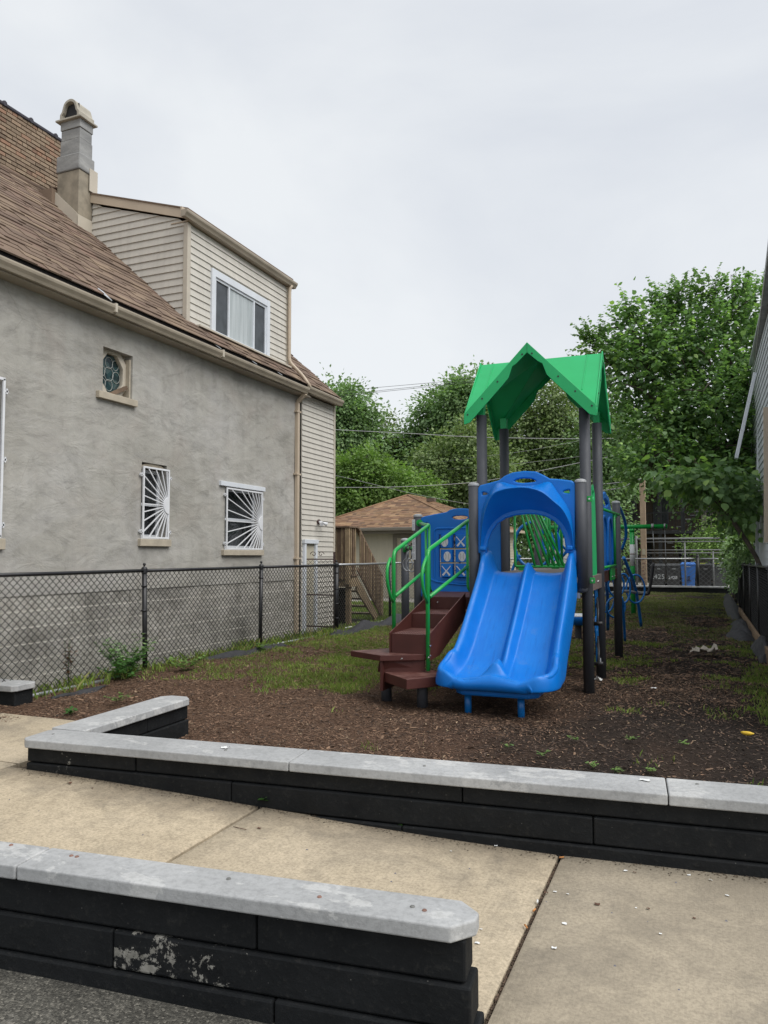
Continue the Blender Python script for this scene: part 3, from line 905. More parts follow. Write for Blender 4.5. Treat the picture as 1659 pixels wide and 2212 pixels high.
for y in py:
    zt = ftop(y); r_ = 0.030 if y != 13.06 else 0.042; ln = leans.get(y, 0.0)
    mb = MB(); mb.tube([(FX, y-ln, 0.02), (FX, y, zt+0.005)], r_, 14)
    obj('post', mb, M_fblack, fence)
    mb = MB(); mb.lathe([(r_+0.006, -0.05), (r_+0.008, 0.0), (r_+0.004, 0.018), (0.012, 0.03), (0.010, 0.04), (0.018, 0.052), (0.019, 0.062), (0.012, 0.074), (0.0, 0.078)], FX, y, 14, zt)
    obj('post_cap', mb, M_fblack, fence)
for i in range(len(py)-1):
    y0, y1 = py[i], py[i+1]
    mb = MB(); mb.tube([(FX, y0+0.02, ftop(y0)-0.018), (FX, (y0+y1)/2, ftop((y0+y1)/2)-0.021), (FX, y1-0.02, ftop(y1)-0.018)], 0.021, 12)
    rail_m = M_fblack if i < 4 else M_steel
    obj('top_rail', mb, rail_m, fence)
    zb = 0.13 if y1 < 11 else 0.06
    chainlink('wire_mesh', fence, FX+0.004, y0+0.03, y1-0.03, zb+0.02, ftop(y0)-0.02, 0.046, 0.0027, M_fwire if i < 5 else M_wired, slope=SL)
    mb = MB(); zz = 0.185 if y1 < 9 else 0.13
    if i in (1, 2, 3, 4, 5):
        mb.tube([(FX+0.03, y0+(0.3 if i != 1 else 0), zz+0.01), (FX+0.03, (y0+y1)/2, zz-0.01), (FX+0.03, y1-0.25, zz-0.02)], 0.021, 10)
        obj('bottom_rail', mb, M_steel, fence)
# tension bands
for y in (7.65, 10.38, 13.06):
    for z in (0.35, 0.62, 0.9, 1.2):
        mb = MB(); mb.tube([(FX, y, z), (FX, y, z+0.02)], 0.036 if y != 13.06 else 0.048, 12); obj('tension_band', mb, M_fblack, fence)

# gate in the gap between house and fence (dark iron, scroll top)
gate = thing('iron_gate', (-6.75, 13.2, 0), 'rusty iron gate with scrolls between the siding wall and the fence post', 'gate')
M_iron = plain('rusty_iron', (0.060, 0.030, 0.028), 0.6, 0.3, 15)
gx0, gx1, gy = -7.13, -6.42, 13.15
for z in (1.46, 0.78, 0.18):
    mb = MB(); mb.box(gx0, gx1, gy-0.012, gy+0.012, z-0.012, z+0.012); obj('bar', mb, M_iron, gate)
for x in (gx0, gx1):
    mb = MB(); mb.box(x-0.014, x+0.014, gy-0.014, gy+0.014, 0.08, 1.49 if x == gx0 else 1.60); obj('upright', mb, M_iron, gate)
for sgn in (-1, 1):
    pts = []
    for k in range(26):
        a = k/25*2.1*math.pi; rr = 0.075*(1-k/30)
        pts.append((-6.78 + sgn*(0.08 + rr*math.cos(a)*0.9), gy, 1.51 + 0.045 + rr*math.sin(a)*0.75))
    mb = MB(); mb.tube(pts, 0.007, 6); obj('scroll', mb, M_iron, gate)
chainlink('wire_mesh', gate, gy, gx0+0.02, gx1-0.02, 0.18, 1.44, 0.046, 0.0024, M_fwire, axis='x')

# ================================================================== RIGHT FENCE WITH PRIVACY SLATS
rf = thing('slatted_fence', (0.93, 16, 0), 'black chain link fence filled with privacy slats along the pale house', 'fence')
RX = lambda y: 0.925 + 0.002*(y-13)
rtop = lambda y: 1.36 - 0.0155*(y-13) + 0.0
rp_ = [7.4 + i*2.45 for i in range(10)]
for y in rp_:
    mb = MB(); mb.tube([(RX(y), y, -0.02), (RX(y), y, rtop(y)+0.015)], 0.031, 12); obj('post', mb, M_fblack, rf)
    mb = MB(); mb.lathe([(0.036, -0.04), (0.036, 0.0), (0.02, 0.03), (0, 0.035)], RX(y), y, 12, rtop(y)); obj('post_cap', mb, M_fblack, rf)
for i in range(len(rp_)-1):
    y0, y1 = rp_[i], rp_[i+1]
    mb = MB(); mb.tube([(RX(y0), y0, rtop(y0)-0.02), (RX(y1), y1, rtop(y1)-0.02)], 0.021, 10); obj('top_rail', mb, M_fblack, rf)
    chainlink('wire_mesh', rf, RX(y0), y0, y1, 0.14, rtop(y1)-0.02, 0.05, 0.0024, M_fwire)
M_slat = plain('privacy_slat', (0.014, 0.015, 0.016), 0.5, 0.25, 4, island=0.25)
its = []
y = 7.42
while y < 29.3:
    h = rtop(y)-0.05-0.16
    its.append(((RX(y)+0.012+random.uniform(-.004,.004), y, 0.16+h/2), Matrix.Rotation(random.uniform(-.12,.12), 3, 'Z'), (0.008, 0.062, h)))
    y += 0.0745
pieces('slat', rf, M_slat, its)
# timber edging below it, one plank per run, and torn weed fabric
edge = thing('timber_edging', (0.86, 12, 0), 'weathered timber edging boards at the foot of the slatted fence', 'edging')
for i in range(6):
    y0 = 6.6 + i*2.42
    mb = MB(); x0 = 0.845 + 0.002*i; zt = 0.225 - 0.012*i
    mb.hexa([(x0,y0,-0.05),(x0+0.045,y0,-0.05),(x0+0.045,y0+2.40,-0.05),(x0,y0+2.40,-0.05),(x0,y0,zt),(x0+0.045,y0,zt),(x0+0.045,y0+2.40,zt-0.012),(x0,y0+2.40,zt-0.012)])
    obj('board', mb, M_curb, edge, bevel=0.004)

def fabric(name, label, pts, hgt, seed, group=None):
    """crumpled fabric draped on the ground along a line of points (x,y,width)"""
    r = random.Random(seed); rows = []
    n = len(pts)
    sp = smooth_path([(p[0], p[1], p[2]) for p in pts], 6)
    ph = [r.uniform(0, 6) for _ in range(4)]
    for i, p in enumerate(sp):
        row = []
        t = i/(len(sp)-1)
        env = math.sin(math.pi*min(1, max(0, t)))**0.5
        for j in range(9):
            u = j/8 - 0.5
            x = p.x + u*p.z + 0.02*math.sin(9*t+j+ph[0]); y = p.y + 0.03*math.sin(j*1.3+ph[1]+5*t)
            z = lot_z(x, y) + hgt*env*(1-(2*u)**2)*(0.55+0.45*math.sin(t*17+ph[2]+j*0.8)) + 0.012 - 0.03*abs(2*u)**3
            row.append((x, y, z))
        rows.append(row)
    mb = MB(); mb.grid(rows)
    o = obj(name, mb, M_fabric); return tag(o, label, 'weed fabric', group)
fabric('weed_fabric', 'crumpled black weed fabric at the fence foot near the stairs', [(-6.1, 12.4, .35), (-6.05, 13.2, .5), (-6.05, 14.2, .45), (-6.1, 15.6, .5), (-6.1, 17.2, .3)], 0.16, 1)
fabric('weed_fabric', 'flat black weed fabric strip showing at the fence behind the weeds', [(-6.2, 8.6, .12), (-6.08, 9.3, .24), (-6.12, 10.1, .26), (-6.1, 10.7, .14)], 0.07, 2)
fabric('weed_fabric', 'small black fabric scrap in the mulch left of the return wall', [(-6.12, 6.0, .08), (-6.05, 6.35, .16), (-6.05, 6.7, .08)], 0.02, 3)
fabric('weed_fabric', 'torn grey weed fabric heap beside the slatted fence', [(0.72, 14.8, .35), (0.66, 15.8, .5), (0.70, 16.9, .4), (0.74, 18.2, .35)], 0.22, 4)
fabric('weed_fabric', 'black fabric hanging over the near end of the timber edging', [(0.88, 12.3, .2), (0.86, 13.1, .3), (0.86, 14.2, .25)], 0.28, 5)
fabric('weed_fabric', 'long dark fabric run along the far part of the slatted fence', [(0.76, 19, .3), (0.74, 22, .4), (0.78, 25, .35), (0.80, 28, .3)], 0.25, 6)
# ================================================================== STUCCO HOUSE ON THE LEFT
HX = -7.1
house = thing('stucco_house', (HX, 9.5, 0), 'grey stucco house with brown shingle roof, cream dormer and tall chimney', 'house')
HY0, HY1 = 1.0, 13.0
GZ = 1.12                                    # top of the rock-face block base
EZ = 4.78                                    # wall top
# openings (y0,y1,z0,z1): barred window, wide barred window, small octagonal niche, window at the left edge
OPN = [(8.48, 9.02, 1.79, 2.86), (10.50, 11.59, 1.66, 2.68), (7.70, 8.26, 3.675, 4.28), (5.3, 6.13, 1.75, 3.50)]
ARCH = 0
ybr = sorted(set([HY0, HY1] + [o[0] for o in OPN] + [o[1] for o in OPN]))
zbr = sorted(set([GZ, EZ] + [o[2] for o in OPN] + [o[3] for o in OPN]))
def inside(y, z):
    return any(o[0]-1e-6 < y < o[1]+1e-6 and o[2] < z < o[3] for o in OPN)
mb = MB()
def subdiv(a, b, st):
    n = max(1, int((b-a)/st)); return [a+(b-a)*i/n for i in range(n)]
ysub = []; 
for a, b in zip(ybr[:-1], ybr[1:]): ysub += subdiv(a, b, 0.35)
ysub.append(HY1)
zsub = []
for a, b in zip(zbr[:-1], zbr[1:]): zsub += subdiv(a, b, 0.35)
zsub.append(EZ)
vid = {}
def vtx(i, j):
    if (i, j) not in vid:
        y, z = ysub[i], zsub[j]
        wob = 0.012*math.sin(y*1.9)*math.sin(z*2.3+1)
        if any(abs(y-o[0]) < .01 or abs(y-o[1]) < .01 for o in OPN) : wob *= 0.2
        vid[(i, j)] = len(mb.v); mb.v.append((HX+wob, y, z))
    return vid[(i, j)]
for i in range(len(ysub)-1):
    for j in range(len(zsub)-1):
        if inside((ysub[i]+ysub[i+1])/2, (zsub[j]+zsub[j+1])/2): continue
        mb.f.append((vtx(i,j), vtx(i+1,j), vtx(i+1,j+1), vtx(i,j+1))); mb.sm.append(True)
RV = 0.17
for (y0, y1, z0, z1) in OPN:                # reveals
    mb.add([(HX,y0,z0),(HX,y0,z1),(HX-RV,y0,z1),(HX-RV,y0,z0)], [(0,1,2,3)])
    mb.add([(HX,y1,z0),(HX,y1,z1),(HX-RV,y1,z1),(HX-RV,y1,z0)], [(3,2,1,0)])
    mb.add([(HX,y0,z1),(HX,y1,z1),(HX-RV,y1,z1),(HX-RV,y0,z1)], [(0,1,2,3)])
    mb.add([(HX,y0,z0),(HX,y1,z0),(HX-RV,y1,z0),(HX-RV,y0,z0)], [(3,2,1,0)])
# rear return of the wall, other walls
mb.add([(HX,HY1,0.0),(HX-0.12,HY1,0.0),(HX-0.12,HY1,EZ),(HX,HY1,EZ)], [(0,1,2,3)])
mb.add([(-13.3,HY0,0),(HX,HY0,0),(HX,HY0,EZ),(-10.2,HY0,7.5),(-13.3,HY0,EZ)], [(0,1,2,3,4)])
mb.add([(-13.3,HY0,0),(-13.3,HY0,EZ),(-13.3,14.8,EZ),(-13.3,14.8,0)], [(0,1,2,3)])
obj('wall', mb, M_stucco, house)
# block base, course by course
its = []
r = random.Random(4)
NCR = 6; ch = GZ/NCR
mbm = MB(); mbm.box(HX-0.20, HX-0.0135, HY0, HY1, 0.0, GZ); obj('mortar_bed', mbm, M_mortar, house)
for k in range(NCR):
    y = HY0 + (0.0 if k % 2 else -0.2)
    while y < HY1:
        a = max(y, HY0)+0.0025; b = min(y+0.405, HY1)-0.0025
        if b-a > 0.06:
            its.append(((HX-0.052+r.uniform(-.002,.003), (a+b)/2, (k+0.5)*ch), I3, (0.09, b-a, ch-0.011)))
        y += 0.405
pieces('foundation_block', house, M_block, its, chamfer=0.06)
for k in range(1, NCR+1):
    y = HY0
    while y < HY1-0.1:
        y2 = min(HY1, y + r.uniform(0.5, 1.6)); e = r.uniform(-0.006, 0.0)
        obj('mortar_bead', MB().box(HX-0.03, HX-0.0045+e, y, y2-r.uniform(0, 0.12), k*ch-0.0055, k*ch+0.0055), M_mortar, house); y = y2
# the dripping stucco edge over the blocks
mb = MB(); mb.box(HX-0.05, HX+0.006, HY0, HY1, GZ-0.012, GZ+0.03)
obj('stucco_edge', mb, M_stucco, house)

def sill(y0, y1, z, h=0.10, out=0.05):
    mb = MB(); mb.box(HX-RV, HX+out, y0, y1, z-h, z); obj('window_sill', mb, M_sill, house, bevel=0.006)
def sash(y0, y1, z0, z1, depth=RV, blind=True):
    f = MB(); X0 = HX-depth; w = 0.05
    f.box(X0, X0+0.05, y0, y0+w, z0, z1); f.box(X0, X0+0.05, y1-w, y1, z0, z1)
    f.box(X0, X0+0.05, y0+w, y1-w, z0, z0+w+0.02); f.box(X0, X0+0.05, y0+w, y1-w, z1-w, z1)
    zm = (z0+z1)/2
    f.box(X0+0.004, X0+0.045, y0+w, y1-w, zm-0.02, zm+0.02)
    fr = obj('window', f, M_vinyl, house, bevel=0.003)
    g = MB(); g.box(X0+0.012, X0+0.018, y0+w, y1-w, z0+w+0.02, zm-0.02); obj('pane', g, M_glass, fr)
    g = MB(); g.box(X0+0.020, X0+0.026, y0+w, y1-w, zm+0.02, z1-w); obj('pane', g, M_glass, fr)
    if blind:
        b = MB(); z = z1-w-0.02
        while z > zm+0.03:
            b.add([(X0-0.03,y0+w,z),(X0-0.03,y1-w,z),(X0-0.014,y1-w,z-0.02),(X0-0.014,y0+w,z-0.02)], [(0,1,2,3)]); z -= 0.025
        obj('blind', b, M_blind, fr)
    d = MB(); d.box(X0-0.5, X0-0.05, y0-0.1, y1+0.1, z0-0.1, z1+0.1)
    d.f = [d.f[3]]+[d.f[5]]+d.f[0:0]; d.sm = [False]*len(d.f)
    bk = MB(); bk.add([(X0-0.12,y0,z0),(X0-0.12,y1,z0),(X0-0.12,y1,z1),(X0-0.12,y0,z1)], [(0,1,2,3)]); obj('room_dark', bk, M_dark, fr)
    return fr
def m_glass(name, tint, r=0.04):
    M = Mat(name); M.base(tint); M.rough(r, 0.8); M.bump(M.noise(M.coord(kind='World'), 2.5, 2), 0.06, 0.02)
    M.b.inputs['Alpha'].default_value = 0.55
    return M.m
M_glass = m_glass('window_glass', (0.035, 0.040, 0.045))
M_blind = plain('blind_slat', (0.35, 0.35, 0.34), 0.6, 0.1, 5)
def grille(y0, y1, z0, z1, cyf, zc, nray, R):
    g = MB(); X = HX+0.035; t = 0.026
    yb = y1 - t/2
    g.box(X-0.012, X+0.012, y0, y0+t, z0, z1); g.box(X-0.012, X+0.012, y1-t, y1, z0, z1)
    g.box(X-0.012, X+0.012, y0+t, y1-t, z0, z0+t); g.box(X-0.012, X+0.012, y0+t, y1-t, z1-t, z1)
    gr = obj('security_grille', g, M_white, house, bevel=0.003)
    for i in range(nray):
        a = math.radians(90 + 180*(i+0.5)/nray) if nray % 2 == 0 else math.radians(90+180*(i+0.5)/nray)
        dy, dz = math.cos(a), math.sin(a)
        # stretch the fan so the rays land evenly round the frame
        tt = 1e9
        if dy < -1e-6: tt = min(tt, (y0+t-yb)/dy)
        if dz > 1e-6: tt = min(tt, (z1-t-zc)/dz)
        if dz < -1e-6: tt = min(tt, (z0+t-zc)/dz)
        b = MB(); b.beam((X, yb+dy*R*0.8, zc+dz*R*0.8), (X, yb+dy*tt, zc+dz*tt), 0.014, 0.014, (1,0,0)); obj('ray', b, M_white, gr)
    hub = [(yb, zc-R)] + [(yb-R*math.sin(math.pi*k/16), zc-R*math.cos(math.pi*k/16)) for k in range(1, 16)] + [(yb, zc+R)]
    b = MB(); b.prism(hub, 'x', X-0.008, X+0.016); obj('hub', b, M_white, gr)
    for z in (z0+0.10, z1-0.12):
        for y, s in ((y0, -1), (y1, 1)):
            b = MB(); b.box(X-0.03, X+0.008, min(y, y+s*0.05), max(y, y+s*0.05), z-0.009, z+0.009)
            b.box(X-0.03, X+0.008, y+s*0.03-0.008, y+s*0.03+0.008, z-0.026, z+0.026); obj('bracket', b, M_white, gr)
    return gr
sash(8.48, 9.02, 1.79, 2.78); grille(8.468, 9.035, 1.80, 2.80, 0, 2.28, 15, 0.12)
mb = MB(); mb.prism([(8.47, 2.79), (9.03, 2.79), (9.03, 2.80), (8.92, 2.845), (8.82, 2.858), (8.68, 2.858), (8.58, 2.845), (8.47, 2.80)], 'x', HX-0.10, HX-0.02); obj('lintel', mb, M_chimlow, house)
sill(8.42, 9.08, 1.795, 0.10, 0.055)
sash(10.50, 11.59, 1.66, 2.68); grille(10.49, 11.60, 1.665, 2.67, 0, 2.13, 19, 0.125)
sill(10.41, 11.63, 1.66, 0.09, 0.055)
mb = MB(); mb.box(HX-0.02, HX+0.05, 10.32, 11.67, 2.69, 2.765); obj('lintel', mb, M_vinyl, house, bevel=0.004)
sash(5.3, 6.13, 1.75, 3.50); sill(5.2, 6.22, 1.75, 0.12, 0.05)
g = MB(); X = HX+0.035
for z in (1.77, 3.51): g.box(X-0.012, X+0.012, 5.3, 6.16, z-0.015, z+0.015)
for y in (5.3, 6.15): g.box(X-0.012, X+0.012, y-0.015, y+0.015, 1.77, 3.51)
gr = obj('security_grille', g, M_white, house)
for y in (5.45, 5.6, 5.75, 5.9, 6.03):
    b = MB(); b.box(X-0.007, X+0.007, y-0.007, y+0.007, 1.79, 3.49); obj('bar', b, M_white, gr)
for z in (1.90, 2.62, 3.38):
    b = MB(); b.box(X-0.03, X+0.008, 6.16, 6.21, z-0.01, z+0.01); b.box(X-0.03, X+0.008, 6.18, 6.20, z-0.03, z+0.03); obj('bracket', b, M_white, gr)
# octagonal leaded window deep in its niche
y0, y1, z0, z1 = OPN[2]; cy, cz = 7.97, 3.985; X0 = HX-RV
def octo(r, ry=1.0): return [(cy+r*ry*math.cos(math.radians(22.5+45*k)), cz+r*math.sin(math.radians(22.5+45*k))) for k in range(8)]
plate('window', [[(y0-.12,z0-.06),(y1+.12,z0-.06),(y1+.12,z1+.10),(y0-.12,z1+.10)], octo(0.29, 0.8)], M_trim, house, 'x', X0+0.02, 0.03, 0.004)
ow = plate('window_frame', [octo(0.365, 0.85), octo(0.29, 0.80)], M_trim, house, 'x', X0+0.05, 0.06, 0.008)
M_lead_glass = Mat('leaded_glass'); 
_c = M_lead_glass.ramp(M_lead_glass.voro(M_lead_glass.coord(kind='World'), 9, out='Color'), [(0.2, (0.012, 0.030, 0.034)), (0.6, (0.03, 0.075, 0.080)), (0.9, (0.06, 0.10, 0.10))])
M_lead_glass.base(_c); M_lead_glass.rough(0.12, 0.7); M_lead_glass = M_lead_glass.m
b = MB(); b.prism(octo(0.30, 0.82), 'x', X0+0.005, X0+0.015); obj('pane', b, M_lead_glass, ow)
M_lead = plain('pale_lead_came', (0.36, 0.38, 0.36), 0.5, 0.1, 8)
for (oy, oz, rr) in ((0,0,0.085),(-.14,.02,0.07),(.14,-.02,0.07),(0,.15,0.07),(0,-.15,0.07),(-.12,-.14,.06),(.12,.14,.06)):
    b = MB(); b.tube([(X0+0.02, cy+oy+rr*math.cos(2*math.pi*k/14), cz+oz+rr*math.sin(2*math.pi*k/14)*1.1) for k in range(14)], 0.0045, 5, closed=True); obj('lead_came', b, M_lead, ow)
sill(7.58, 8.31, 3.675, 0.09, 0.06)
b = MB(); b.beam((HX-0.12, 7.93, 3.69), (HX-0.05, 8.20, 3.84), 0.06, 0.05); obj('broken_board', b, M_wood, house)
b = MB(); b.box(HX-RV+0.02, HX-0.03, y1-0.03, y1-0.002, z0, z1-0.05); obj('peeling_jamb', b, M_sill, house)

# ---- roof
SLP = 0.883
def roof_z(x): return 4.887 + SLP*(-6.95 - x)
RXE, RXR = -6.93, -10.2
RY0, RY1 = 0.8, 14.45
mb = MB(); d = 0.05
mb.hexa([(RXE,RY0,roof_z(RXE)-0.13),(RXE,RY1,roof_z(RXE)-0.13),(RXR,RY1,roof_z(RXR)-0.10),(RXR,RY0,roof_z(RXR)-0.10),
         (RXE,RY0,roof_z(RXE)-0.015),(RXE,RY1,roof_z(RXE)-0.015),(RXR,RY1,roof_z(RXR)-0.015),(RXR,RY0,roof_z(RXR)-0.015)])
obj('roof_deck', mb, M_felt, house)  # felt; its black front edge also paints the shadow line behind the gutter
mb = MB(); bx0 = 2*RXR-RXE
mb.hexa([(bx0,RY0,roof_z(RXE)-0.10),(RXR,RY0,roof_z(RXR)-0.10),(RXR,RY1,roof_z(RXR)-0.10),(bx0,RY1,roof_z(RXE)-0.10),
         (bx0,RY0,roof_z(RXE)),(RXR,RY0,roof_z(RXR)),(RXR,RY1,roof_z(RXR)),(bx0,RY1,roof_z(RXE))])
obj('roof_back_slope', mb, M_felt, house)
th = math.atan(SLP); cs, sn_ = math.cos(th), math.sin(th)
R_roof = Matrix(((-cs, 0, sn_), (0, 1, 0), (sn_, 0, cs)))     # local x up the slope, z outward  (columns)
R_roof = Matrix((( -cs, 0, sn_), (0, -1, 0), (sn_, 0, cs)))
DY0, DY1, DXF = 9.70, 12.86, -7.31           # dormer side, far side, front
its = []; r = random.Random(9)
exp_ = 0.142; u = 0.0; k = 0
sl = (RXE-RXR)/cs
while u < sl:
    y = RY0 + r.uniform(-0.3, 0)
    while y < RY1:
        w = r.choice([0.17, 0.24, 0.30, 0.36])
        a = max(y, RY0); b = min(y+w, RY1)
        x = RXE + 0.02 - (u+0.07)*cs
        yc = (a+b)/2
        hid = (x < DXF-0.1 and DY0+0.2 < yc < DY1-0.2) or (yc < 3.6)
        if b-a > 0.04 and not hid:
            lift = r.choice([0.004, 0.010])
            c = Vector((x, yc, roof_z(x))) + Vector((sn_, 0, cs))*(lift + 0.006)
            tilt = Matrix.Rotation(0.055, 3, 'Y')
            its.append((c, R_roof @ tilt, (exp_+0.02, b-a-0.004, 0.012 if lift < .006 else 0.020)))
        y += w
    u += exp_; k += 1
pieces('shingle', house, M_shingle, its, stuffname='shingle_field')
mb = MB(); mb.tube([(RXR, RY0, roof_z(RXR)), (RXR, RY1, roof_z(RXR))], 0.06, 8); obj('ridge_cap', mb, M_shingle, house)
# gutter: K profile swept along Y
def gutter_y(name, X, y0, y1, zt, w=0.115, h=0.105, parent=house, mat=None, slope=0.0):
    prof = [(0, 0), (0, -h), (w*0.60, -h), (w*0.72, -h*0.72), (w*0.95, -h*0.38), (w, -h*0.15), (w, 0.0), (w-0.014, 0.0), (w-0.014, -0.012)]
    mb = MB(); n = len(prof); vv = []
    for y in (y0, y1): vv += [(X+p[0], y, zt+p[1]+slope*(y-y0)) for p in prof]
    mb.add(vv, [(i, i+1, n+i+1, n+i) for i in range(n-1)])
    mb.add([(X+p[0], y0, zt+p[1]) for p in prof[:7]], [tuple(range(7))]); mb.add([(X+p[0], y1, zt+p[1]+slope*(y1-y0)) for p in prof[:7]], [tuple(range(7))[::-1]])
    o = obj(name, mb, mat or M_gutter, parent); sdm = o.modifiers.new('t', 'SOLIDIFY'); sdm.thickness = 0.003
    return o
gx = -6.93
GZT = 4.757
gutter_y('gutter', gx, 0.8, 7.62, GZT)
gutter_y('gutter', gx, 7.63, 12.87, GZT)
mb = MB(); mb.box(HX-0.02, gx-0.003, 0.8, 13.1, 4.645, 4.80); obj('fascia', mb, M_gutter, house)
mb = MB(); mb.box(HX+0.0, gx+0.02, 0.8, 13.1, 4.63, 4.644); obj('soffit', mb, M_gutter, house)
mb = MB(); mb.tube([(gx+0.115, 7.52, 4.785), (gx+0.03, 7.45, 4.89), (gx-0.02, 7.42, 4.93)], 0.008, 6); mb.tube([(gx+0.115, 7.50, 4.79), (gx+0.10, 7.40, 4.83)], 0.006, 6); obj('gutter_strap', mb, M_vinyl, house)
for y in (7.61, 10.0):
    mb = MB(); mb.box(gx-0.002, gx+0.121, y-0.02, y+0.02, 4.665, 4.78); obj('gutter_joint', mb, M_trim, house, bevel=0.004)
for y in (9.95, 11.0, 11.85):
    mb = MB(); mb.beam((gx+0.10, y, 4.785), (gx-0.02, y-0.03, 4.875), 0.012, 0.008); obj('gutter_strap', mb, M_vinyl, house)

# ---- rear wing with cream siding
WX = -7.06
def lap_wall_x(X, y0, y1, z0, z1, step, parent, mat, name='siding_board', holes=(), ztop=None):
    """lap boards facing +X, each a wedge board of its own; holes (ya,yb,za,zb)"""
    z = z0
    while z < z1-0.01:
        zt = min(z+step, z1)
        segs = [(y0, y1)]
        for (ya, yb, za, zb) in holes:
            if zt > za+0.01 and z < zb-0.01:
                ns = []
                for (a, b) in segs:
                    if ya > a+0.005: ns.append((a, min(b, ya)))
                    if yb < b-0.005: ns.append((max(a, yb), b))
                segs = ns
        for (a, b) in segs:
            if b-a < 0.02: continue
            mb = MB(); t0, t1 = 0.018, 0.003
            mb.hexa([(X-0.01,a,z),(X+t0,a,z),(X+t0,b,z),(X-0.01,b,z),(X-0.01,a,zt),(X+t1,a,zt),(X+t1,b,zt),(X-0.01,b,zt)])
            obj(name, mb, mat, parent)
        z = zt
mb = MB(); mb.box(-13.3, WX-0.012, HY1+0.002, 14.40, -0.05, 4.72); obj('rear_wing_core', mb, M_dark, house)
lap_wall_x(WX, HY1+0.003, 14.38, 0.02, 4.70, 0.102, house, M_siding, holes=[(13.04, 13.56, 0, 1.86)])
mb = MB(); mb.box(WX-0.03, WX+0.028, 14.38, 14.44, 0.0, 4.72); mb.box(WX-0.09, WX-0.031, 14.402, 14.452, 0.0, 4.72); obj('corner_post', mb, M_trim, house, bevel=0.004)
gutter_y('gutter', gx, 12.89, 14.40, 4.80)
mb = MB(); mb.box(HX-0.10, gx-0.003, 13.1, 14.45, 4.725, 4.83); obj('fascia', mb, M_gutter, house)
# door in the wing
mb = MB(); mb.box(WX, WX+0.06, 13.04, 13.12, 0.05, 1.80); mb.box(WX, WX+0.06, 13.50, 13.58, 0.05, 1.80); mb.box(WX, WX+0.075, 13.02, 13.60, 1.80, 1.88)
dr = obj('door_frame', mb, M_vinyl, house, bevel=0.004)
mb = MB(); mb.box(WX-0.01, WX+0.015, 13.12, 13.50, 0.05, 1.80); obj('door', mb, M_sidingg, dr)
# floodlight
fl = MB(); fl.tube([(WX, 13.68, 2.24), (WX+0.05, 13.68, 2.24)], 0.05, 12); lamp = obj('floodlight_base', fl, M_iron, house)
for s in (-1, 1):
    b = MB(); b.tube([(WX+0.05, 13.68+s*0.02, 2.25), (WX+0.10, 13.68+s*0.07, 2.22), (WX+0.16, 13.68+s*0.11, 2.19)], 0.03, 10, radii=[0.015, 0.022, 0.045]); obj('lamp_head', b, M_white, lamp)
# downspouts
mb = MB(); mb.box(HX+0.004, HX+0.07, 12.80, 12.88, 0.10, 4.50); mb.beam((HX+0.037, 12.84, 4.5), (gx+0.05, 12.82, 4.65), 0.065, 0.075, (1,0,0)); obj('downspout', mb, M_fascia, house, bevel=0.006)
for z in (1.5, 3.1, 4.3):
    mb = MB(); mb.box(HX-0.002, HX+0.076, 12.76, 12.92, z, z+0.03); obj('pipe_strap', mb, M_fascia, house)

# ---- dormer
DZ1 = 6.79; zb = roof_z(DXF)
mb = MB()
mb.hexa([(DXF-0.012,DY0+0.012,zb-0.02),(DXF-0.012,DY1-0.012,zb-0.02),(-9.3,DY1-0.012,6.9),(-9.3,DY0+0.012,6.9),(DXF-0.012,DY0+0.012,DZ1),(DXF-0.012,DY1-0.012,DZ1),(-9.3,DY1-0.012,7.42),(-9.3,DY0+0.012,7.42)])
obj('dormer_core', mb, M_trim, house)
WIN = (10.31, 12.14, 5.12, 6.27)
lap_wall_x(DXF, DY0+0.07, DY1-0.05, zb-0.01, DZ1-0.02, 0.113, house, M_siding, holes=[(WIN[0], WIN[1], zb-0.1, WIN[3])])
def dorm_z(x): return 6.86 + 0.305*(DXF - x)       # dormer roof underside line
z = zb
while z < 7.38:
    zt = z+0.118
    # board between the roof slope (lower) and the dormer roof (upper)
    xr0 = min(DXF, -6.95-(z-4.887)/SLP)  ; xr0 = max(-9.22, -6.95-(z-4.887)/SLP) if z > zb else DXF
    xa_lo = DXF if True else 0
    # left end limits at bottom and top edge of the board
    lb = max(-9.22, -6.95-(z-4.887)/SLP); lt = max(-9.22, -6.95-(zt-4.887)/SLP)
    rb = DXF if z < dorm_z(DXF)-0.05 else DXF-(z-dorm_z(DXF)+0.05)/0.305
    rt = DXF if zt < dorm_z(DXF)-0.05 else DXF-(zt-dorm_z(DXF)+0.05)/0.305
    rb = max(rb, -9.22); rt = max(rt, -9.22)
    lb = min(lb, DXF)
    if rb-lb > 0.03 or rt-lt > 0.03:
        mb = MB(); t0, t1 = 0.020, 0.003; Y = DY0
        if lb > rb: lb = rb
        if lt > rt: lt = rt
        lb2 = max(lb, lt) if z <= zb else lb
        mb.hexa([(lt if lt<lb else lb, Y+0.01, z),(rb, Y+0.01, z),(rb, Y-t0, z),(lt if lt<lb else lb, Y-t0, z),(lt, Y+0.01, zt),(rt, Y+0.01, zt),(rt, Y-t1, zt),(lt, Y-t1, zt)])
        obj('siding_board', mb, M_siding, house)
    z = zt
mb = MB(); mb.box(DXF-0.05, DXF+0.03, DY0-0.032, DY0+0.055, zb-0.03, DZ1-0.02); obj('corner_post', mb, M_trim, house, bevel=0.004)
mb = MB(); mb.box(DXF-0.02, DXF+0.026, DY1-0.05, DY1+0.01, zb-0.03, DZ1-0.02); obj('corner_post', mb, M_trim, house, bevel=0.004)
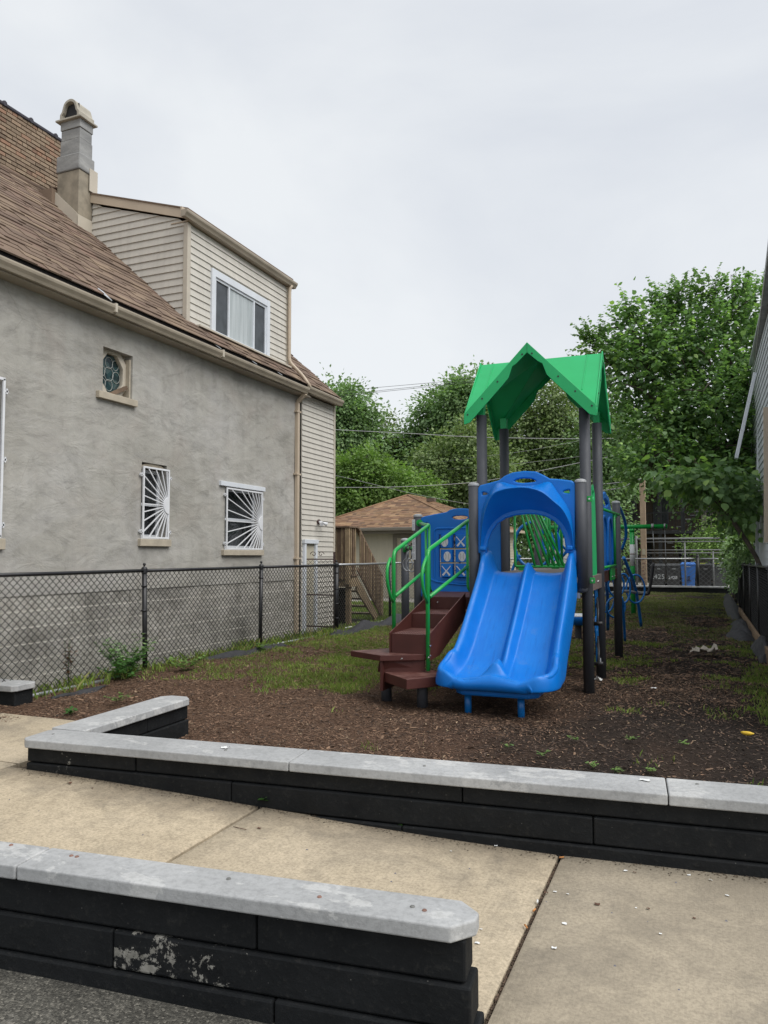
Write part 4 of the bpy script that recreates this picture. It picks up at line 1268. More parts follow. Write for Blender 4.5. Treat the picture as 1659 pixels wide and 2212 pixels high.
# rake board and dormer roof
mb = MB()
x0, x1 = DXF+0.05, -9.24
mb.hexa([(x1,DY0-0.05,dorm_z(x1)-0.02),(x0,DY0-0.05,dorm_z(x0)-0.03),(x0,DY0-0.028,dorm_z(x0)-0.03),(x1,DY0-0.028,dorm_z(x1)-0.02),
         (x1,DY0-0.05,dorm_z(x1)+0.13),(x0,DY0-0.05,dorm_z(x0)+0.115),(x0,DY0-0.028,dorm_z(x0)+0.115),(x1,DY0-0.028,dorm_z(x1)+0.13)])
obj('rake_board', mb, M_fascia, house)
mb = MB(); mb.hexa([(x1-0.9,DY0-0.065,dorm_z(x1)+0.134+.27),(x0,DY0-0.065,dorm_z(x0)+0.118),(x0,DY1+0.14,dorm_z(x0)+0.118),(x1-0.9,DY1+0.14,dorm_z(x1)+0.134+.27),
         (x1-0.9,DY0-0.065,dorm_z(x1)+0.155+.27),(x0,DY0-0.065,dorm_z(x0)+0.140),(x0,DY1+0.14,dorm_z(x0)+0.140),(x1-0.9,DY1+0.14,dorm_z(x1)+0.155+.27)])
obj('dormer_roof', mb, M_shingle, house)
gutter_y('gutter', DXF+0.04, DY0-0.22, 13.0, 6.885, 0.11, 0.10)
mb = MB(); mb.box(DXF-0.3, DXF+0.038, DY0-0.027, DY1+0.13, 6.791, 6.805); mb.box(DXF+0.012, DXF+0.038, DY0-0.2, DY1+0.13, 6.806, 6.95); obj('soffit', mb, M_fascia, house)
mb = MB(); mb.tube(fillet([(DXF+0.10, 12.84, 6.80), (DXF+0.07, 12.82, 6.72), (DXF+0.07, 12.82, zb+0.10), (DXF+0.30, 12.95, roof_z(-7.0)+0.10), (gx+0.08, 12.96, 4.80)], 0.08), 0.034, 8); obj('downspout', mb, M_fascia, house)
# dormer window: white slider of three lights
y0, y1, z0, z1 = WIN
mb = MB(); t = 0.10; X = DXF
mb.box(X-0.01, X+0.05, y0, y0+t, z0, z1); mb.box(X-0.01, X+0.05, y1-t, y1, z0, z1); mb.box(X-0.01, X+0.05, y0+t, y1-t, z1-t-0.02, z1); mb.box(X-0.01, X+0.06, y0+t, y1-t, z0, z0+t)
wf = obj('window', mb, M_vinyl, house, bevel=0.006)
ya, yb, za, zc_ = y0+t, y1-t, z0+t, z1-t-0.02
for a, b in ((ya, ya+0.04), (ya+0.40, ya+0.44), (yb-0.44, yb-0.40), (yb-0.04, yb)):
    m_ = MB(); m_.box(X-0.01, X+0.028, a, b, za, zc_); obj('mullion', m_, M_vinyl, wf)
obj('top_rail', MB().box(X-0.01, X+0.026, ya+0.04, yb-0.04, zc_-0.04, zc_-0.002), M_vinyl, wf); obj('bottom_rail', MB().box(X-0.01, X+0.026, ya+0.04, yb-0.04, za+0.002, za+0.04), M_vinyl, wf)
M_curt = Mat('net_curtain'); _v = M_curt.coord((1, 9, 0.4), kind='World')
M_curt.base(M_curt.ramp(M_curt.noise(_v, 1.6, 4), [(0.3, (0.33, 0.37, 0.38)), (0.7, (0.52, 0.56, 0.57))])); M_curt.rough(0.8); M_curt.bump(M_curt.noise(_v, 1.6, 4), 0.5, 0.05); M_curt = M_curt.m
M_screen = plain('fly_screen', (0.055, 0.062, 0.07), 0.35, 0.35, 5)
for (a, b, mt) in ((ya+0.04, ya+0.40, M_screen), (ya+0.44, yb-0.44, M_curt), (yb-0.40, yb-0.04, M_screen)):
    m_ = MB(); m_.box(X-0.008, X+0.004, a, b, za+0.04, zc_-0.04); obj('pane', m_, mt, wf)
mb = MB(); mb.box(DXF+0.0, DXF+0.12, DY0+0.2, DY1, zb-0.03, zb-0.002); obj('flashing', mb, M_trim, house)

# ---- chimney
def cbox(name, x0, x1, y0, y1, z0, z1, mat, bv=0.012): return obj(name, MB().box(x0, x1, y0, y1, z0, z1), mat, house, bevel=bv)
CX0, CX1, CY0, CY1 = -9.66, -9.245, 9.40, 9.685
cbox('chimney_foot', CX0-0.04, CX1+0.012, CY0-0.012, CY1+0.012, 6.4, 7.88, M_chimlow)
cbox('chimney_shaft', CX0-0.055, CX1+0.03, CY0-0.03, CY1+0.03, 7.881, 8.16, M_chim, 0.02)
for (z0, z1, e) in ((8.161, 8.42, 0.0), (8.424, 8.60, -0.008), (8.604, 8.745, 0.004)):
    cbox('chimney_block', CX0-e, CX1+e, CY0-e, CY1+e, z0, z1, M_chim, 0.008)
M_pipe = plain('cap_clay_cream', (0.38, 0.35, 0.29), 0.85, 0.15, 6, bump=0.2)
cbox('chimney_cap_base', CX0-0.07, CX1+0.055, CY0-0.055, CY1+0.055, 8.745, 8.775, M_pipe, 0.006)
# hooded cap: ogee-sided barrel open at both ends
def hood_prof(s):
    pts = [(-0.205*s, 0.0), (-0.20*s, 0.09), (-0.165*s, 0.13), (-0.145*s, 0.19)]
    pts += [(0.13*s*math.cos(math.radians(180-a))*1.05, 0.20+0.12*s*math.sin(math.radians(a))) for a in range(15, 180, 15)]
    pts += [(0.145*s, 0.19), (0.165*s, 0.13), (0.20*s, 0.09), (0.205*s, 0.0)]
    return pts
ccx = (CX0+CX1)/2
po = [(ccx+p[0], 8.776+p[1]) for p in hood_prof(1.0)]; pi_ = [(ccx+p[0]*0.80, 8.776+p[1]*0.88) for p in hood_prof(1.0)]
mb = MB(); n = len(po); ya, yb = CY0-0.03, CY1+0.03
mb.add([(p[0], ya, p[1]) for p in po]+[(p[0], yb, p[1]) for p in po]+[(p[0], ya, p[1]) for p in pi_]+[(p[0], yb, p[1]) for p in pi_],
       [(i, i+1, n+i+1, n+i) for i in range(n-1)]+[(2*n+i+1, 2*n+i, 3*n+i, 3*n+i+1) for i in range(n-1)]+[(i+1, i, 2*n+i, 2*n+i+1) for i in range(n-1)]+[(n+i, n+i+1, 3*n+i+1, 3*n+i) for i in range(n-1)])
obj('chimney_cap', mb, M_pipe, house)
obj('throat_shade', MB().box(ccx-0.15, ccx+0.15, CY0+0.03, CY0+0.035, 8.776, 9.03), M_dark, house)  # dark sheet across the open cap, standing for the shade inside
# cream metal flashing round the chimney foot
mb = MB(); mb.hexa([(CX0-0.10,CY0-0.03,roof_z(CX0-0.10)),(CX1+0.0,CY0-0.03,roof_z(CX1)),(CX1+0.0,CY0-0.015,roof_z(CX1)),(CX0-0.10,CY0-0.015,roof_z(CX0-0.10)),
                    (CX0-0.10,CY0-0.03,roof_z(CX0-0.10)+0.24),(CX1+0.0,CY0-0.03,roof_z(CX1)+0.22),(CX1+0.0,CY0-0.015,roof_z(CX1)+0.22),(CX0-0.10,CY0-0.015,roof_z(CX0-0.10)+0.24)])
obj('flashing', mb, M_trim, house)
mb = MB(); mb.box(CX1+0.013, CX1+0.024, CY0-0.028, CY1+0.02, roof_z(CX1)-0.05, roof_z(CX1)+0.20); obj('flashing', mb, M_trim, house)
mb = MB(); mb.box(CX1+0.031, CX1+0.04, CY1-0.09, CY1+0.09, 7.60, 7.98); obj('flashing', mb, M_trim, house)
mb = MB(); mb.hexa([(CX0-0.42,CY0-0.1,roof_z(CX0-0.35)+0.0),(CX0-0.06,CY0-0.1,roof_z(CX0-0.06)-0.06),(CX0-0.06,CY0+0.3,roof_z(CX0-0.06)),(CX0-0.42,CY0+0.3,roof_z(CX0-0.35)),
                    (CX0-0.42,CY0-0.1,roof_z(CX0-0.35)+0.03),(CX0-0.06,CY0-0.1,roof_z(CX0-0.06)+0.28),(CX0-0.06,CY0+0.3,roof_z(CX0-0.06)+0.28),(CX0-0.42,CY0+0.3,roof_z(CX0-0.35)+0.03)])
obj('roof_cricket', mb, M_shingle, house)
house.rotation_euler.x = -0.0105

# ================================================================== BRICK BUILDING BEYOND THE ROOF
bb = thing('brick_building', (-11.5, 9, 0), 'tall old common brick building rising behind the shingle roof', 'building')
BX = -11.52; by0, by1, bz0, bz1 = 4.0, 11.55, 7.4, 9.72
obj('wall', MB().box(-19, BX-0.02, by0, by1, -0.1, bz1), M_bmortar, bb)
its = []; r = random.Random(3); k = 0; z = bz0
while z < bz1-0.03:
    y = 8.9 + (0.11 if k % 2 else 0)
    head = (k % 6 == 5)
    w = 0.115 if head else 0.225
    while y < by1-0.02:
        b = min(y+w, by1)-0.006; a = y+0.006
        its.append(((BX-0.012+r.uniform(-.006,.006), (a+b)/2, z+0.036), I3, (0.05, b-a, 0.058+r.uniform(-.004,.003))))
        y += w
    z += 0.078; k += 1
pieces('brick', bb, M_brick, its, stuffname='brick_field')
M_tile = plain('dark_coping_tile', (0.030, 0.026, 0.035), 0.5, 0.3, 5)
y = 4.0
while y < by1:
    o = obj('coping_tile', MB().box(BX-0.25, BX+0.035, y+0.004, min(y+0.6, by1)-0.004, bz1, bz1+0.07), M_tile, bb, bevel=0.02); y += 0.6
    obj('tile_roll', MB().tube([(BX-0.25, y-0.03, bz1+0.05), (BX+0.04, y-0.03, bz1+0.05)], 0.05, 8), M_tile, bb) if y < by1 else None
# ================================================================== PLAY STRUCTURE
ps = thing('play_structure', (-1.76, 9.4, 0), 'blue and green playground structure with twin slide, gabled roof, brown steps and climbers', 'play structure')
XL, XR, YF, YB = -2.355, -1.167, 8.80, 9.93
PR = 0.0605
def post(x, y, zt, zb=None, r=PR, cap=True, lean=0.0):
    z0 = lot_z(x, y)-0.05 if zb is None else zb
    mb = MB(); mb.tube([(x, y, z0), (x, y, zt)], r, 24)
    o = obj('post', mb, M_post, ps)
    if cap:
        c = MB(); c.lathe([(r+0.003, -0.02), (r+0.004, 0.0), (r*0.85, 0.012), (r*0.5, 0.020), (0.0, 0.023)], x, y, 24, zt); obj('post_cap', c, M_cap, o)
    return o
for (x, y) in ((XL, YF), (XR, YF), (XL, YB), (XR, YB)): post(x, y, 3.22, cap=False)
# short posts carrying the slide hood; the right one ends in a rounded foot in mid air
sxl, sxr, sy = -2.415, -1.20, 8.64
post(sxl, sy, 2.395)
o = post(sxr, sy, 2.39, zb=1.20)
c = MB(); c.lathe([(0.0, -0.045), (PR*0.6, -0.042), (PR*0.92, -0.022), (PR, 0.0), (PR, 0.01)], sxr, sy, 24, 1.20); obj('post_foot', c, M_post, o)
p5 = post(-3.57, YB, 2.105)
p6 = post(-4.13, 10.9, 1.79)
post(-1.16, 12.1, 2.34); post(-2.35, 12.1, 2.34)
# green clamps with bolts
def clamp(x, y, z, dx=1):
    b = MB(); b.box(x-0.028, x+0.028, y-0.010, y+0.006, z-0.032, z+0.032); o = obj('clamp', b, M_green, ps, bevel=0.004)
    k = MB(); k.tube([(x, y-0.012, z), (x, y-0.020, z)], 0.010, 8); obj('bolt', k, M_bolt, o)
clamp(-1.115, 8.70, 2.19); clamp(-1.10, 8.72, 1.29); clamp(-2.27, 8.68, 2.20)

# ---- decks
def deck(x0, x1, y0, y1, z, depth=0.10):
    d = obj('deck', MB().box(x0, x1, y0, y1, z-0.03, z), M_deck, ps, bevel=0.006)
    f = MB(); t = 0.012
    f.box(x0, x1, y0-t, y0, z-depth-0.03, z-0.004); f.box(x0, x1, y1, y1+t, z-depth-0.03, z-0.004)
    f.box(x0-t, x0, y0, y1, z-depth-0.03, z-0.004); f.box(x1, x1+t, y0, y1, z-depth-0.03, z-0.004)
    obj('deck_skirt', f, M_brown, d)
    return d
deck(XL+0.065, XR-0.065, YF-0.05, YB-0.02, 1.36)
deck(XL+0.065, XR-0.065, YB+0.02, 12.05, 1.36)
dk = MB(); dk.prism([(-3.10, YF+0.032), (XL-0.075, YF+0.032), (XL-0.075, YB-0.04), (-3.50, YB-0.04)], 'z', 0.94, 1.075); obj('deck', dk, M_brown, ps, bevel=0.006)
b = MB(); b.box(XR-0.04, XR+0.035, YF+0.06, YB-0.06, 1.16, 1.33); obj('side_beam', b, M_deck, ps, bevel=0.004)
for y in (9.42, 9.5):
    b = MB(); b.tube([(XR+0.034, y, 1.25), (XR+0.044, y, 1.25)], 0.012, 8); obj('bolt', b, M_bolt, ps)
for zz in (1.20,):
    b = MB(); b.box(-1.31, -1.22, 8.60, 8.63, 1.27, 1.33); b.box(-1.31, -1.22, 8.60, 8.63, 1.10, 1.16); obj('bracket', b, M_steel, ps)

# ---- twin slide
SX = -1.79
path_pts = [(8.80,1.372),(8.70,1.368),(8.62,1.345),(8.52,1.262),(8.30,1.055),(8.05,0.835),(7.82,0.640),(7.66,0.515),(7.52,0.438),(7.40,0.382),(7.30,0.362),(7.22,0.366),(7.15,0.402),(7.10,0.410),(7.066,0.392),(7.058,0.360),(7.075,0.328),(7.12,0.312)]
sp = smooth_path([(0, a, b) for a, b in path_pts], 5)
NS = len(sp)
def section(u, t_y, edge):
    pass
rows = []
frm = 0.0
NU = 72
arc = [0]
for i in range(1, NS): arc.append(arc[-1] + (sp[i]-sp[i-1]).length)
AT = arc[-1]
def lerp_tab(tab, x):
    if x <= tab[0][0]: return tab[0][1]
    for (a, va), (b, vb) in zip(tab[:-1], tab[1:]):
        if x <= b:
            t = (x-a)/(b-a); t = t*t*(3-2*t); return va*(1-t)+vb*t
    return tab[-1][1]
for i, p in enumerate(sp):
    y, z = p.y, p.z
    # tangent and normal of the profile
    q = sp[min(i+1, NS-1)] - sp[max(i-1, 0)]; q.normalize()
    nrm = Vector((0, q.z, -q.y))
    kup = min(1, max(0, (arc[i]-(AT-0.75))/0.25)); nrm = nrm.lerp(Vector((0,0,1)), kup)
    prog = arc[i]
    lip = i/(NS-1)
    yy = max(y, 7.065) if prog > AT-0.35 else y
    endt = max(0.0, (prog-(AT-0.42))/0.42)                  # 0..1 over the last run of the chute
    hw = lerp_tab([(0, .535), (1.2, .545), (AT-.62, .560), (AT-.42, .572), (AT, .575)], prog)
    # plan outline rounds off at the front corners
    frm = max(frm, min(1.0, max(0.0, (7.36-y)/0.295))) if prog > AT-0.8 else 0.0
    hw -= 0.20*(1 - math.sqrt(max(0.0, 1-frm*frm)))
    flare = 0.045*sstep(AT-0.75, AT-0.40, prog)
    rail = lerp_tab([(0, .235), (0.12, .225), (0.35, .165), (1.2, .150), (AT-.70, .145), (AT-.60, .165), (AT-.48, .135), (AT-.38, .125), (AT-0.16, .05), (AT-.10, .012), (AT, .0)], prog)
    div = lerp_tab([(0, .02), (0.06, .075), (0.14, .125), (0.4, .115), (1.3, .100), (AT-.62, .075), (AT-.50, .085), (AT-.38, .22), (AT-.29, .20), (AT-.18, .045), (AT-0.08, .012), (AT, .0)], prog)
    dw = lerp_tab([(0, .050), (AT-.65, .050), (AT-.5, .055), (AT-.36, .085), (AT-.2, .17), (AT, .24)], prog)
    row = []
    for j in range(NU+1):
        s_ = -1 + 2*j/NU
        # cluster samples near rails and divider
        a = abs(s_); sg = 1 if s_ > 0 else -1
        # lateral coordinate 0..1 -> metres
        if a < 0.22: lat = a/0.22*(dw*1.5)
        elif a < 0.60: lat = dw*1.5 + (a-0.22)/0.38*(hw-0.17-dw*1.5)
        else: lat = hw-0.17 + (a-0.60)/0.40*0.17
        h = 0.0; outx = 0.0
        if a < 0.22:
            w = a/0.22; h = div*0.5*(1+math.cos(math.pi*min(1, w**0.9)))
        elif a > 0.60:
            w = (a-0.60)/0.40
            if w < 0.62: ww = w/0.62; h = rail*(ww*ww*(3-2*ww))**1.15; lat = hw-0.17 + 0.105*ww**0.8
            elif w < 0.80:
                ww = (w-0.62)/0.18; h = rail + 0.012*math.sin(math.pi*ww); lat = hw-0.065 + 0.042*ww
            else: ww = (w-0.80)/0.20; zt_ = max(z-0.17, 0.330) if kup > 0 else z-0.17; h = rail*(1-ww) + (zt_-z)*ww; lat = hw-0.023 + 0.023*min(1, ww*2.2)
        if sg < 0 and a > 0.4: lat += flare*min(1, (a-0.4)/0.4)
        P_ = Vector((SX - 0.035*(prog/AT) + sg*lat, y, z)) + nrm*h
        # soft dishing of each chute bed
        if 0.22 <= a <= 0.60: P_.z -= 0.014*math.sin(math.pi*(a-0.22)/0.38)
        row.append(tuple(P_))
    rows.append(row)
mb = MB(); mb.grid(rows)
slide = obj('slide', mb, M_blue, ps)
md = slide.modifiers.new('s', 'SOLIDIFY'); md.thickness = 0.010; md.offset = -1
md = slide.modifiers.new('ss', 'SUBSURF'); md.levels = 1; md.render_levels = 1
slide['label'] = 'glossy blue twin chute'
i0 = min(i for i in range(NS) if arc[i] > AT-0.95); i1 = max(i for i in range(NS) if arc[i] < AT-0.150)
jl, jr = 4, NU-4
path_r = [Vector(rows[i][jl]) for i in range(i0, i1-3)] + [Vector(rows[i1][j]) for j in range(jl+9, jr-8, 3)] + [Vector(rows[i][jr]) for i in range(i1-4, i0-1, -1)]
for _k in range(5):                                       # relax the corners into one flowing roll
    path_r = [path_r[0]] + [(path_r[k-1] + path_r[k]*2 + path_r[k+1])/4 for k in range(1, len(path_r)-1)] + [path_r[-1]]
nr_ = len(path_r)
mb = MB(); mb.tube([p - Vector((0, 0, 0.014)) for p in path_r], 0.03, 16, radii=[0.031*min(1, max(0.15, min(i, nr_-1-i)/9)) for i in range(nr_)]); obj('rolled_rim', mb, M_blue, slide)
# knobs where the side rails end
for sg, xx in ((-1, SX-0.60), (1, SX+0.53)):
    b = MB(); b.lathe([(0.0, 0.075), (0.022, 0.070), (0.036, 0.045), (0.040, 0.0), (0.040, -0.05)], xx+0.02*sg*0, 7.62, 14, 0.545)
    if False: obj('rail_end', b, M_blue, slide)
# rounded upstands at the top of each side, hooked under the hood
for xx in (SX-0.515, SX+0.515):
    b = MB(); b.tube([(xx, 8.68, 1.35), (xx, 8.655, 1.50), (xx*1.0, 8.645, 1.60), (xx, 8.65, 1.645)], 0.04, 14, radii=[0.055, 0.050, 0.040, 0.018]); obj('side_horn', b, M_blue, slide)
# base pan and legs
b = MB(); pl = [(SX-0.44, 7.62), (SX-0.44, 7.26), (SX-0.36, 7.17), (SX+0.29, 7.17), (SX+0.37, 7.26), (SX+0.37, 7.62)]
b.prism(pl, 'z', 0.245, 0.345); obj('slide_base', b, M_blue, slide, bevel=0.02)
for x in (-2.12, -1.60):
    b = MB(); b.tube([(x, 7.30, 0.0), (x, 7.30, 0.26)], 0.034, 14); obj('leg', b, M_blued, ps)

# ---- slide hood
HYP = 8.645
def hp(px_, py_, Y=HYP): return onY(px_, py_, Y)
def xz(px_, py_, Y=HYP): q = onY(px_, py_, Y); return (q[0], q[2])
outl = [xz(*p) for p in [(1036,1192),(1036,1120),(1036,1056),(1040,1051),(1060,1046),(1080,1040.5),(1092,1031),(1108,1024),(1133,1020.5),(1158,1022),(1175,1030),(1187,1037),(1210,1038.5),(1234,1041.5),(1240,1046),(1240,1120),(1240,1192),(1226,1192)]]
inner = [xz(*p) for p in [(1226,1184),(1222,1160),(1213,1138),(1200,1124),(1180,1113),(1160,1108.5),(1140,1107.5),(1115,1110),(1092,1117),(1074,1129),(1061,1146),(1053,1166),(1050,1184)]]
outl += inner + [xz(1050, 1192)]
slotL = [xz(*p) for p in [(1040,1062),(1046,1060.5),(1053,1062),(1059,1067),(1054,1071.5),(1040,1074)]]
slotR = [xz(*p) for p in [(1234,1055),(1226,1055.5),(1218,1058),(1212,1063),(1219,1068),(1234,1069.5)]]
hnd = [xz(*p) for p in [(1109,1041),(1113,1035),(1122,1031.5),(1134,1030.5),(1148,1031.5),(1157,1034.5),(1162,1040),(1156,1044),(1140,1046),(1122,1046)]]
hnd = [(q[0], q[2]) for q in smooth_path([(a, 0, c) for a, c in hnd], 4, closed=True)]
hood = plate('slide_hood', [outl, slotL, slotR, hnd], M_blue, ps, 'y', HYP, 0.06, 0.016, 3)
# visor: upper slope, front rim, and the deep dark underside running back to the opening
Cf = [(1039,1186,8.60),(1040,1158,8.56),(1043,1128,8.50),(1051,1096,8.42),(1065,1067,8.35),(1086,1057,8.335),(1108,1053,8.33),(1130,1052,8.33),(1150,1055,8.335),(1172,1063.5,8.35),(1196,1083,8.41),(1214,1099,8.47),(1228,1124,8.53),(1236,1152,8.58),(1239,1186,8.605)]
Cu = [(1038,1186,8.635),(1038.5,1150,8.625),(1040,1115,8.62),(1047,1086,8.615),(1066,1050,8.61),(1084,1041,8.61),(1106,1047,8.61),(1132,1050,8.61),(1160,1047,8.61),(1187,1040,8.61),(1204,1062,8.615),(1221,1086,8.615),(1234,1112,8.62),(1239,1150,8.625),(1240,1186,8.635)]
Ci = [(1050,1188,8.66),(1051,1170,8.66),(1056,1154,8.66),(1064,1140,8.66),(1078,1126,8.66),(1096,1115,8.66),(1116,1109.5,8.66),(1138,1107,8.66),(1160,1108,8.66),(1180,1112.5,8.66),(1198,1122,8.66),(1210,1133,8.66),(1219,1149,8.66),(1224,1168,8.66),(1226,1188,8.66)]
def curve3(C): return smooth_path([onY(a, b, Y) for a, b, Y in C], 4)
cf, cu3, ci = curve3(Cf), curve3(Cu), curve3(Ci)
rows = []
N_ = len(cf)
for s_ in (0, .25, .5, .75, .92): rows.append([tuple(cu3[i].lerp(cf[i], s_)) for i in range(N_)])
rows.append([tuple(cf[i] + Vector((0, -0.006, -0.004))) for i in range(N_)])
for s_ in (.05, .15, .35, .6, .8, 1.0): rows.append([tuple(cf[i].lerp(ci[i], s_) + Vector((0, 0, 0.0))) for i in range(N_)])
mb = MB(); mb.grid(rows); vis = obj('visor', mb, M_blue, hood)
md = vis.modifiers.new('s', 'SOLIDIFY'); md.thickness = 0.008; md.offset = 0
md = vis.modifiers.new('ss', 'SUBSURF'); md.levels = 1; md.render_levels = 1
for (a, b_) in ((1040, 1203), (1227, 1238)):
    x0 = onY(a, 1190, HYP)[0]; x1 = onY(b_ if b_ > 1210 else 1052, 1190, HYP)[0]
    k = MB(); k.box(min(x0, x1)-0.005, max(x0, x1)+0.005, HYP-0.075, HYP+0.02, 1.625, 1.675); obj('hood_foot', k, M_blue, hood, bevel=0.015)

# ---- gabled roof
RC = (-1.765, 9.365); RH = 0.735; RZP = 3.965; RZL = 3.235
cen = (RC[0], RC[1], RZP)
rid = {'f': (RC[0], RC[1]-RH, RZP), 'b': (RC[0], RC[1]+RH, RZP), 'l': (RC[0]-RH, RC[1], RZP), 'r': (RC[0]+RH, RC[1], RZP)}
cor = {'fl': (RC[0]-RH, RC[1]-RH, RZL), 'fr': (RC[0]+RH, RC[1]-RH, RZL), 'bl': (RC[0]-RH, RC[1]+RH, RZL), 'br': (RC[0]+RH, RC[1]+RH, RZL)}
roof = None
for a, c in (('f','fl'),('f','fr'),('b','bl'),('b','br'),('l','fl'),('l','bl'),('r','fr'),('r','br')):
    mb = MB(); A_, B_, C_ = Vector(cen), Vector(rid[a]), Vector(cor[c])
    nn = (B_-A_).cross(C_-A_); nn = nn.normalized(); nn = nn if nn.z > 0 else -nn
    th_ = nn*0.012
    mb.add([A_, B_, C_, A_-th_, B_-th_, C_-th_], [(0,1,2),(5,4,3),(0,3,4,1),(1,4,5,2),(2,5,3,0)])
    o = obj('roof_panel', mb, M_canopy, ps)
    # pressed rib down each panel
    m1 = B_.lerp(A_, 0.22); m2 = C_.lerp(A_, 0.22)
    k = MB(); k.beam(m1+nn*0.003, m2.lerp(m1, 0.08)+nn*0.003, 0.012, 0.006, nn); obj('rib', k, M_canopy, o)
# gable fascias: V boards with stepped inner edge and bolts
dep = 0.095
dz = RZP-RZL
def fascia_loop():
    h = RH
    up = [(-h-0.012, -dz-0.02), (0, 0.022), (h+0.012, -dz-0.02)]
    low = [(h+0.012, -dz-0.135), (h-0.055, -dz-0.115), (0.44*h, -0.44*dz-0.155), (0.30*h, -0.30*dz-0.145), (0.235*h, -0.27*dz-0.035), (0.17*h, -0.17*dz-0.08), (0.0, -0.088),
           (-0.17*h, -0.17*dz-0.08), (-0.235*h, -0.27*dz-0.035), (-0.30*h, -0.30*dz-0.145), (-0.44*h, -0.44*dz-0.155), (-h+0.055, -dz-0.115), (-h-0.012, -dz-0.135)]
    return up + low
for side in ('f', 'b', 'l', 'r'):
    lp = [(a, RZP+b) for a, b in fascia_loop()]
    if side in 'fb':
        yy = RC[1] + (-RH-0.010 if side == 'f' else RH+0.010)
        o = plate('gable_board', [[(RC[0]+a, b) for a, b in lp]], M_canopy, ps, 'y', yy, 0.016, 0.003, 1)
    else:
        xx = RC[0] + (-RH-0.010 if side == 'l' else RH+0.010)
        o = plate('gable_board', [[(RC[1]+a, b) for a, b in lp]], M_canopy, ps, 'x', xx, 0.016, 0.003, 1)
    if side in 'fr':
        for f_ in (0.05, 0.47, 0.72, 0.96):
            for sg in (-1, 1):
                s1 = sg*f_*RH if f_ > 0.06 else sg*0.055
                zz = RZP - abs(s1)/RH*dz - 0.055
                k = MB()
                if side == 'f': k.tube([(RC[0]+s1, yy-0.006, zz), (RC[0]+s1, yy-0.012, zz)], 0.0105, 10)
                else: k.tube([(xx+0.006, RC[1]+s1, zz), (xx+0.012, RC[1]+s1, zz)], 0.0105, 10)
                obj('bolt', k, M_black, o)
    if side == 'f':
        k = MB(); k.box(RC[0]-0.0015, RC[0]+0.0015, yy-0.0095, yy-0.0075, RZP-0.085, RZP+0.01); obj('seam', k, M_black, o)
for (x, y) in ((XL, YF), (XR, YF), (XL, YB), (XR, YB)):
    k = MB(); r_ = 0.045
    k.hexa([(x-.035,y-.035,3.18),(x+.035,y-.035,3.18),(x+.035,y+.035,3.18),(x-.035,y+.035,3.18),(x-.045,y-.045,3.36),(x+.045,y-.045,3.36),(x+.045,y+.045,3.36),(x-.045,y+.045,3.36)])
    obj('roof_bracket', k, M_canopy, ps, bevel=0.006)

# ---- steps
def tread(name, pts, z, th_=0.045, skirt=None):
    mb = MB(); mb.prism(pts, 'z', z-th_, z); return obj(name, mb, M_brown, ps, bevel=0.005)
X0, X1 = -3.02, -2.585
stairs = [(7.52, 0.765), (8.15, 0.925)]
t1 = tread('step', [(-3.05,7.39), (-2.66,7.04), (-2.42,7.33), (-2.40,7.58), (-2.75,7.74)], 0.385, 0.10)
t2 = tread('step', [(-3.48,7.52), (-3.045,7.30), (-2.63,7.53), (-2.63,7.80), (-3.12,7.92)], 0.565, 0.06)
k = MB(); k.box(-3.02, -2.65, 7.36, 7.375, 0.37, 0.56)
k = MB(); k.hexa([(-3.10,7.36,0.385),(-2.65,7.54,0.385),(-2.65,7.555,0.385),(-3.10,7.375,0.385),(-3.06,7.325,0.528),(-2.65,7.54,0.528),(-2.65,7.555,0.528),(-3.06,7.34,0.528)]); obj('riser', k, M_brown, ps)
k = MB(); k.hexa([(-3.09,7.34,0.30),(-3.07,7.34,0.30),(-3.44,7.52,0.44),(-3.46,7.52,0.44),(-3.09,7.34,0.527),(-3.07,7.34,0.527),(-3.44,7.52,0.527),(-3.46,7.52,0.527)])
k = MB(); k.prism([(-3.06,7.33),(-3.03,7.33),(-3.03,7.90),(-3.06,7.90)], 'z', 0.20, 0.524); obj('side_plate', k, M_brown, ps)
for (px_, py_) in ((870.6,1422),(922,1422)):
    q = onY(px_, py_, 7.40); kk = MB(); kk.tube([(q[0], q[1]-0.03 + (0.10 if px_ > 900 else 0), q[2]), (q[0], q[1]-0.05 + (0.10 if px_ > 900 else 0), q[2])], 0.009, 8); obj('bolt', kk, M_bolt, ps)
for (a, b_) in ((-2.62, 7.38), (-3.10, 7.60)):
    k = MB(); k.tube([(a, b_, 0.02), (a, b_, 0.38)], 0.055, 16); obj('step_post', k, M_post, ps)
for i, (y, z) in enumerate(stairs):
    y2 = (stairs[1][0] if i == 0 else YF+0.02)
    k = MB(); k.box(X0+0.012, X1-0.012, y, y2+0.03, z-0.012, z); o = obj('step', k, M_brown, ps)
    # serrated safety tread: rows of raised teeth
    for tr in range(5):
        yy = y + 0.035 + tr*0.055
        its = MB()
        nx = 13
        for a in range(nx):
            xa = X0+0.03 + (X1-X0-0.06)*a/nx
            its.add([(xa, yy-0.012, z), (xa+0.018, yy-0.012, z), (xa+0.009, yy, z+0.007), (xa+0.018, yy+0.012, z), (xa, yy+0.012, z)], [(0,1,2),(1,3,2),(3,4,2),(4,0,2)])
        obj('tread_grip', its, M_brown, o)
    zlow = 0.565 if i == 0 else 0.765
    k = MB(); k.box(X0+0.012, X1-0.012, y, y+0.012, zlow-0.01, z-0.0125); obj('riser', k, M_brown, ps)
k = MB(); k.box(X0+0.012, X1-0.012, YF+0.005, YF+0.017, 0.915, 1.07); obj('riser', k, M_brown, ps)
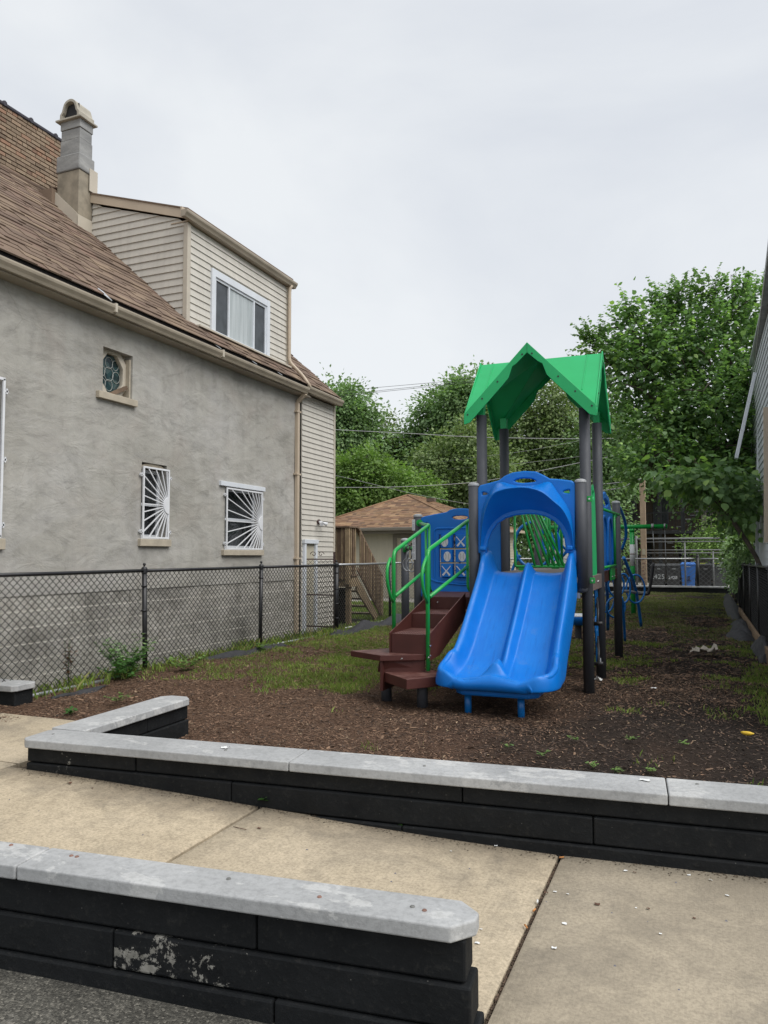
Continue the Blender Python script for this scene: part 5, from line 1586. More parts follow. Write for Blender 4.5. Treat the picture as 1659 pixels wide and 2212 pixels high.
for x in (-2.92, -2.66):
    k = MB(); k.tube([(x, YF+0.004, 1.01), (x, YF-0.006, 1.01)], 0.010, 8); obj('bolt', k, M_bolt, ps)
for x in (X0, X1):
    top = [(7.50, 0.775), (YF+0.02, 1.115), (YF+0.02, 0.86), (7.86, 0.55), (7.50, 0.55)]
    if x == X1: top = [(7.50, 0.775), (YF+0.02, 1.125), (YF+0.02, 0.83), (7.82, 0.52), (7.50, 0.50)]
    k = MB(); k.prism(top, 'x', x-0.006, x+0.006); obj('stringer', k, M_brown, ps, bevel=0.002)
k = MB(); k.box(-3.09, -2.50, YF+0.018, YF+0.03, 0.93, 1.07)
obj('deck_fascia', k, M_brown, ps)

# ---- handrails
def rail(pts, r=0.022, fr=0.07, par=ps, mat=None, name='handrail'):
    mb = MB(); mb.tube(fillet(pts, fr), r, 12); return obj(name, mb, mat or M_green, par)
def onXp(px_, py_, X): return onX(px_, py_, X)
XA = -3.06
A_top = onXp(927, 1134, XA); A_elb = onXp(850, 1192, XA); A_bot = onXp(850, 1362, XA)
P5c = (-3.50, YB-0.05, A_top[2]+0.01)
hr = rail([(-3.53, YB-0.045, 2.0), (XA-0.05, A_top[1]+0.05, A_top[2]+0.0), A_top, A_elb, (A_elb[0], A_elb[1], A_bot[2]-0.06)], fr=0.09)
rail([onXp(843,1206,XA), onXp(836,1226,XA), onXp(836,1255,XA), onXp(841,1280,XA), onXp(849,1300,XA)], 0.0165, par=hr, name='grip_loop')
q1 = onXp(853,1288,XA); q2 = onXp(924,1228,XA)
rail([q1, q2], 0.020, par=hr, name='lower_bar')
rail([(XA-0.05, A_top[1]+0.02, A_top[2]-0.01), (XA-0.05, A_top[1]+0.02, 1.12), (XA-0.02, A_top[1]+0.06, 1.10)], 0.016, 0.04, par=hr, name='baluster')
rail([(XA, A_top[1]+0.0, A_top[2]), (XA, A_top[1]+0.0, 1.18), (XA, A_top[1]+0.05, 1.13)], 0.016, 0.05, par=hr, name='baluster')
k = MB(); k.tube([(-3.53, YB-0.065, 2.0), (-3.51, YB-0.095, 2.0)], 0.045, 16); obj('clamp', k, M_green, hr)
XB_ = -2.60
B_top = onXp(1012, 1124, XB_); B_elb = onXp(923, 1190, XB_)
hb = rail([(XB_+0.12, B_top[1]+0.0, B_top[2]+0.03), B_top, B_elb, (B_elb[0], B_elb[1], 0.40)], fr=0.10)
rail([onXp(922,1203,XB_), onXp(914,1222,XB_), onXp(911,1245,XB_), onXp(914,1275,XB_), onXp(923,1302,XB_)], 0.0165, par=hb, name='grip_loop')
rail([onXp(927,1290,XB_), onXp(1010,1224,XB_)], 0.020, par=hb, name='lower_bar')
q = onXp(1009, 1130, XB_)
rail([(XB_, q[1], q[2]), (XB_, q[1], 1.17), (XB_+0.04, q[1]+0.03, 1.12)], 0.0165, 0.05, par=hb, name='baluster')
for z in (0.66, 0.56):
    k = MB(); k.tube([(XB_+0.02, B_elb[1]-0.01, z), (XB_+0.035, B_elb[1]-0.02, z)], 0.008, 8); obj('bolt', k, M_bolt, hb)

# ---- game panel
PY_ = YB-0.01
def xy5(px_, py_): q = onY(px_, py_, PY_); return (q[0], q[2])
half = [xy5(*p) for p in [(912,1286),(912,1200),(912,1121),(916,1118),(940,1113),(966,1108.5),(972,1104),(980,1101.5),(994,1100.3)]]
cx_ = half[-1][0]
right = [(2*cx_-a, b) for a, b in half[::-1][1:]]
outl = half + right
hn = [xy5(*p) for p in [(973.5,1118.5),(978,1114.5),(985,1112.5),(994,1112)]]
hole = hn + [(2*cx_-a, b) for a, b in hn[::-1][1:]] + [(2*cx_-a, b-0.045) for a, b in hn[1:]][::-1][::-1]
lo = [(a, b) for a, b in hn]
hole = hn + [(2*cx_-a, b) for a, b in hn[::-1][1:]] + [(cx_+0.09, hn[0][1]-0.035), (cx_, hn[0][1]-0.040), (cx_-0.09, hn[0][1]-0.035)]
w0 = xy5(947.5, 1153.5); w1 = xy5(947.5, 1248.5)
win = rrect(w0[0], 2*cx_-w0[0], w1[1], w0[1], 0.015, 3)
sl1 = [xy5(*p) for p in [(917,1129),(924,1127),(931,1132),(933,1137),(917,1137)]]
gp = plate('game_panel', [outl, hole, win, sl1], M_blue, ps, 'y', PY_, 0.05, 0.014, 3)
fr_ = rrect(w0[0]-0.055, 2*cx_-w0[0]+0.055, w1[1]-0.055, w0[1]+0.075, 0.06, 5)
obj('raised_rim', MB().tube([(a, PY_-0.025, b) for a, b in fr_], 0.014, 8, closed=True), M_blue, gp)
obj('moulded_groove', MB().tube(smooth_path([(cx_-0.42, PY_-0.025, 1.24), (cx_-0.30, PY_-0.03, 1.20), (cx_+0.05, PY_-0.03, 1.17), (cx_+0.40, PY_-0.025, 1.17)], 5), 0.012, 8), M_blue, gp)
xa = xy5(954, 1155)[0]; xb = xy5(980, 1155)[0]; cw = xb-xa; gapx = xy5(985.5, 1155)[0]-xb
zr = [(1155, 1183.6), (1187, 1214.3), (1217.5, 1246)]
kind = [['ball','bat','ball'],['ball','ball','bat'],['bat','bat','ball']]
for ri, (ya_, yb_) in enumerate(zr):
    zt_ = xy5(954, ya_)[1]; zb_ = xy5(954, yb_)[1]
    rod = MB(); rod.tube([(w0[0], PY_, (zt_+zb_)/2), (2*cx_-w0[0], PY_, (zt_+zb_)/2)], 0.006, 6); obj('rod', rod, M_steel, gp)
    for ci_ in range(3):
        x0_ = xa + ci_*(cw+gapx)
        pts = rrect(x0_, x0_+cw, PY_-0.075, PY_+0.045, 0.035, 4)
        bk = MB(); bk.prism(pts, 'z', zb_, zt_); o = obj('turning_block', bk, M_blue, gp, bevel=0.006)
        cxx = x0_+cw/2; czz = (zt_+zb_)/2; yf_ = PY_-0.0765
        if kind[ri][ci_] == 'ball':
            dx_ = 0.0 if ri == 0 else 0.03
            k = MB(); k.prism(ell(cxx-0.02+dx_*1.2, czz-0.008, 0.050, 0.066, 24), 'y', yf_-0.001, yf_+0.001); obj('ball_emblem', k, M_emblem, o)
            for sg in (-1, 1):
                k = MB(); pts_ = [(cxx-0.02+dx_*1.2+sg*(0.016+0.030*(t_/6-1)**2*0.9), yf_-0.002, czz-0.008+0.060*(t_/6-1)) for t_ in range(13)]
                k.tube(pts_, 0.0016, 4); obj('stitching', k, M_seam, o)
        else:
            for sg in (-1, 1):
                k = MB(); a_ = Vector((cxx-sg*0.062, 0, czz+0.060)); b_ = Vector((cxx+sg*0.050, 0, czz-0.066)); d_ = (b_-a_).normalized(); n_ = Vector((-d_.z, 0, d_.x))
                ws = [(0, .004), (0.04, .008), (0.06, .005), (0.45, .006), (0.8, .012), (1.0, .0125)]
                up = [a_.lerp(b_, t_)+n_*w_ for t_, w_ in ws]; dn = [a_.lerp(b_, t_)-n_*w_ for t_, w_ in ws][::-1]
                off = 0.0006*sg
                k.prism([(p.x, p.z) for p in up+dn], 'y', yf_-0.0015+off, yf_+0.001); obj('bat_emblem', k, M_emblem, o)

# ---- stickers on the left post
def sticker(x0_, x1_, z0_, z1_, orange, par):
    y_ = YB-PR-0.0015
    b = MB(); b.box(x0_, x1_, y_-0.001, y_+0.03, z0_, z1_); o = obj('sticker', b, M_emblem, par)
    if orange: b = MB(); b.box(x0_+0.002, x1_-0.002, y_-0.002, y_-0.0012, z1_-0.022, z1_-0.004); obj('orange_header', b, plain('warning_orange', (0.75, 0.14, 0.02), 0.5), o)
    n = int((z1_-z0_)/0.014)
    for i in range(n-2):
        z = z0_+0.012+i*0.014
        if i % 7 == 6: continue
        b = MB(); b.box(x0_+0.006, x1_-0.006-random.uniform(0, .015), y_-0.0018, y_-0.0012, z, z+0.004); obj('print_line', b, M_seam, o)
sticker(-3.632, -3.585, 1.50, 1.84, True, p5); sticker(-3.632, -3.590, 1.90, 2.10-0.07+0.02, False, p5)

# ---- trapeze rings on the overhead bar
bar_z = 1.66
k = MB(); k.tube([(-4.13, 10.9, bar_z), (-3.60, 10.02, bar_z)], 0.024, 12); bar = obj('ring_bar', k, M_green, ps)
k = MB(); k.tube([(-4.10, 10.82, bar_z-0.06), (-4.10, 10.82, bar_z+0.07)], 0.034, 10); obj('bar_bracket', k, M_green, bar)
for t_ in (0.22, 0.52):
    x = -4.13+0.53*t_; y = 10.9-0.88*t_
    k = MB(); k.tube([(x-0.02, y+0.03, bar_z), (x+0.02, y-0.03, bar_z)], 0.034, 12); o = obj('hanger', k, M_post, bar)
    k = MB(); k.tube([(x, y, bar_z-0.03), (x, y, bar_z-0.15)], 0.012, 8); obj('link', k, M_steel, o)
    k = MB(); k.tube([(x+0.075*math.sin(2*math.pi*a/22), y, bar_z-0.245+0.095*math.cos(2*math.pi*a/22)) for a in range(22)], 0.010, 8, closed=True); obj('ring', k, M_steel, o)

# ---- slanted-bar barrier behind the upper deck
def bars_panel(Y, xa_, xb_, z0_, z1_, bots, tops, r_=0.0175):
    k = MB(); k.tube(fillet([(xa_, Y, z1_), (xa_, Y, z0_), (xb_, Y, z0_), (xb_, Y, z1_)], 0.03, 3), 0.0175, 10, closed=False); o = obj('barrier', k, M_green, ps)
    k = MB(); k.tube([(xa_, Y, z1_), (xb_, Y, z1_)], 0.0175, 10); obj('top_bar', k, M_green, o)
    for b_, t_ in zip(bots, tops):
        k = MB(); k.tube([(b_, Y, z0_), (t_, Y, z1_)], r_, 8); obj('bar', k, M_green, o)
    for x in (xa_+0.10, xb_-0.10):
        k = MB(); k.box(x-0.05, x+0.05, Y-0.01, Y+0.01, z0_-0.07, z0_-0.01); obj('foot_plate', k, M_green, o)
yb_ = 10.02
bx_ = [onY(p, 1226, yb_)[0] for p in (1156, 1172, 1186, 1199, 1209, 1219)]
tx_ = [onY(p, 1108, yb_)[0] for p in (1132, 1142, 1151.5, 1160.5, 1169.5, 1176)]
tx2 = [b_ + (t_-b_)*1.72 for b_, t_ in zip(bx_, tx_)]
bars_panel(yb_, onY(1113, 1226, yb_)[0], -1.32, 1.41, 2.36, bx_, tx2)
yb2 = 10.9
bx2 = [onY(p, 1222, yb2)[0] for p in (1186, 1194, 1206, 1214)]
tx3 = [onY(p, 1120, yb2)[0] for p in (1180, 1187, 1199, 1212)]
bars_panel(yb2, -1.98, -1.30, 1.42, 2.36, bx2, [b_+(t_-b_)*1.7 for b_, t_ in zip(bx2, tx3)])

# ---- green plastic side panel (edge-on), blue panel and gate on the right side
gl = [(9.10,1.40),(9.10,1.34),(9.30,1.24),(9.50,1.34),(9.52,1.46),(9.47,2.20),(9.40,2.33),(9.28,2.40),(9.16,2.33),(9.10,2.20)]
gl = [(q.y, q.z) for q in smooth_path([(0, a, b) for a, b in gl], 4, closed=True)]
plate('green_side_panel', [gl, rrect(9.22, 9.38, 2.22, 2.33, 0.04)], M_canopy, ps, 'x', XR-0.005, 0.05, 0.014, 2)
k = MB(); k.tube([(XR, 9.02, 2.18), (XR, 9.02, 2.26)], 0.03, 10); obj('clamp', k, M_green, ps)
bl = [(10.25,1.28),(12.0,1.28),(12.0,2.16),(11.75,2.24),(11.55,2.36),(11.1,2.42),(10.7,2.36),(10.5,2.24),(10.25,2.16)]
hl = [(q.y, q.z) for q in smooth_path([(0,a,b) for a, b in [(10.75,2.28),(11.1,2.35),(11.5,2.28),(11.1,2.20)]], 5, closed=True)]
bp = plate('blue_side_panel', [bl, hl], M_blue, ps, 'x', XR-0.06, 0.05, 0.014, 2)
for (ya_, yb_c) in ((10.5, 11.1), (11.2, 11.8)):
    obj('moulded_arch', MB().tube(smooth_path([(XR-0.03, ya_, 1.4), (XR-0.03, ya_+0.02, 1.9), (XR-0.03, (ya_+yb_c)/2, 2.08), (XR-0.03, yb_c-0.02, 1.9), (XR-0.03, yb_c, 1.4)], 5), 0.02, 8), M_blue, bp)
g_ = rail([(XR+0.04, 10.05, 2.14), (XR+0.06, 11.98, 2.14)], 0.018, name='gate_rail')
rail([(XR+0.05, 11.35, 2.13), (XR+0.05, 11.35, 1.40)], 0.018, par=g_, name='gate_bar')
rail([(XR+0.04, 10.05, 1.40), (XR+0.05, 11.45, 1.40)], 0.018, par=g_, name='gate_rail')
k = MB(); k.box(XR+0.02, XR+0.045, 10.9, 11.4, 1.20, 1.385); o = obj('mount_plate', k, M_green, ps, bevel=0.01)
for y in (11.0, 11.3):
    k = MB(); k.tube([(XR+0.045, y, 1.25), (XR+0.052, y, 1.25)], 0.016, 8); obj('bolt', k, M_bolt, o)
k = MB(); k.box(XR-0.03, XR+0.01, YB+0.08, 12.03, 1.20, 1.34); obj('side_beam', k, M_brown, ps)
k = MB(); k.tube([(XR, 11.98, 2.14), (XR, 12.02, 2.14)], 0.04, 12); obj('clamp', k, M_green, ps)

# ---- hand and foot climber on the rear right post
for z, s in ((1.02, 1.0), (0.55, 0.9)):
    lp = [(q.y, q.z) for q in smooth_path([(0,a,b) for a, b in [(9.62,z),(9.57,z+.12),(9.60,z+.24),(9.70,z+.27),(9.80,z+.20),(9.82,z-.02),(9.76,z-.28),(9.68,z-.30)]], 4, closed=True)]
    hl = ell(9.69, z+0.14, 0.035, 0.06, 14)
    o = plate('foot_plate', [lp, hl], M_blued, ps, 'x', XR-0.02, 0.018, 0.004, 1)
    k = MB(); k.tube([(XR-0.01, 9.70, z+0.02), (XR+0.02, 9.55, z-0.12), (XR+0.03, 9.42, z-0.26)], 0.016, 8); arm = obj('lever', k, M_black, ps)
    k = MB(); k.tube([(XR-0.02, 9.42, z-0.27), (XR+0.09, 9.40, z-0.26)], 0.024, 10); obj('grip', k, M_black, arm)
k = MB(); k.box(XR-0.028, XR+0.008, YB-PR-0.002, YB-PR+0.02, 0.22, 0.29); obj('sticker', k, M_emblem, ps)

# ---- loop climber behind: two bowed side tubes and rings between
def tubeobj(name, pts, r_, par=ps, mat=None, n=4):
    mb = MB(); mb.tube(smooth_path(pts, n), r_, 12); return obj(name, mb, mat or M_blued, par)
def ringobj(c, ry, rz, ax, r_=0.018, par=ps, name='climbing_ring'):
    """ax: horizontal unit direction of the ring plane"""
    mb = MB(); n = 30
    mb.tube([(c[0]+ax[0]*ry*math.cos(2*math.pi*k_/n), c[1]+ax[1]*ry*math.cos(2*math.pi*k_/n), c[2]+rz*math.sin(2*math.pi*k_/n)) for k_ in range(n)], r_, 10, closed=True)
    return obj(name, mb, M_blued, par)
yl = 14.0
ring_c = onY(1152, 1177, yl)
lc1 = tubeobj('climber_tube', [onY(1330,1086,12.3), onY(1340,1100,12.6), onY(1350,1128,13.0), onY(1352,1160,13.2), onY(1343,1187,13.3)], 0.024)
lc2 = tubeobj('climber_tube', [onY(1347,1204,13.35), onY(1357,1228,13.6), onY(1370,1262,14.0), onY(1378,1300,14.3), onY(1385,1352,14.55)], 0.027)
tubeobj('climber_tube', [onY(1308,1240,12.6), onY(1311,1270,12.9), onY(1313,1310,13.2), onY(1313,1360,13.6)], 0.027)
tubeobj('climber_tube', [onY(1343,1290,12.7), onY(1347,1330,12.9), onY(1350,1384,13.1)], 0.022)
for (px_, py_, rh_, rv_, Y) in ((1310,1280,13,38,12.9),(1331,1264,12,22,12.8),(1347,1271,10,28,12.9),(1373,1272,14,27,14.0),(1330,1312,14,20,12.8)):
    c = onY(px_, py_, Y); s_ = (Y*1.07)/1660
    ringobj(c, rh_*s_*1.45, rv_*s_, (0.78, 0.62), 0.016)
for (px_, py_, rh_, rv_, Y) in ((1153,1177,37,46,14.0),(1200,1163,26,40,14.6)):
    c = onY(px_, py_, Y); s_ = (Y*1.07)/1660
    ringobj(c, rh_*s_*1.06, rv_*s_, (1, 0), 0.030)
tubeobj('climber_tube', [onY(1104,1242,14.0), onY(1109,1225,14.0), onY(1118,1206,14.0), onY(1124,1200,14.0)], 0.028)
tubeobj('climber_tube', [onY(1149,1216,14.0), onY(1148,1240,14.0), onY(1147,1345,14.0)], 0.028)
tubeobj('climber_tube', [onY(1166,1127,14.0), onY(1190,1118,14.2), onY(1208,1132,14.4), onY(1204,1160,14.5), onY(1220,1185,14.6), onY(1245,1195,14.7)], 0.022)
tubeobj('climber_tube', [onY(1192,1214,14.0), onY(1206,1200,14.2), onY(1213,1185,14.3)], 0.024)
lp = [(q.x, q.z) for q in smooth_path([(a, 0, b) for a, b in [xz(1202,1150,14.3), xz(1210,1165,14.3), xz(1211,1182,14.3), xz(1204,1192,14.3), xz(1199,1175,14.3)]], 4, closed=True)]
plate('climber_plate', [lp], M_blue, ps, 'y', 14.3, 0.03, 0.008, 1)
tubeobj('climber_tube', [onY(1215,1283,12.5), onY(1240,1281,12.6), onY(1262,1289,12.8), onY(1300,1285,13.0), onY(1345,1277,13.6), onY(1372,1280,14.0)], 0.026, mat=M_steel)

# ---- blue stool under the deck
st = thing('toadstool_seat', (-2.07, 14.3, 0), 'round blue seat with a white top on a grey stem behind the slide posts', 'stool')
k = MB(); k.lathe([(0.0, 0.445), (0.24, 0.445), (0.255, 0.435), (0.255, 0.42)], -2.07, 14.3, 24); obj('seat_top', k, M_emblem, st)
k = MB(); k.lathe([(0.255, 0.42), (0.262, 0.39), (0.255, 0.34), (0.19, 0.27), (0.15, 0.26), (0.0, 0.26)], -2.07, 14.3, 24); obj('seat', k, M_blue, st)
k = MB(); k.lathe([(0.06, 0.27), (0.06, -0.02)], -2.07, 14.3, 16); obj('stem', k, M_post, st)

# ================================================================== SWING FRAME
sw = thing('swing_frame', (-1.53, 20.0, 0), 'green swing frame with a black moulded seat behind the play structure', 'swing')
YS = 20.0
k = MB(); k.tube([(-3.6, YS, 2.175), (-0.72, YS, 2.165)], 0.055, 14); obj('top_bar', k, M_green, sw)
k = MB(); k.tube([(-1.55, YS, 2.12), (-1.55, YS, -0.03)], 0.058, 14); o = obj('post', k, M_green, sw)
k = MB(); k.tube([(-1.55, YS, 2.12), (-1.55, YS, 2.04)], 0.066, 14); obj('collar', k, M_green, o)
k = MB(); k.tube([(-1.55, YS, 1.73), (-1.55, YS, 1.20)], 0.0605, 14); obj('sticker', k, M_emblem, o)
k = MB(); k.tube([(-1.55, YS, 1.50), (-1.55, YS, 1.48)], 0.062, 14); obj('orange_band', k, M_rust, o)
k = MB(); k.tube([(-3.3, YS, 2.12), (-3.3, YS, -0.03)], 0.058, 14); obj('post', k, M_green, sw)
for x in (-1.06, -0.50):
    if x > -0.72: continue
    k = MB(); k.tube([(x-0.03, YS, 2.17), (x+0.03, YS, 2.17)], 0.066, 12); obj('hanger', k, M_steel, sw)
k = MB(); k.tube([(-0.80, YS, 2.17), (-0.76, YS, 2.17)], 0.066, 12); obj('hanger', k, M_steel, sw)
for (xa_, xb_c) in ((-1.06, -1.02), (-0.78, -0.76)):
    k = MB(); k.tube([(xa_, YS, 2.10), (xb_c, YS-0.1, 1.42 if xa_ < -1 else 0.95)], 0.009, 6); obj('chain', k, M_steel, sw)
seatpts = [onY(1364,1238,18.0), onY(1364,1262,18.0), onY(1368,1276,18.0), onY(1376,1282,18.0), onY(1397,1283,18.0), onY(1402,1277,18.0), onY(1407,1250,18.0), onY(1411,1217,18.0)]
k = MB(); k.tube(smooth_path(seatpts, 4), 0.035, 10); s0_ = obj('seat_shell', k, M_black, sw)
sh = smooth_path(seatpts, 4)
k = MB(); k.grid([[tuple(p + Vector((0, d_, 0))) for d_ in (0, .16, .34, .5)] for p in sh[10:]]); o = obj('seat', k, M_black, s0_); md = o.modifiers.new('s', 'SOLIDIFY'); md.thickness = 0.03
# ================================================================== RIGHT-HAND HOUSE (pale siding)
rh = thing('pale_siding_house', (1.3, 16, 0), 'pale grey clapboard house cut by the right edge of the picture', 'house')
def rx(y): return 1.235 + 0.0095*(y-12)
RHY0, RHY1 = 9.5, 22.2
z = 0.15; RZT = 6.13
while z < RZT:
    mb = MB(); t0, t1 = 0.020, 0.003; zt = z+0.158
    a, b = RHY0, RHY1
    mb.hexa([(rx(a)-t0,a,z),(rx(a)+0.03,a,z),(rx(b)+0.03,b,z),(rx(b)-t0,b,z),(rx(a)-t1,a,zt),(rx(a)+0.03,a,zt),(rx(b)+0.03,b,zt),(rx(b)-t1,b,zt)])
    obj('siding_board', mb, M_siding2, rh); z = zt
obj('core', MB().box(1.45, 8.0, RHY0, RHY1-0.01, 0.0, 6.3), M_siding2, rh)
obj('foundation', MB().hexa([(rx(9.5)-0.03,9.5,-0.05),(1.5,9.5,-0.05),(1.5,22.2,-0.05),(rx(22.2)-0.03,22.2,-0.05),(rx(9.5)-0.03,9.5,0.15),(1.5,9.5,0.15),(1.5,22.2,0.15),(rx(22.2)-0.03,22.2,0.15)]), M_block, rh)
obj('corner_post', MB().box(rx(22.2)-0.028, rx(22.2)+0.05, 22.12, 22.215, 0.1, 6.1), M_vinyl, rh)
# eave, soffit, roof
obj('soffit', MB().hexa([(rx(9.5)-0.12,9.5,6.10),(1.5,9.5,6.10),(1.5,20.7,6.10),(rx(20.7)-0.10,20.7,6.10),(rx(9.5)-0.12,9.5,6.14),(1.5,9.5,6.14),(1.5,20.7,6.14),(rx(20.7)-0.10,20.7,6.14)]), M_vinyl, rh)
obj('roof', MB().hexa([(1.22,9.4,6.16),(8.2,9.4,6.16),(8.2,22.4,6.16),(1.40,20.6,6.16),(1.22,9.4,6.18),(4.6,9.4,8.4),(4.6,22.4,8.4),(1.40,20.6,6.18)]), M_felt, rh)
M_gutg = plain('grey_gutter', (0.24, 0.24, 0.235), 0.5, 0.25, 4)
ga = onZ(1668, 483, 6.0); gb = onZ(1629, 802, 6.0)
for k in range(5):
    A_ = Vector(ga).lerp(Vector(gb), k/5); B_ = Vector(ga).lerp(Vector(gb), (k+1)/5-0.002)
    m_ = MB(); m_.beam(A_+Vector((0.06,0,0.045)), B_+Vector((0.06,0,0.045)), 0.15, 0.15); obj('gutter', m_, M_gutg, rh, bevel=0.02)
# standing white downspout and the loose one hanging off the gutter end
def gpt(px_, py_, Y): return Vector(onY(px_, py_, Y))
ds = MB(); ds.beam(gpt(1635, 1220, 19.6), gpt(1640, 855, 19.6), 0.07, 0.09, (0, 1, 0)); obj('downspout', ds, M_vinyl, rh, bevel=0.01)
ls = thing('loose_downspout', tuple(gpt(1629, 812, 18.6)), 'white downspout hanging loose at a slant from the grey gutter end', 'downspout')
k = MB(); k.beam(gpt(1631, 806, 18.6), gpt(1590, 991, 18.2), 0.075, 0.095, (0, 1, 0)); obj('pipe', k, M_vinyl, ls, bevel=0.012)
for t_ in (0.33, 0.66):
    c = gpt(1631, 806, 18.6).lerp(gpt(1590, 991, 18.2), t_); c2 = gpt(1631, 806, 18.6).lerp(gpt(1590, 991, 18.2), t_+0.02)
    k = MB(); k.beam(c, c2, 0.08, 0.10, (0, 1, 0)); obj('joint', k, M_vinyl, ls)
k = MB(); k.beam(gpt(1658, 1172, 14.4), gpt(1656, 880, 14.4), 0.10, 0.06, (0, 1, 0)); obj('wall_pipe', k, M_fascia, rh)

# ================================================================== GARAGE
ga_ = thing('garage', (-9.8, 24, 0), 'cream garage with tan hipped shingle roof and fan-lit door', 'garage')
GX0, GX1, GY0, GY1 = -12.5, -7.05, 24.0, 31.5
gz = 2.36
obj('wall', MB().box(GX0, GX1-0.012, GY0, GY1, -0.03, gz), M_sidingg, ga_)
lap_wall_x(GX1, GY0, GY1, 0.05, gz-0.02, 0.115, ga_, M_sidingg)
ex0, ex1, ey0, ey1 = GX0-0.3, GX1+0.28, GY0-0.32, GY1+0.3
px0, px1, py0, py1 = -9.95, -9.95, 26.55, 28.6
rz1 = 3.62
def hip_face(c0, c1, p1, p0, name, seed):
    """roof face between eave c0-c1 and top p0-p1 filled with shingle tabs"""
    c0, c1, p0, p1 = map(Vector, (c0, c1, p0, p1))
    ex = (c1-c0); Lx = ex.length; ex.normalize()
    nrm = ex.cross(((p0+p1)/2 - (c0+c1)/2)).normalized()
    if nrm.z < 0: nrm = -nrm
    uy = nrm.cross(ex); uy = uy if uy.z > 0 else -uy
    Hh = (p0-c0).dot(uy)
    a0 = (p0-c0).dot(ex); a1 = (p1-c0).dot(ex)
    mb = MB(); mb.add([c0, c1, p1, p0] if (p1-p0).length > .01 else [c0, c1, p0], [(0,1,2,3)] if (p1-p0).length > .01 else [(0,1,2)])
    obj('roof_deck', mb, M_felt, ga_)
    r = random.Random(seed); its = MB(); v = 0.0
    while v < Hh:
        v2 = min(v+0.125, Hh)
        l0, l1 = a0*v/Hh, Lx-(Lx-a1)*v/Hh
        m0, m1 = a0*v2/Hh, Lx-(Lx-a1)*v2/Hh
        x = l0
        while x < l1:
            w = r.choice([0.13, 0.20, 0.27]); x2 = min(x+w, l1)
            xa_, xb_c = min(max(x, m0), m1), min(max(x2, m0), m1)
            o1 = 0.020 if r.random() < .5 else 0.012
            q = [c0+ex*x+uy*v, c0+ex*x2+uy*v, c0+ex*xb_c+uy*v2, c0+ex*xa_+uy*v2]
            its.hexa([p+nrm*0.001 for p in q] + [q[0]+nrm*o1, q[1]+nrm*o1, q[2]+nrm*0.006, q[3]+nrm*0.006])
            x = x2
        v = v2
    o = obj(name, its, M_shingleg, ga_); o['kind'] = 'stuff'
pf, pb = (px0, py0, rz1), (px1, py1, rz1)
hip_face((ex0,ey0,gz), (ex1,ey0,gz), pf, pf, 'shingle_field', 1)
hip_face((ex1,ey0,gz), (ex1,ey1,gz), pb, pf, 'shingle_field', 2)
hip_face((ex0,ey1,gz), (ex0,ey0,gz), pf, pb, 'shingle_field', 3)
mb = MB(); mb.add([(ex1,ey1,gz),(ex0,ey1,gz),pb], [(0,1,2)]); obj('roof_deck', mb, M_felt, ga_)
for a, b in (((ex0,ey0,gz),pf), ((ex1,ey0,gz),pf), (pf,pb)):
    k = MB(); k.tube([(a[0],a[1],a[2]+0.02),(b[0],b[1],b[2]+0.02)], 0.035, 6); obj('hip_cap', k, M_shingleg, ga_)
M_ggut = plain('grey_brown_gutter', (0.21, 0.185, 0.15), 0.5, 0.1, 4)
k = MB(); k.box(ex0, ex1, ey0-0.11, ey0-0.002, gz-0.11, gz+0.0); obj('gutter', k, M_ggut, ga_, bevel=0.02)
k = MB(); k.box(ex0, ex1, ey0+0.0, GY0-0.002, gz-0.13, gz-0.115); k.box(ex0, ex1, ey0, ey0+0.02, gz-0.20, gz-0.131); obj('soffit', k, M_ggut, ga_)
k = MB(); k.box(GX1+0.02, ex1, ey0, ey1, gz-0.03, gz-0.012); k.box(ex1, ex1+0.10, ey0, ey1, gz-0.10, gz); obj('side_gutter', k, M_fascia, ga_, bevel=0.01)
k = MB(); k.box(-9.35, -9.05, 26.95, 27.2, 3.40, 3.52); obj('roof_vent', k, plain('vent_brown', (0.12, 0.09, 0.07), 0.6), ga_)
# door
dx0, dx1 = onY(858, 1166, 24)[0], -8.0; dx1 = dx0 + 2.7
M_door = plain('garage_door_cream', (0.47, 0.42, 0.31), 0.6, 0.06, 2)
k = MB(); k.box(dx0-0.14, dx0, GY0-0.04, GY0, 0, 2.12); k.box(dx1, dx1+0.14, GY0-0.04, GY0, 0, 2.12); k.box(dx0-0.14, dx1+0.14, GY0-0.045, GY0, 2.02, 2.14); gd = obj('door_frame', k, M_ggut, ga_)
for i in range(4):
    z0 = 0.02+i*0.50
    k = MB(); k.box(dx0, dx1, GY0-0.022, GY0-0.002, z0, z0+0.49); d_ = obj('door_panel', k, M_door, gd)
    for j in range(4):
        xa_ = dx0+0.08+j*(dx1-dx0-0.08)/4
        if i < 3: k = MB(); k.box(xa_, xa_+(dx1-dx0)/4-0.12, GY0-0.030, GY0-0.0225, z0+0.09, z0+0.40); obj('door_relief', k, M_door, d_, bevel=0.006)
for (fx) in (dx0+0.40, dx0+1.45):
    w_ = 0.92; n = 14
    arc_ = [(fx, 1.66)] + [(fx+w_/2-w_/2*math.cos(math.pi*k_/n), 1.66+0.26*math.sin(math.pi*k_/n)) for k_ in range(1, n)] + [(fx+w_, 1.66)]
    k = MB(); k.prism(arc_, 'y', GY0-0.032, GY0-0.024); f_ = obj('fan_light', k, m_glass('fan_glass', (0.01, 0.012, 0.018)), gd)
    for a in range(1, 6):
        an = math.pi*a/6
        k = MB(); k.beam((fx+w_/2, GY0-0.034, 1.66), (fx+w_/2-w_/2*math.cos(an), GY0-0.034, 1.66+0.26*math.sin(an)), 0.018, 0.006, (0,1,0)); obj('glazing_bar', k, M_door, f_)

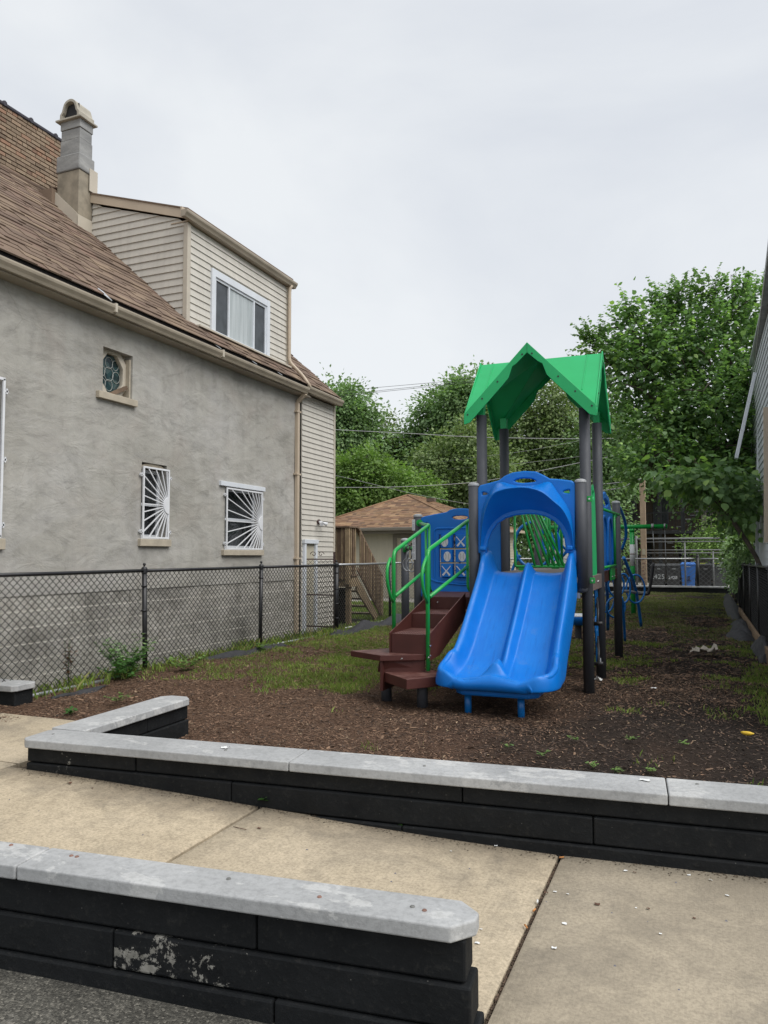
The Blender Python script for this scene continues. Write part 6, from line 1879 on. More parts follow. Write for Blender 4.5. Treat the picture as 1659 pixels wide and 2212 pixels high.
# ================================================================== BACK STAIRS OF THE HOUSE
bs = thing('back_stairs', (-7.4, 15.2, 0), 'unpainted wooden stairs and landing behind the cream siding', 'stairs')
LZ = 1.10; SXa, SXb = -8.25, -6.97; LY0, LY1 = 14.98, 15.36
def part(name, mb, mat=None, par=None): return obj(name, mb, mat or M_wood, par or bs)
for i in range(3):
    y = LY0+0.03+i*0.125; part('landing_board', MB().box(SXa, SXb+0.05, y, y+0.118, LZ-0.035, LZ))
part('rim_joist', MB().box(SXa, SXb+0.02, LY0, LY0+0.035, LZ-0.26, LZ-0.036), M_woodg); part('rim_joist', MB().box(SXb, SXb+0.035, LY0+0.04, LY1, LZ-0.26, LZ-0.036), M_woodg)
part('post', MB().box(SXb-0.10, SXb+0.0, LY0+0.045, LY0+0.145, 0.0, LZ-0.26), M_woodg)
part('post', MB().box(SXb-0.06, SXb+0.04, LY0-0.06, LY0+0.0-0.002, LZ-0.2, 2.11), M_woodg)
part('top_rail', MB().box(SXa, SXb+0.06, LY0-0.08, LY0+0.04, 2.11, 2.145), M_wood)
part('top_rail', MB().box(SXb-0.03, SXb+0.06, LY0+0.042, LY1, 2.11, 2.145))
for i in range(3):
    y = LY0+0.06+i*0.105; part('baluster', MB().box(SXb+0.0, SXb+0.035, y, y+0.036, LZ-0.08, 2.11), M_wood if i % 2 else M_woodg)
nb = 26
for i in range(nb):
    x = SXa+0.05+i*(SXb-SXa-0.12)/nb; part('baluster', MB().box(x, x+0.038, LY0-0.04, LY0-0.003, LZ-0.10, 2.11), M_wood if i % 3 else M_woodg)
nst = 6; rise = LZ/nst; run = 0.225
yend = LY1 + nst*run
for i in range(nst-1):
    z = LZ-(i+1)*rise; y = LY1+i*run; part('tread', MB().box(SXa, SXb-0.022, y, y+run+0.02, z-0.038, z), M_woodg)
for x in (SXb, SXa):
    m_ = MB(); m_.prism([(LY1+0.002, LZ-0.04), (yend, 0.0), (yend-0.30, 0.0), (LY1+0.002, LZ-0.36)], 'x', x-0.02, x+0.02); part('stringer', m_, M_woodg)
part('stair_rail', MB().beam((SXb+0.03, LY1, 2.12), (SXb+0.03, yend-0.02, 1.02), 0.09, 0.05)); part('stair_rail', MB().beam((SXb+0.035, LY1, 1.22), (SXb+0.035, yend-0.05, 0.14), 0.03, 0.08))
for i in range(13):
    t_ = (i+0.4)/13; y = LY1+0.03+(yend-0.10-LY1)*t_; z0 = 1.16-1.05*t_; z1 = 2.08-1.04*t_
    part('baluster', MB().box(SXb+0.052, SXb+0.085, y, y+0.036, z0, z1), M_wood if i % 2 else M_woodg)
part('post', MB().box(SXb-0.02, SXb+0.075, yend-0.06, yend+0.03, 0.0, 1.04), M_woodg)
part('dark_backing', MB().box(SXa, SXb-0.15, LY1-0.04, LY1-0.01, 0, LZ-0.3), M_dark)  # near-black sheet closing the space below the landing

# ================================================================== ALLEY END: chain-link fences, pole, bins, building
af = thing('alley_fence', (-1, 30.15, 0), 'galvanised chain link fence across the far end of the lot', 'fence')
zt = 1.255
pF = onY(1507, 1230, 30.1)[0]
for x in (-9.0, -6.0, -3.4, pF, 1.0):
    k = MB(); k.tube([(x, 30.1, 0), (x, 30.1, zt+0.10 if x == pF else zt)], 0.06 if x == pF else 0.032, 12); obj('post', k, M_fblack if x == pF else M_steel, af)
k = MB(); k.lathe([(0.07, -0.03), (0.07, 0.0), (0.03, 0.03), (0.045, 0.06), (0.0, 0.09)], pF, 30.1, 12, zt+0.08); obj('post_cap', k, M_fblack, af)
for a, b in ((-9.0, -6.0), (-6.0, -3.4), (-3.4, pF), (pF, 1.0)):
    k = MB(); k.tube([(a, 30.1, zt-0.02), (b, 30.1, zt-0.02)], 0.026, 10); obj('top_rail', k, M_steel, af)
    chainlink('wire_mesh', af, 30.1, a, b, 0.12, zt-0.03, 0.09, 0.0035, plain('grey_wire', (0.11, 0.115, 0.12), 0.5, 0.1), axis='x', amp=0.01)
M_steeld = plain('dull_galvanised', (0.17, 0.175, 0.18), 0.5, 0.15, 8)
uf = thing('tall_gate_fence', (-1, 31, 0), 'taller galvanised gate frame behind the far fence', 'gate')
for (x0_, x1_, z_) in ((-3.6, 1.0, 1.98), (-2.12, 0.95, 1.86), (-2.10, 0.9, 1.55), (-2.05, 0.85, 1.44)):
    k = MB(); k.tube([(x0_, 31.0, z_), (x1_, 31.0, z_)], 0.022 if z_ < 1.95 else 0.035, 10); obj('rail', k, M_steeld, uf)
for x, z_ in ((-2.25, 2.1), (-0.52, 1.84), (0.45, 1.5)):
    k = MB(); k.tube([(x, 31.0, 0), (x, 31.0, z_)], 0.045 if x < -2 else 0.03, 10); obj('upright', k, M_steeld, uf)
chainlink('wire_mesh', uf, 31.0, -2.2, 0.9, 0.15, 1.44, 0.10, 0.0035, plain('grey_wire2', (0.11, 0.115, 0.12), 0.5, 0.1), axis='x', amp=0.01)

M_pole = plain('tan_pole', (0.36, 0.27, 0.185), 0.85, 0.2, 5, bump=0.2)
pl_ = thing('utility_pole', (-2.05, 30.6, 0), 'square tan timber pole standing behind the far fence', 'pole')
pX = onY(1391, 1230, 30.5)[0]
k = MB(); k.box(pX-0.10, pX+0.10, 30.5, 30.7, 0.0, 4.2); o = obj('shaft', k, M_pole, pl_, bevel=0.01)
k = MB(); k.box(pX-0.05, pX+0.07, 30.485, 30.5, 1.38, 1.60); obj('notice', k, plain('faded_paper', (0.42, 0.38, 0.28), 0.8), pl_)
for i in range(7):
    k = MB(); k.box(pX-0.05+random.uniform(-.03,.02), pX+0.02+random.uniform(-.02,.05), 30.488, 30.4995, 0.35+i*0.14, 0.37+i*0.14+random.uniform(0,.04)); obj('scratch', k, M_rust, pl_)

def make_bin(x, y, label, mat, w=0.57, d=0.62, h=1.0, wedge=False):
    b = thing('wheeled_bin', (x, y, 0.0), label, 'bin', 'wheeled bins in the alley')
    tpr = 0.06
    k = MB(); k.hexa([(x-w/2+tpr,y-d/2+tpr,0.05),(x+w/2-tpr,y-d/2+tpr,0.05),(x+w/2-tpr,y+d/2-tpr,0.05),(x-w/2+tpr,y+d/2-tpr,0.05),
                      (x-w/2,y-d/2,h-0.10),(x+w/2,y-d/2,h-0.10),(x+w/2,y+d/2,h-0.10),(x-w/2,y+d/2,h-0.10)]); obj('body', k, mat, b, bevel=0.025)
    k = MB(); k.box(x-w/2-0.012, x+w/2+0.012, y-d/2-0.012, y+d/2+0.012, h-0.13, h-0.085); obj('rim', k, mat, b, bevel=0.008)
    k = MB(); lf = 0.05 if not wedge else 0.13
    k.hexa([(x-w/2-0.02,y-d/2-0.03,h-0.084),(x+w/2+0.02,y-d/2-0.03,h-0.084),(x+w/2+0.02,y+d/2+0.02,h-0.084),(x-w/2-0.02,y+d/2+0.02,h-0.084),
            (x-w/2+0.03,y-d/2+0.02,h-0.05),(x+w/2-0.03,y-d/2+0.02,h-0.05),(x+w/2-0.05,y+d/2-0.02,h-0.084+lf+0.03),(x-w/2+0.05,y+d/2-0.02,h-0.084+lf+0.03)]); obj('lid', k, mat, b, bevel=0.012)
    k = MB(); k.tube([(x-w/2+0.06,y+d/2+0.05,h-0.12),(x+w/2-0.06,y+d/2+0.05,h-0.12)], 0.015, 8); obj('handle', k, mat, b)
    for s in (-1, 1):
        k = MB(); k.tube([(x+s*(w/2-0.03), y+d/2-0.06, 0.11), (x+s*(w/2+0.02), y+d/2-0.06, 0.11)], 0.11, 14); obj('wheel', k, M_black, b)
    return b
M_bin = plain('bin_charcoal', (0.035, 0.036, 0.038), 0.5, 0.25, 4); M_binb = plain('bin_blue', (0.035, 0.15, 0.48), 0.45, 0.12, 4); M_bingr = plain('bin_grey', (0.06, 0.062, 0.065), 0.55, 0.25, 4)
BY = 33.0
bxs = [onY(p, 1240, BY)[0] for p in (1447, 1488, 1534-46.5, 1520, 1553)]
xs_b = [onY(p, 1245, BY)[0] for p in (1447, 1487, 1519-0, 1520, 1554)]
c1 = onY(1438, 1250, BY)[0]; c2 = onY(1457, 1250, BY)[0]
# centres read off the photograph in plane BY
cxs = {'a': onY(1453, 1245, BY)[0], 'b': onY(1453+0, 1245, BY)[0]}
b1 = make_bin(onY(1421.5, 1245, BY)[0], BY, 'charcoal bin with chalky painted number, leftmost behind the fence', M_bin)
b2 = make_bin(onY(1454.5, 1245, BY)[0], BY, 'charcoal bin with small white number beside the blue bin', M_bin, h=1.01)
b3 = make_bin(onY(1487, 1245, BY)[0]+0.0, BY, 'blue recycling bin behind the far fence', M_binb, h=1.06)
b4 = make_bin(onY(1522, 1245, BY)[0]+0.0, BY, 'black bin with a yellow lid sticker right of the thick fence post', M_black, h=1.03)
b5 = make_bin(onY(1554, 1245, BY)[0]+0.0, BY, 'grey wedge-lidded bin at the right end of the row', M_bingr, h=0.98, wedge=True)
def txt(par, s, size, px_, py_, mat, name='painted_number'):
    q = onY(px_, py_, BY-0.345); L_ = ROOT[par.name]
    M_ = Matrix.Translation(Vector((q[0], q[1], q[2])) - L_) @ Matrix.Rotation(math.radians(90-4), 4, 'X')
    return text_mesh(name, s, size, M_, mat, par, 0.002)
M_chalk = plain('chalk_paint', (0.36, 0.38, 0.38), 0.8, 0.3, 20)
txt(b1, '2425', 0.27, 1420.5, 1246, M_chalk); txt(b2, '2428', 0.17, 1453.5, 1248, M_emblem)
for b_, px_ in ((b1, 1423), (b2, 1456), (b3, 1487), (b4, 1524), (b5, 1555)):
    q = onY(px_, 1229 if b_ is not b3 else 1224, BY-0.33)
    k = MB(); k.box(q[0]-0.07, q[0]+0.07, BY-0.345, BY-0.29, q[2]-0.012, q[2]+0.012); obj('embossed_label', k, M_chalk, b_)
q = onY(1488, 1250, BY-0.31); k = MB(); k.prism([(q[0]-.045,q[2]+.10),(q[0]+.045,q[2]+.10),(q[0]+.04,q[2]-.03),(q[0]+.085,q[2]-.10),(q[0]-.085,q[2]-.10),(q[0]-.04,q[2]-.03)], 'y', BY-0.325, BY-0.25); obj('moulded_emblem', k, plain('emblem_dark_blue', (0.012, 0.03, 0.09), 0.6), b3)
for b_, px_, py_ in ((b4, 1518, 1218), (b5, 1549, 1224)):
    q = onY(px_, py_, BY-0.1); k = MB(); k.box(q[0]-0.09, q[0]+0.09, BY-0.2, BY-0.02, ROOT[b_.name].z+0.995, ROOT[b_.name].z+1.03); obj('yellow_sticker', k, plain('sticker_yellow', (0.55, 0.60, 0.12), 0.6), b_)
for i, px_ in enumerate((1437.5, 1471, 1504, 1537.5)):
    q = onY(px_, 1262, BY+0.25); k = MB(); k.box(q[0]-0.055, q[0]+0.055, BY+0.2, BY+0.4, 0, 0.30)
    tag(obj('concrete_block', k, M_sill), ('pale block between the two charcoal bins', 'pale block left of the blue bin', 'pale block right of the blue bin', 'pale block left of the wedge-lidded bin')[i], 'block', 'blocks between the bins')

# back building with steel porches
bk_ = thing('porch_building', (0, 42, 0), 'dark brick building with black steel back porches beyond the alley', 'building')
def P42(px_, py_, Y=42): return onY(px_, py_, Y)
M_dbrick = plain('dull_tan_brick', (0.13, 0.10, 0.075), 0.9, 0.25, 3, bump=0.3, bscale=30)
xw0 = P42(1335, 1100)[0]; xw1 = 6.0
ZB = 7.2
obj('wall', MB().box(xw0, xw1, 44.5, 52, 0, ZB), M_dbrick, bk_)
M_steelb = plain('black_steel', (0.016, 0.017, 0.019), 0.5, 0.2, 3)
for z_ in (2.35, 4.9):
    obj('porch_floor', MB().box(xw0+0.3, xw1, 41.8, 44.5, z_, z_+0.16), M_steelb, bk_)
    obj('rail', MB().box(xw0+0.3, xw1, 41.8, 41.84, z_+1.05, z_+1.10), M_steelb, bk_)
    x = xw0+0.35
    while x < 3.5:
        obj('baluster', MB().box(x, x+0.02, 41.81, 41.83, z_+0.16, z_+1.05), M_steelb, bk_); x += 0.16
for px_ in (1345, 1372, 1425, 1475, 1530, 1590):
    x = P42(px_, 1100)[0]; obj('porch_post', MB().box(x-0.09, x+0.09, 41.85, 42.03, 0, ZB), M_steelb, bk_)
for i in range(11):
    z_ = 2.35+0.19*(i+1); x = P42(1450, 1100)[0]+0.22*i; obj('stair_tread', MB().box(x, x+0.26, 42.2, 43.2, z_-0.04, z_), M_chalk if i % 2 else M_seam, bk_)
for i in range(11):
    z_ = 0.19*(i+1); x = P42(1530, 1100)[0]-0.22*i; obj('stair_tread', MB().box(x, x+0.26, 42.2, 43.2, z_-0.04, z_), M_chalk, bk_)
for (pa, pb_, za_, zb_) in ((1514, 1541, 2.5, 4.6), (1380, 1400, 0.1, 2.1), (1462, 1486, 0.1, 2.1)):
    xa_ = P42(pa, 1100)[0]; xb_c = P42(pb_, 1100)[0]; obj('door', MB().box(xa_, xb_c, 44.42, 44.5, za_, zb_), M_sidingg if za_ > 1 else M_dark, bk_)
for (pa, pb_, za_, zb_) in ((1405, 1440, 2.9, 4.3), (1405, 1440, 5.6, 6.8), (1352, 1368, 2.9, 4.3)):
    xa_ = P42(pa, 1100)[0]; xb_c = P42(pb_, 1100)[0]; w_ = obj('window', MB().box(xa_, xb_c, 44.44, 44.5, za_, zb_), M_seam, bk_); obj('pane', MB().box(xa_+.06, xb_c-.06, 44.40, 44.435, za_+.06, zb_-.06), M_screen, w_)
gh = thing('grey_gabled_house', (0, 50, 0), 'house roof with grey gable showing through the tree leaves', 'house')
a_ = P42(1362, 975, 50); b_ = P42(1440, 915, 50); c_ = P42(1520, 975, 50)
mb = MB(); mb.prism([(a_[0]-1, a_[2]-0.2), (b_[0], b_[2]), (c_[0], a_[2]-0.2), (c_[0], 0), (a_[0]-1, 0)], 'y', 50, 60); obj('wall', mb, plain('grey_gable', (0.27, 0.25, 0.235), 0.8, 0.15, 2), gh)
for (p_, q_) in (((a_[0]-1.3, a_[2]-0.45), (b_[0], b_[2]+0.1)), ((b_[0], b_[2]+0.1), (c_[0]+0.3, a_[2]-0.4))):
    m_ = MB(); m_.beam((p_[0], 49.7, p_[1]), (q_[0], 49.7, q_[1]), 0.8, 0.18, (0, 0, 1)); obj('barge_board', m_, M_felt, gh)
# white picket fence and a shrub seen through the hood
pf_ = thing('picket_fence', (-3, 34, 0), 'small white picket fence seen through the slide hood', 'fence')
xa_ = onY(1190, 1178, 34)[0]; xb_c = onY(1226, 1178, 34)[0]
for z_ in (1.55, 1.98): obj('rail', MB().box(xa_, xb_c, 34, 34.03, z_, z_+0.06), M_white, pf_)
n = 12
for i in range(n):
    x = xa_+(xb_c-xa_)*i/(n-1); obj('picket', MB().prism([(x-.028, 0.2), (x+.028, 0.2), (x+.028, 2.05), (x, 2.12), (x-.028, 2.05)], 'y', 33.97, 33.998), M_white, pf_)

# ================================================================== TREES
LEAF6 = np.array([[0, 0], [0.36, 0.18], [0.42, 0.52], [0, 1.0], [-0.42, 0.52], [-0.36, 0.18]])
LEAF4 = np.array([[0, 0], [0.34, 0.45], [0, 1.0], [-0.34, 0.45]])
def leaves(name, blobs, n, size, mat, parent, shape=LEAF4, clump=0.42, per=16, seed=0, droop=0.5, fill=0.35, squash=0.75):
    g = np.random.default_rng(seed)
    vol = np.array([b[3]*b[4]*b[5] for b in blobs])**0.75; pr = vol/vol.sum()
    nc = max(1, n//per)
    bi = g.choice(len(blobs), nc, p=pr); B = np.array(blobs)[bi]
    d = g.normal(size=(nc, 3)); d /= np.linalg.norm(d, axis=1)[:, None]
    rr = np.where(g.random(nc) < fill, g.random(nc)**0.5*0.85, 0.72+0.36*g.random(nc))
    wob = 1 + 0.16*np.sin(d[:,0]*7+B[:,0]) + 0.14*np.sin(d[:,2]*9+B[:,1]*2)
    cc = B[:, :3] + d*B[:, 3:6]*(rr*wob)[:, None]
    ci = np.repeat(np.arange(nc), per); N = len(ci)
    off = g.normal(size=(N, 3))*clump*0.5; off[:, 2] *= squash
    P_ = cc[ci] + off
    out_ = d[ci]*0.8 + off/ (np.linalg.norm(off, axis=1)[:, None]+1e-6)*0.6 + g.normal(size=(N, 3))*0.35
    out_[:, 2] -= droop
    out_ /= np.linalg.norm(out_, axis=1)[:, None]
    nn = d[ci]*0.6 + np.array([0, 0, 0.9]) + g.normal(size=(N, 3))*0.55
    sx = np.cross(out_, nn); sx /= np.linalg.norm(sx, axis=1)[:, None]+1e-9
    s = size*(0.65+0.7*g.random(N))
    nv = len(shape)
    V = P_[:, None, :] + (sx[:, None, :]*shape[None, :, 0, None] + out_[:, None, :]*shape[None, :, 1, None])*s[:, None, None]
    up = np.cross(sx, out_)
    V += up[:, None, :]*(np.abs(shape[None, :, 0, None])*0.25*s[:, None, None])
    return np_obj(name, V, nv, mat, parent), cc
def tree(name, label, base, tr, blobs, n, size, mat, group=None, seed=0, bark=None, limbs=7, cat='tree', **kw):
    t = thing(name, (base[0], base[1], 0), label, cat, group)
    r = random.Random(seed)
    zt_ = max(b[2] for b in blobs); zl_ = min(b[2]-b[5] for b in blobs)
    mb = MB()
    top = Vector(max(blobs, key=lambda b: b[2])[:3])
    fork = Vector((base[0]*0.7+top.x*0.3, base[1]*0.7+top.y*0.3, max(0.8, zl_+0.2*(zt_-zl_))))
    mb.tube(smooth_path([(base[0], base[1], -0.1), (base[0]+0.1*r.uniform(-1,1), base[1], fork.z*0.5), tuple(fork)], 4), tr, 10, radii=None)
    obj('trunk', mb, bark or M_bark, t)
    for i, b in enumerate(blobs):
        c = Vector(b[:3]); mid = fork.lerp(c, 0.5) + Vector((r.uniform(-.2,.2), r.uniform(-.2,.2), 0.25))
        m_ = MB(); ptsl = smooth_path([tuple(fork), tuple(mid), tuple(c), tuple(c+Vector((0,0,b[5]*0.7)))], 4)
        nn_ = len(ptsl); thin = min(1.0, b[3]/0.9)**1.3
        m_.tube(ptsl, 0.05, 7, radii=[tr*0.62*thin*(1-0.9*k_/(nn_-1)) for k_ in range(nn_)])
        for j in range(limbs):
            s_ = ptsl[r.randrange(nn_//3, nn_)]; e = Vector((c.x+b[3]*r.uniform(-.9,.9), c.y+b[4]*r.uniform(-.9,.9), c.z+b[5]*r.uniform(-.5,.95)))
            pj = smooth_path([tuple(s_), tuple(s_.lerp(e, .5)+Vector((0,0,.12))), tuple(e)], 3); q_ = len(pj)
            m_.tube(pj, 0.02, 5, radii=[tr*0.20*thin*(1-0.85*k_/(q_-1)) for k_ in range(q_)])
        obj('limb', m_, bark or M_bark, t)
    o, cc = leaves('crown', blobs, n, size, mat, t, seed=seed, **kw)
    return t
bigb = [(-1.35,21.6,6.5,1.3,1.4,1.3), (-2.2,21.5,6.7,0.6,0.8,0.6), (-0.5,22,7.15,1.05,1.3,1.05), (0.75,22.4,7.2,1.05,1.4,1.15), (1.7,23.2,7.1,0.9,1.3,1.2),
        (-0.9,21.4,4.9,1.35,1.6,0.95), (0.5,21.6,5.3,1.5,1.6,1.5), (1.5,22.8,4.6,1.3,1.4,1.8), (0.35,21.0,3.45,1.3,1.4,0.9), (1.15,21.4,2.5,0.50,1.1,0.95), (-1.1,20.6,3.75,0.95,1.1,0.55),
        (-0.19,22,8.45,0.18,0.2,0.70), (0.40,22,8.45,0.20,0.2,0.70), (1.55,22.6,8.35,0.2,0.2,0.60), (1.25,22,8.2,0.2,0.2,0.4), (-2.55,21.5,7.35,0.30,0.25,0.30), (-1.6,21.6,7.95,0.42,0.4,0.42), (-0.75,21.9,8.25,0.28,0.25,0.35), (0.95,22,8.55,0.22,0.2,0.35)]
def shoots(name, blobs, ns, per, size, length, mat, parent, seed, updir=0.5):
    """leafy shoots: arching twigs with leaves hanging along them, two-ranked"""
    g = np.random.default_rng(seed)
    vol = np.array([b[3]*b[4]*b[5] for b in blobs])**0.7; pr = vol/vol.sum()
    bi = g.choice(len(blobs), ns, p=pr); B = np.array(blobs)[bi]
    d = g.normal(size=(ns, 3)); d /= np.linalg.norm(d, axis=1)[:, None]
    rr = g.random(ns)**0.35*0.92
    c0 = B[:, :3] + d*B[:, 3:6]*rr[:, None]
    dr = d*0.8 + np.array([0, 0, updir]) + g.normal(size=(ns, 3))*0.3; dr /= np.linalg.norm(dr, axis=1)[:, None]
    Ls = length*g.uniform(0.6, 1.3, ns)
    V = []; tw = MB()
    side = np.cross(dr, np.array([0, 0, 1.0])); side /= np.linalg.norm(side, axis=1)[:, None]+1e-6
    for k in range(per):
        t = (k+0.5)/per
        p = c0 + dr*(Ls*t)[:, None] - np.array([0, 0, 1.0])*(Ls*0.30*t*t)[:, None]
        s = size*(1.1-0.6*t)*g.uniform(0.7, 1.2, ns)
        sg = 1 if k % 2 else -1
        o = side*sg*0.75 + dr*0.35 + np.array([0, 0, -0.55]) + g.normal(size=(ns, 3))*0.22; o /= np.linalg.norm(o, axis=1)[:, None]
        nn = np.array([0, 0, 1.0]) + side*sg*0.35 + g.normal(size=(ns, 3))*0.3
        sx = np.cross(o, nn); sx /= np.linalg.norm(sx, axis=1)[:, None]+1e-9; up = np.cross(sx, o)
        W_ = p[:, None, :] + (sx[:, None, :]*LEAF6[None, :, 0, None] + o[:, None, :]*LEAF6[None, :, 1, None])*s[:, None, None] + up[:, None, :]*(np.abs(LEAF6[None, :, 0, None])*0.3*s[:, None, None])
        V.append(W_)
    o_ = np_obj(name, np.concatenate(V), 6, mat, parent)
    T = []
    for k in range(3):
        t0, t1 = k/3, (k+1)/3
        q0 = c0 + dr*(Ls*t0)[:, None] - np.array([0, 0, 1.0])*(Ls*0.30*t0*t0)[:, None]; q1 = c0 + dr*(Ls*t1)[:, None] - np.array([0, 0, 1.0])*(Ls*0.30*t1*t1)[:, None]
        w = side*0.005
        T.append(np.stack([q0-w, q0+w, q1+w*0.6, q1-w*0.6], 1))
    np_obj('twigs', np.concatenate(T), 4, M_bark, parent)
    return o_
mt_ = tree('mulberry_tree', 'big leafy tree overhanging the far right of the lot', (1.75, 24.2), 0.20, bigb, 9000, 0.12, M_leafA, seed=5, shape=LEAF6, clump=0.5, per=10, droop=0.45, fill=0.8, limbs=4)
shoots('spire_leaves', [(-0.19,22,8.35,0.25,0.3,0.45), (0.42,22,8.4,0.28,0.3,0.45), (1.55,22.6,8.2,0.25,0.3,0.45), (-0.7,22,8.0,0.3,0.3,0.3), (1.0,22,8.1,0.3,0.3,0.35), (-2.6,21.5,7.3,0.3,0.3,0.25), (-1.7,21.6,7.8,0.35,0.3,0.25)], 130, 13, 0.150, 0.85, M_leafA, mt_, 9, 2.2)
shoots('shoot_leaves', bigb, 1750, 13, 0.150, 0.75, M_leafA, mt_, 6)
# nearer hanging branch with big leaves
tree('overhanging_branch', 'low branch of large bright leaves hanging over the slatted fence', (1.15, 18.6), 0.05, [(0.35,18.6,3.05,0.75,0.9,0.50), (-0.35,18.5,3.25,0.60,0.8,0.32), (0.95,18.8,2.55,0.28,0.8,0.60)], 1050, 0.165, M_leafA, seed=15, shape=LEAF6, clump=0.34, per=7, limbs=5, cat='branch', fill=0.6, droop=0.9)
tree('climbing_vine', 'dark green vine climbing the far end of the slatted fence', (0.95, 25), 0.03, [(1.02,24,0.9,0.18,1.5,0.6), (1.05,27,1.2,0.22,1.6,0.9), (1.0,21.5,1.35,0.15,1.4,0.35), (1.25,28.8,1.9,0.35,0.8,1.1)], 6500, 0.09, M_leafB, seed=16, clump=0.25, cat='vine', limbs=3)
def pb(px_, py_, Y, rx_, ry_, rz_): q = onY(px_, py_, Y); return (q[0], q[1], q[2], rx_, ry_, rz_)
G = 'trees beyond the garage'
tree('elm_tree', 'dark green tree rising just right of the rear siding corner', (-17.2, 38), 0.3, [pb(740,905,38,1.5,1.8,1.6), pb(755,860,38,0.9,1.0,0.8), pb(775,960,38,1.4,1.6,1.5), pb(700,930,38,2.2,2.0,2.4), pb(790,905,38,0.6,0.7,0.7)], 20000, 0.20, M_leafB, G, seed=21, clump=0.6)
tree('sapling_clump', 'pale green leafy trees low behind the garage roof, left side', (-13.8, 31), 0.12, [pb(745,1035,31,1.0,1.2,0.95), pb(800,1010,31,0.9,1.0,0.75), pb(850,1050,31,1.1,1.2,0.9), pb(760,1095,31,1.6,1.4,1.0), pb(905,1065,31,0.9,1.0,0.7)], 20000, 0.15, M_leafC, G, seed=22, clump=0.45)
tree('sparse_tree', 'thin half bare tree with dead twigs against the sky', (-15.3, 40), 0.12, [pb(835,950,40,0.9,0.9,1.5), pb(868,975,40,0.8,0.8,1.2), pb(810,1000,40,0.8,0.9,1.2)], 5200, 0.17, M_leafD, G, seed=23, clump=0.55, fill=0.7, limbs=16, bark=M_barkp)
tree('elm_tree', 'tall dense tree left of the gabled play roof', (-10.5, 40), 0.3, [pb(985,890,40,1.6,1.8,1.7), pb(935,900,40,1.1,1.2,1.2), pb(1030,850,40,1.2,1.4,1.1), pb(905,960,40,1.0,1.2,1.3), pb(960,1000,40,2.0,2.0,1.9), pb(1040,940,40,1.6,1.6,1.7), pb(990,840,40,0.6,0.7,0.55)], 26000, 0.20, M_leafB, G, seed=24, clump=0.6)
tree('lime_tree', 'mid green tree with rounded crown behind the left canopy posts', (-9.8, 34), 0.2, [pb(950,1000,34,1.1,1.3,1.0), pb(1010,960,34,1.0,1.1,0.9), pb(1050,1030,34,1.4,1.4,1.2), pb(985,1060,34,1.5,1.4,1.0), pb(925,1050,34,0.9,1.0,0.8)], 20000, 0.16, M_leafD, G, seed=25, clump=0.5)
tree('willow_tree', 'olive feathery tree framed by the two canopy posts', (-6.4, 40), 0.3, [pb(1195,870,40,1.3,1.5,1.2), pb(1150,930,40,1.4,1.5,1.4), pb(1225,945,40,1.4,1.5,1.6), pb(1180,1010,40,1.9,1.8,1.5), pb(1110,1010,40,1.3,1.4,1.5), pb(1235,1040,40,1.4,1.4,1.2)], 24000, 0.18, M_leafD, G, seed=26, clump=0.55)
tree('elm_tree', 'dark tree between the play roof and the big right-hand tree', (-3.9, 38), 0.25, [pb(1290,960,38,1.1,1.3,1.4), pb(1320,1040,38,1.2,1.3,1.2), pb(1270,1060,38,1.2,1.3,1.0), pb(1345,960,38,0.9,1.0,1.1), pb(1310,900,38,0.7,0.7,0.6)], 15000, 0.17, M_leafB, G, seed=27, clump=0.5)
tree('hedge_bush', 'dark hedge behind the blue climbing ring', (-5.2, 34), 0.1, [pb(1150,1165,35,2.0,1.2,1.6), pb(1210,1130,35,1.6,1.2,1.4), pb(1280,1150,35,1.6,1.2,1.7), pb(1090,1130,36,1.5,1.2,1.2)], 15000, 0.14, M_leafB, G, seed=28, clump=0.45, cat='bush')
tree('yard_bush', 'pale weedy bush behind the steel gate at the alley', (0.2, 36), 0.04, [pb(1525,1175,36,1.1,0.6,0.5), pb(1560,1150,36,0.7,0.6,0.8)], 2600, 0.11, M_leafC, G, seed=29, clump=0.4, cat='bush')
far = thing('far_tree_line', (0, 70, 0), 'dense far line of trees closing the view behind everything', 'trees')
far['kind'] = 'stuff'
fb = []
g = random.Random(8)
for i in range(26):
    px_ = 690+i*38; Y = 58+g.uniform(-3, 3); top_ = 940+g.uniform(-25, 45) + (60 if 1060 < px_ < 1280 else 0)*0
    q = onY(px_, top_, Y); fb.append((q[0], q[1], q[2]*0.55, 2.0, 1.8, q[2]*0.5))
o, _c = leaves('foliage', fb, 26000, 0.34, M_leafB, far, seed=30, clump=0.8); o['kind'] = 'stuff'

# ================================================================== OVERHEAD CABLES
M_cable = plain('pale_cable', (0.42, 0.43, 0.43), 0.6, 0.1); M_cabled = plain('dark_cable', (0.05, 0.05, 0.055), 0.6, 0.1)
def cable(label, pts, r_, mat):
    P_ = smooth_path([onY(*p) for p in pts], 8); mb = MB(); mb.tube(P_, r_, 6); tag(obj('overhead_cable', mb, mat), label, 'cable', 'overhead cables')
cable('twisted pale cable crossing behind the canopy posts at their tops', [(650,920,27),(725,928,27),(880,936,27),(1000,943,27),(1100,946,27),(1260,948,27),(1400,945,27)], 0.013, M_cable)
cable('pale cable dipping low over the garage and rising to the right', [(650,1053,28),(725,1053,28),(850,1052,28),(1000,1044,28),(1100,1030,28),(1260,998,28),(1345,980,28),(1480,945,28)], 0.013, M_cable)
cable('uppermost thin dark wire left of the play roof', [(640,858,36),(775,841,36),(960,824,36),(1050,812,36)], 0.010, M_cabled)
cable('upper double wire just under the topmost wire', [(640,868,36),(775,849,36),(960,829,36),(1060,818,36)], 0.010, M_cabled)
cable('lower double wire just under the topmost wire', [(640,871,36),(775,852,36),(960,832,36),(1060,821,36)], 0.010, M_cabled)
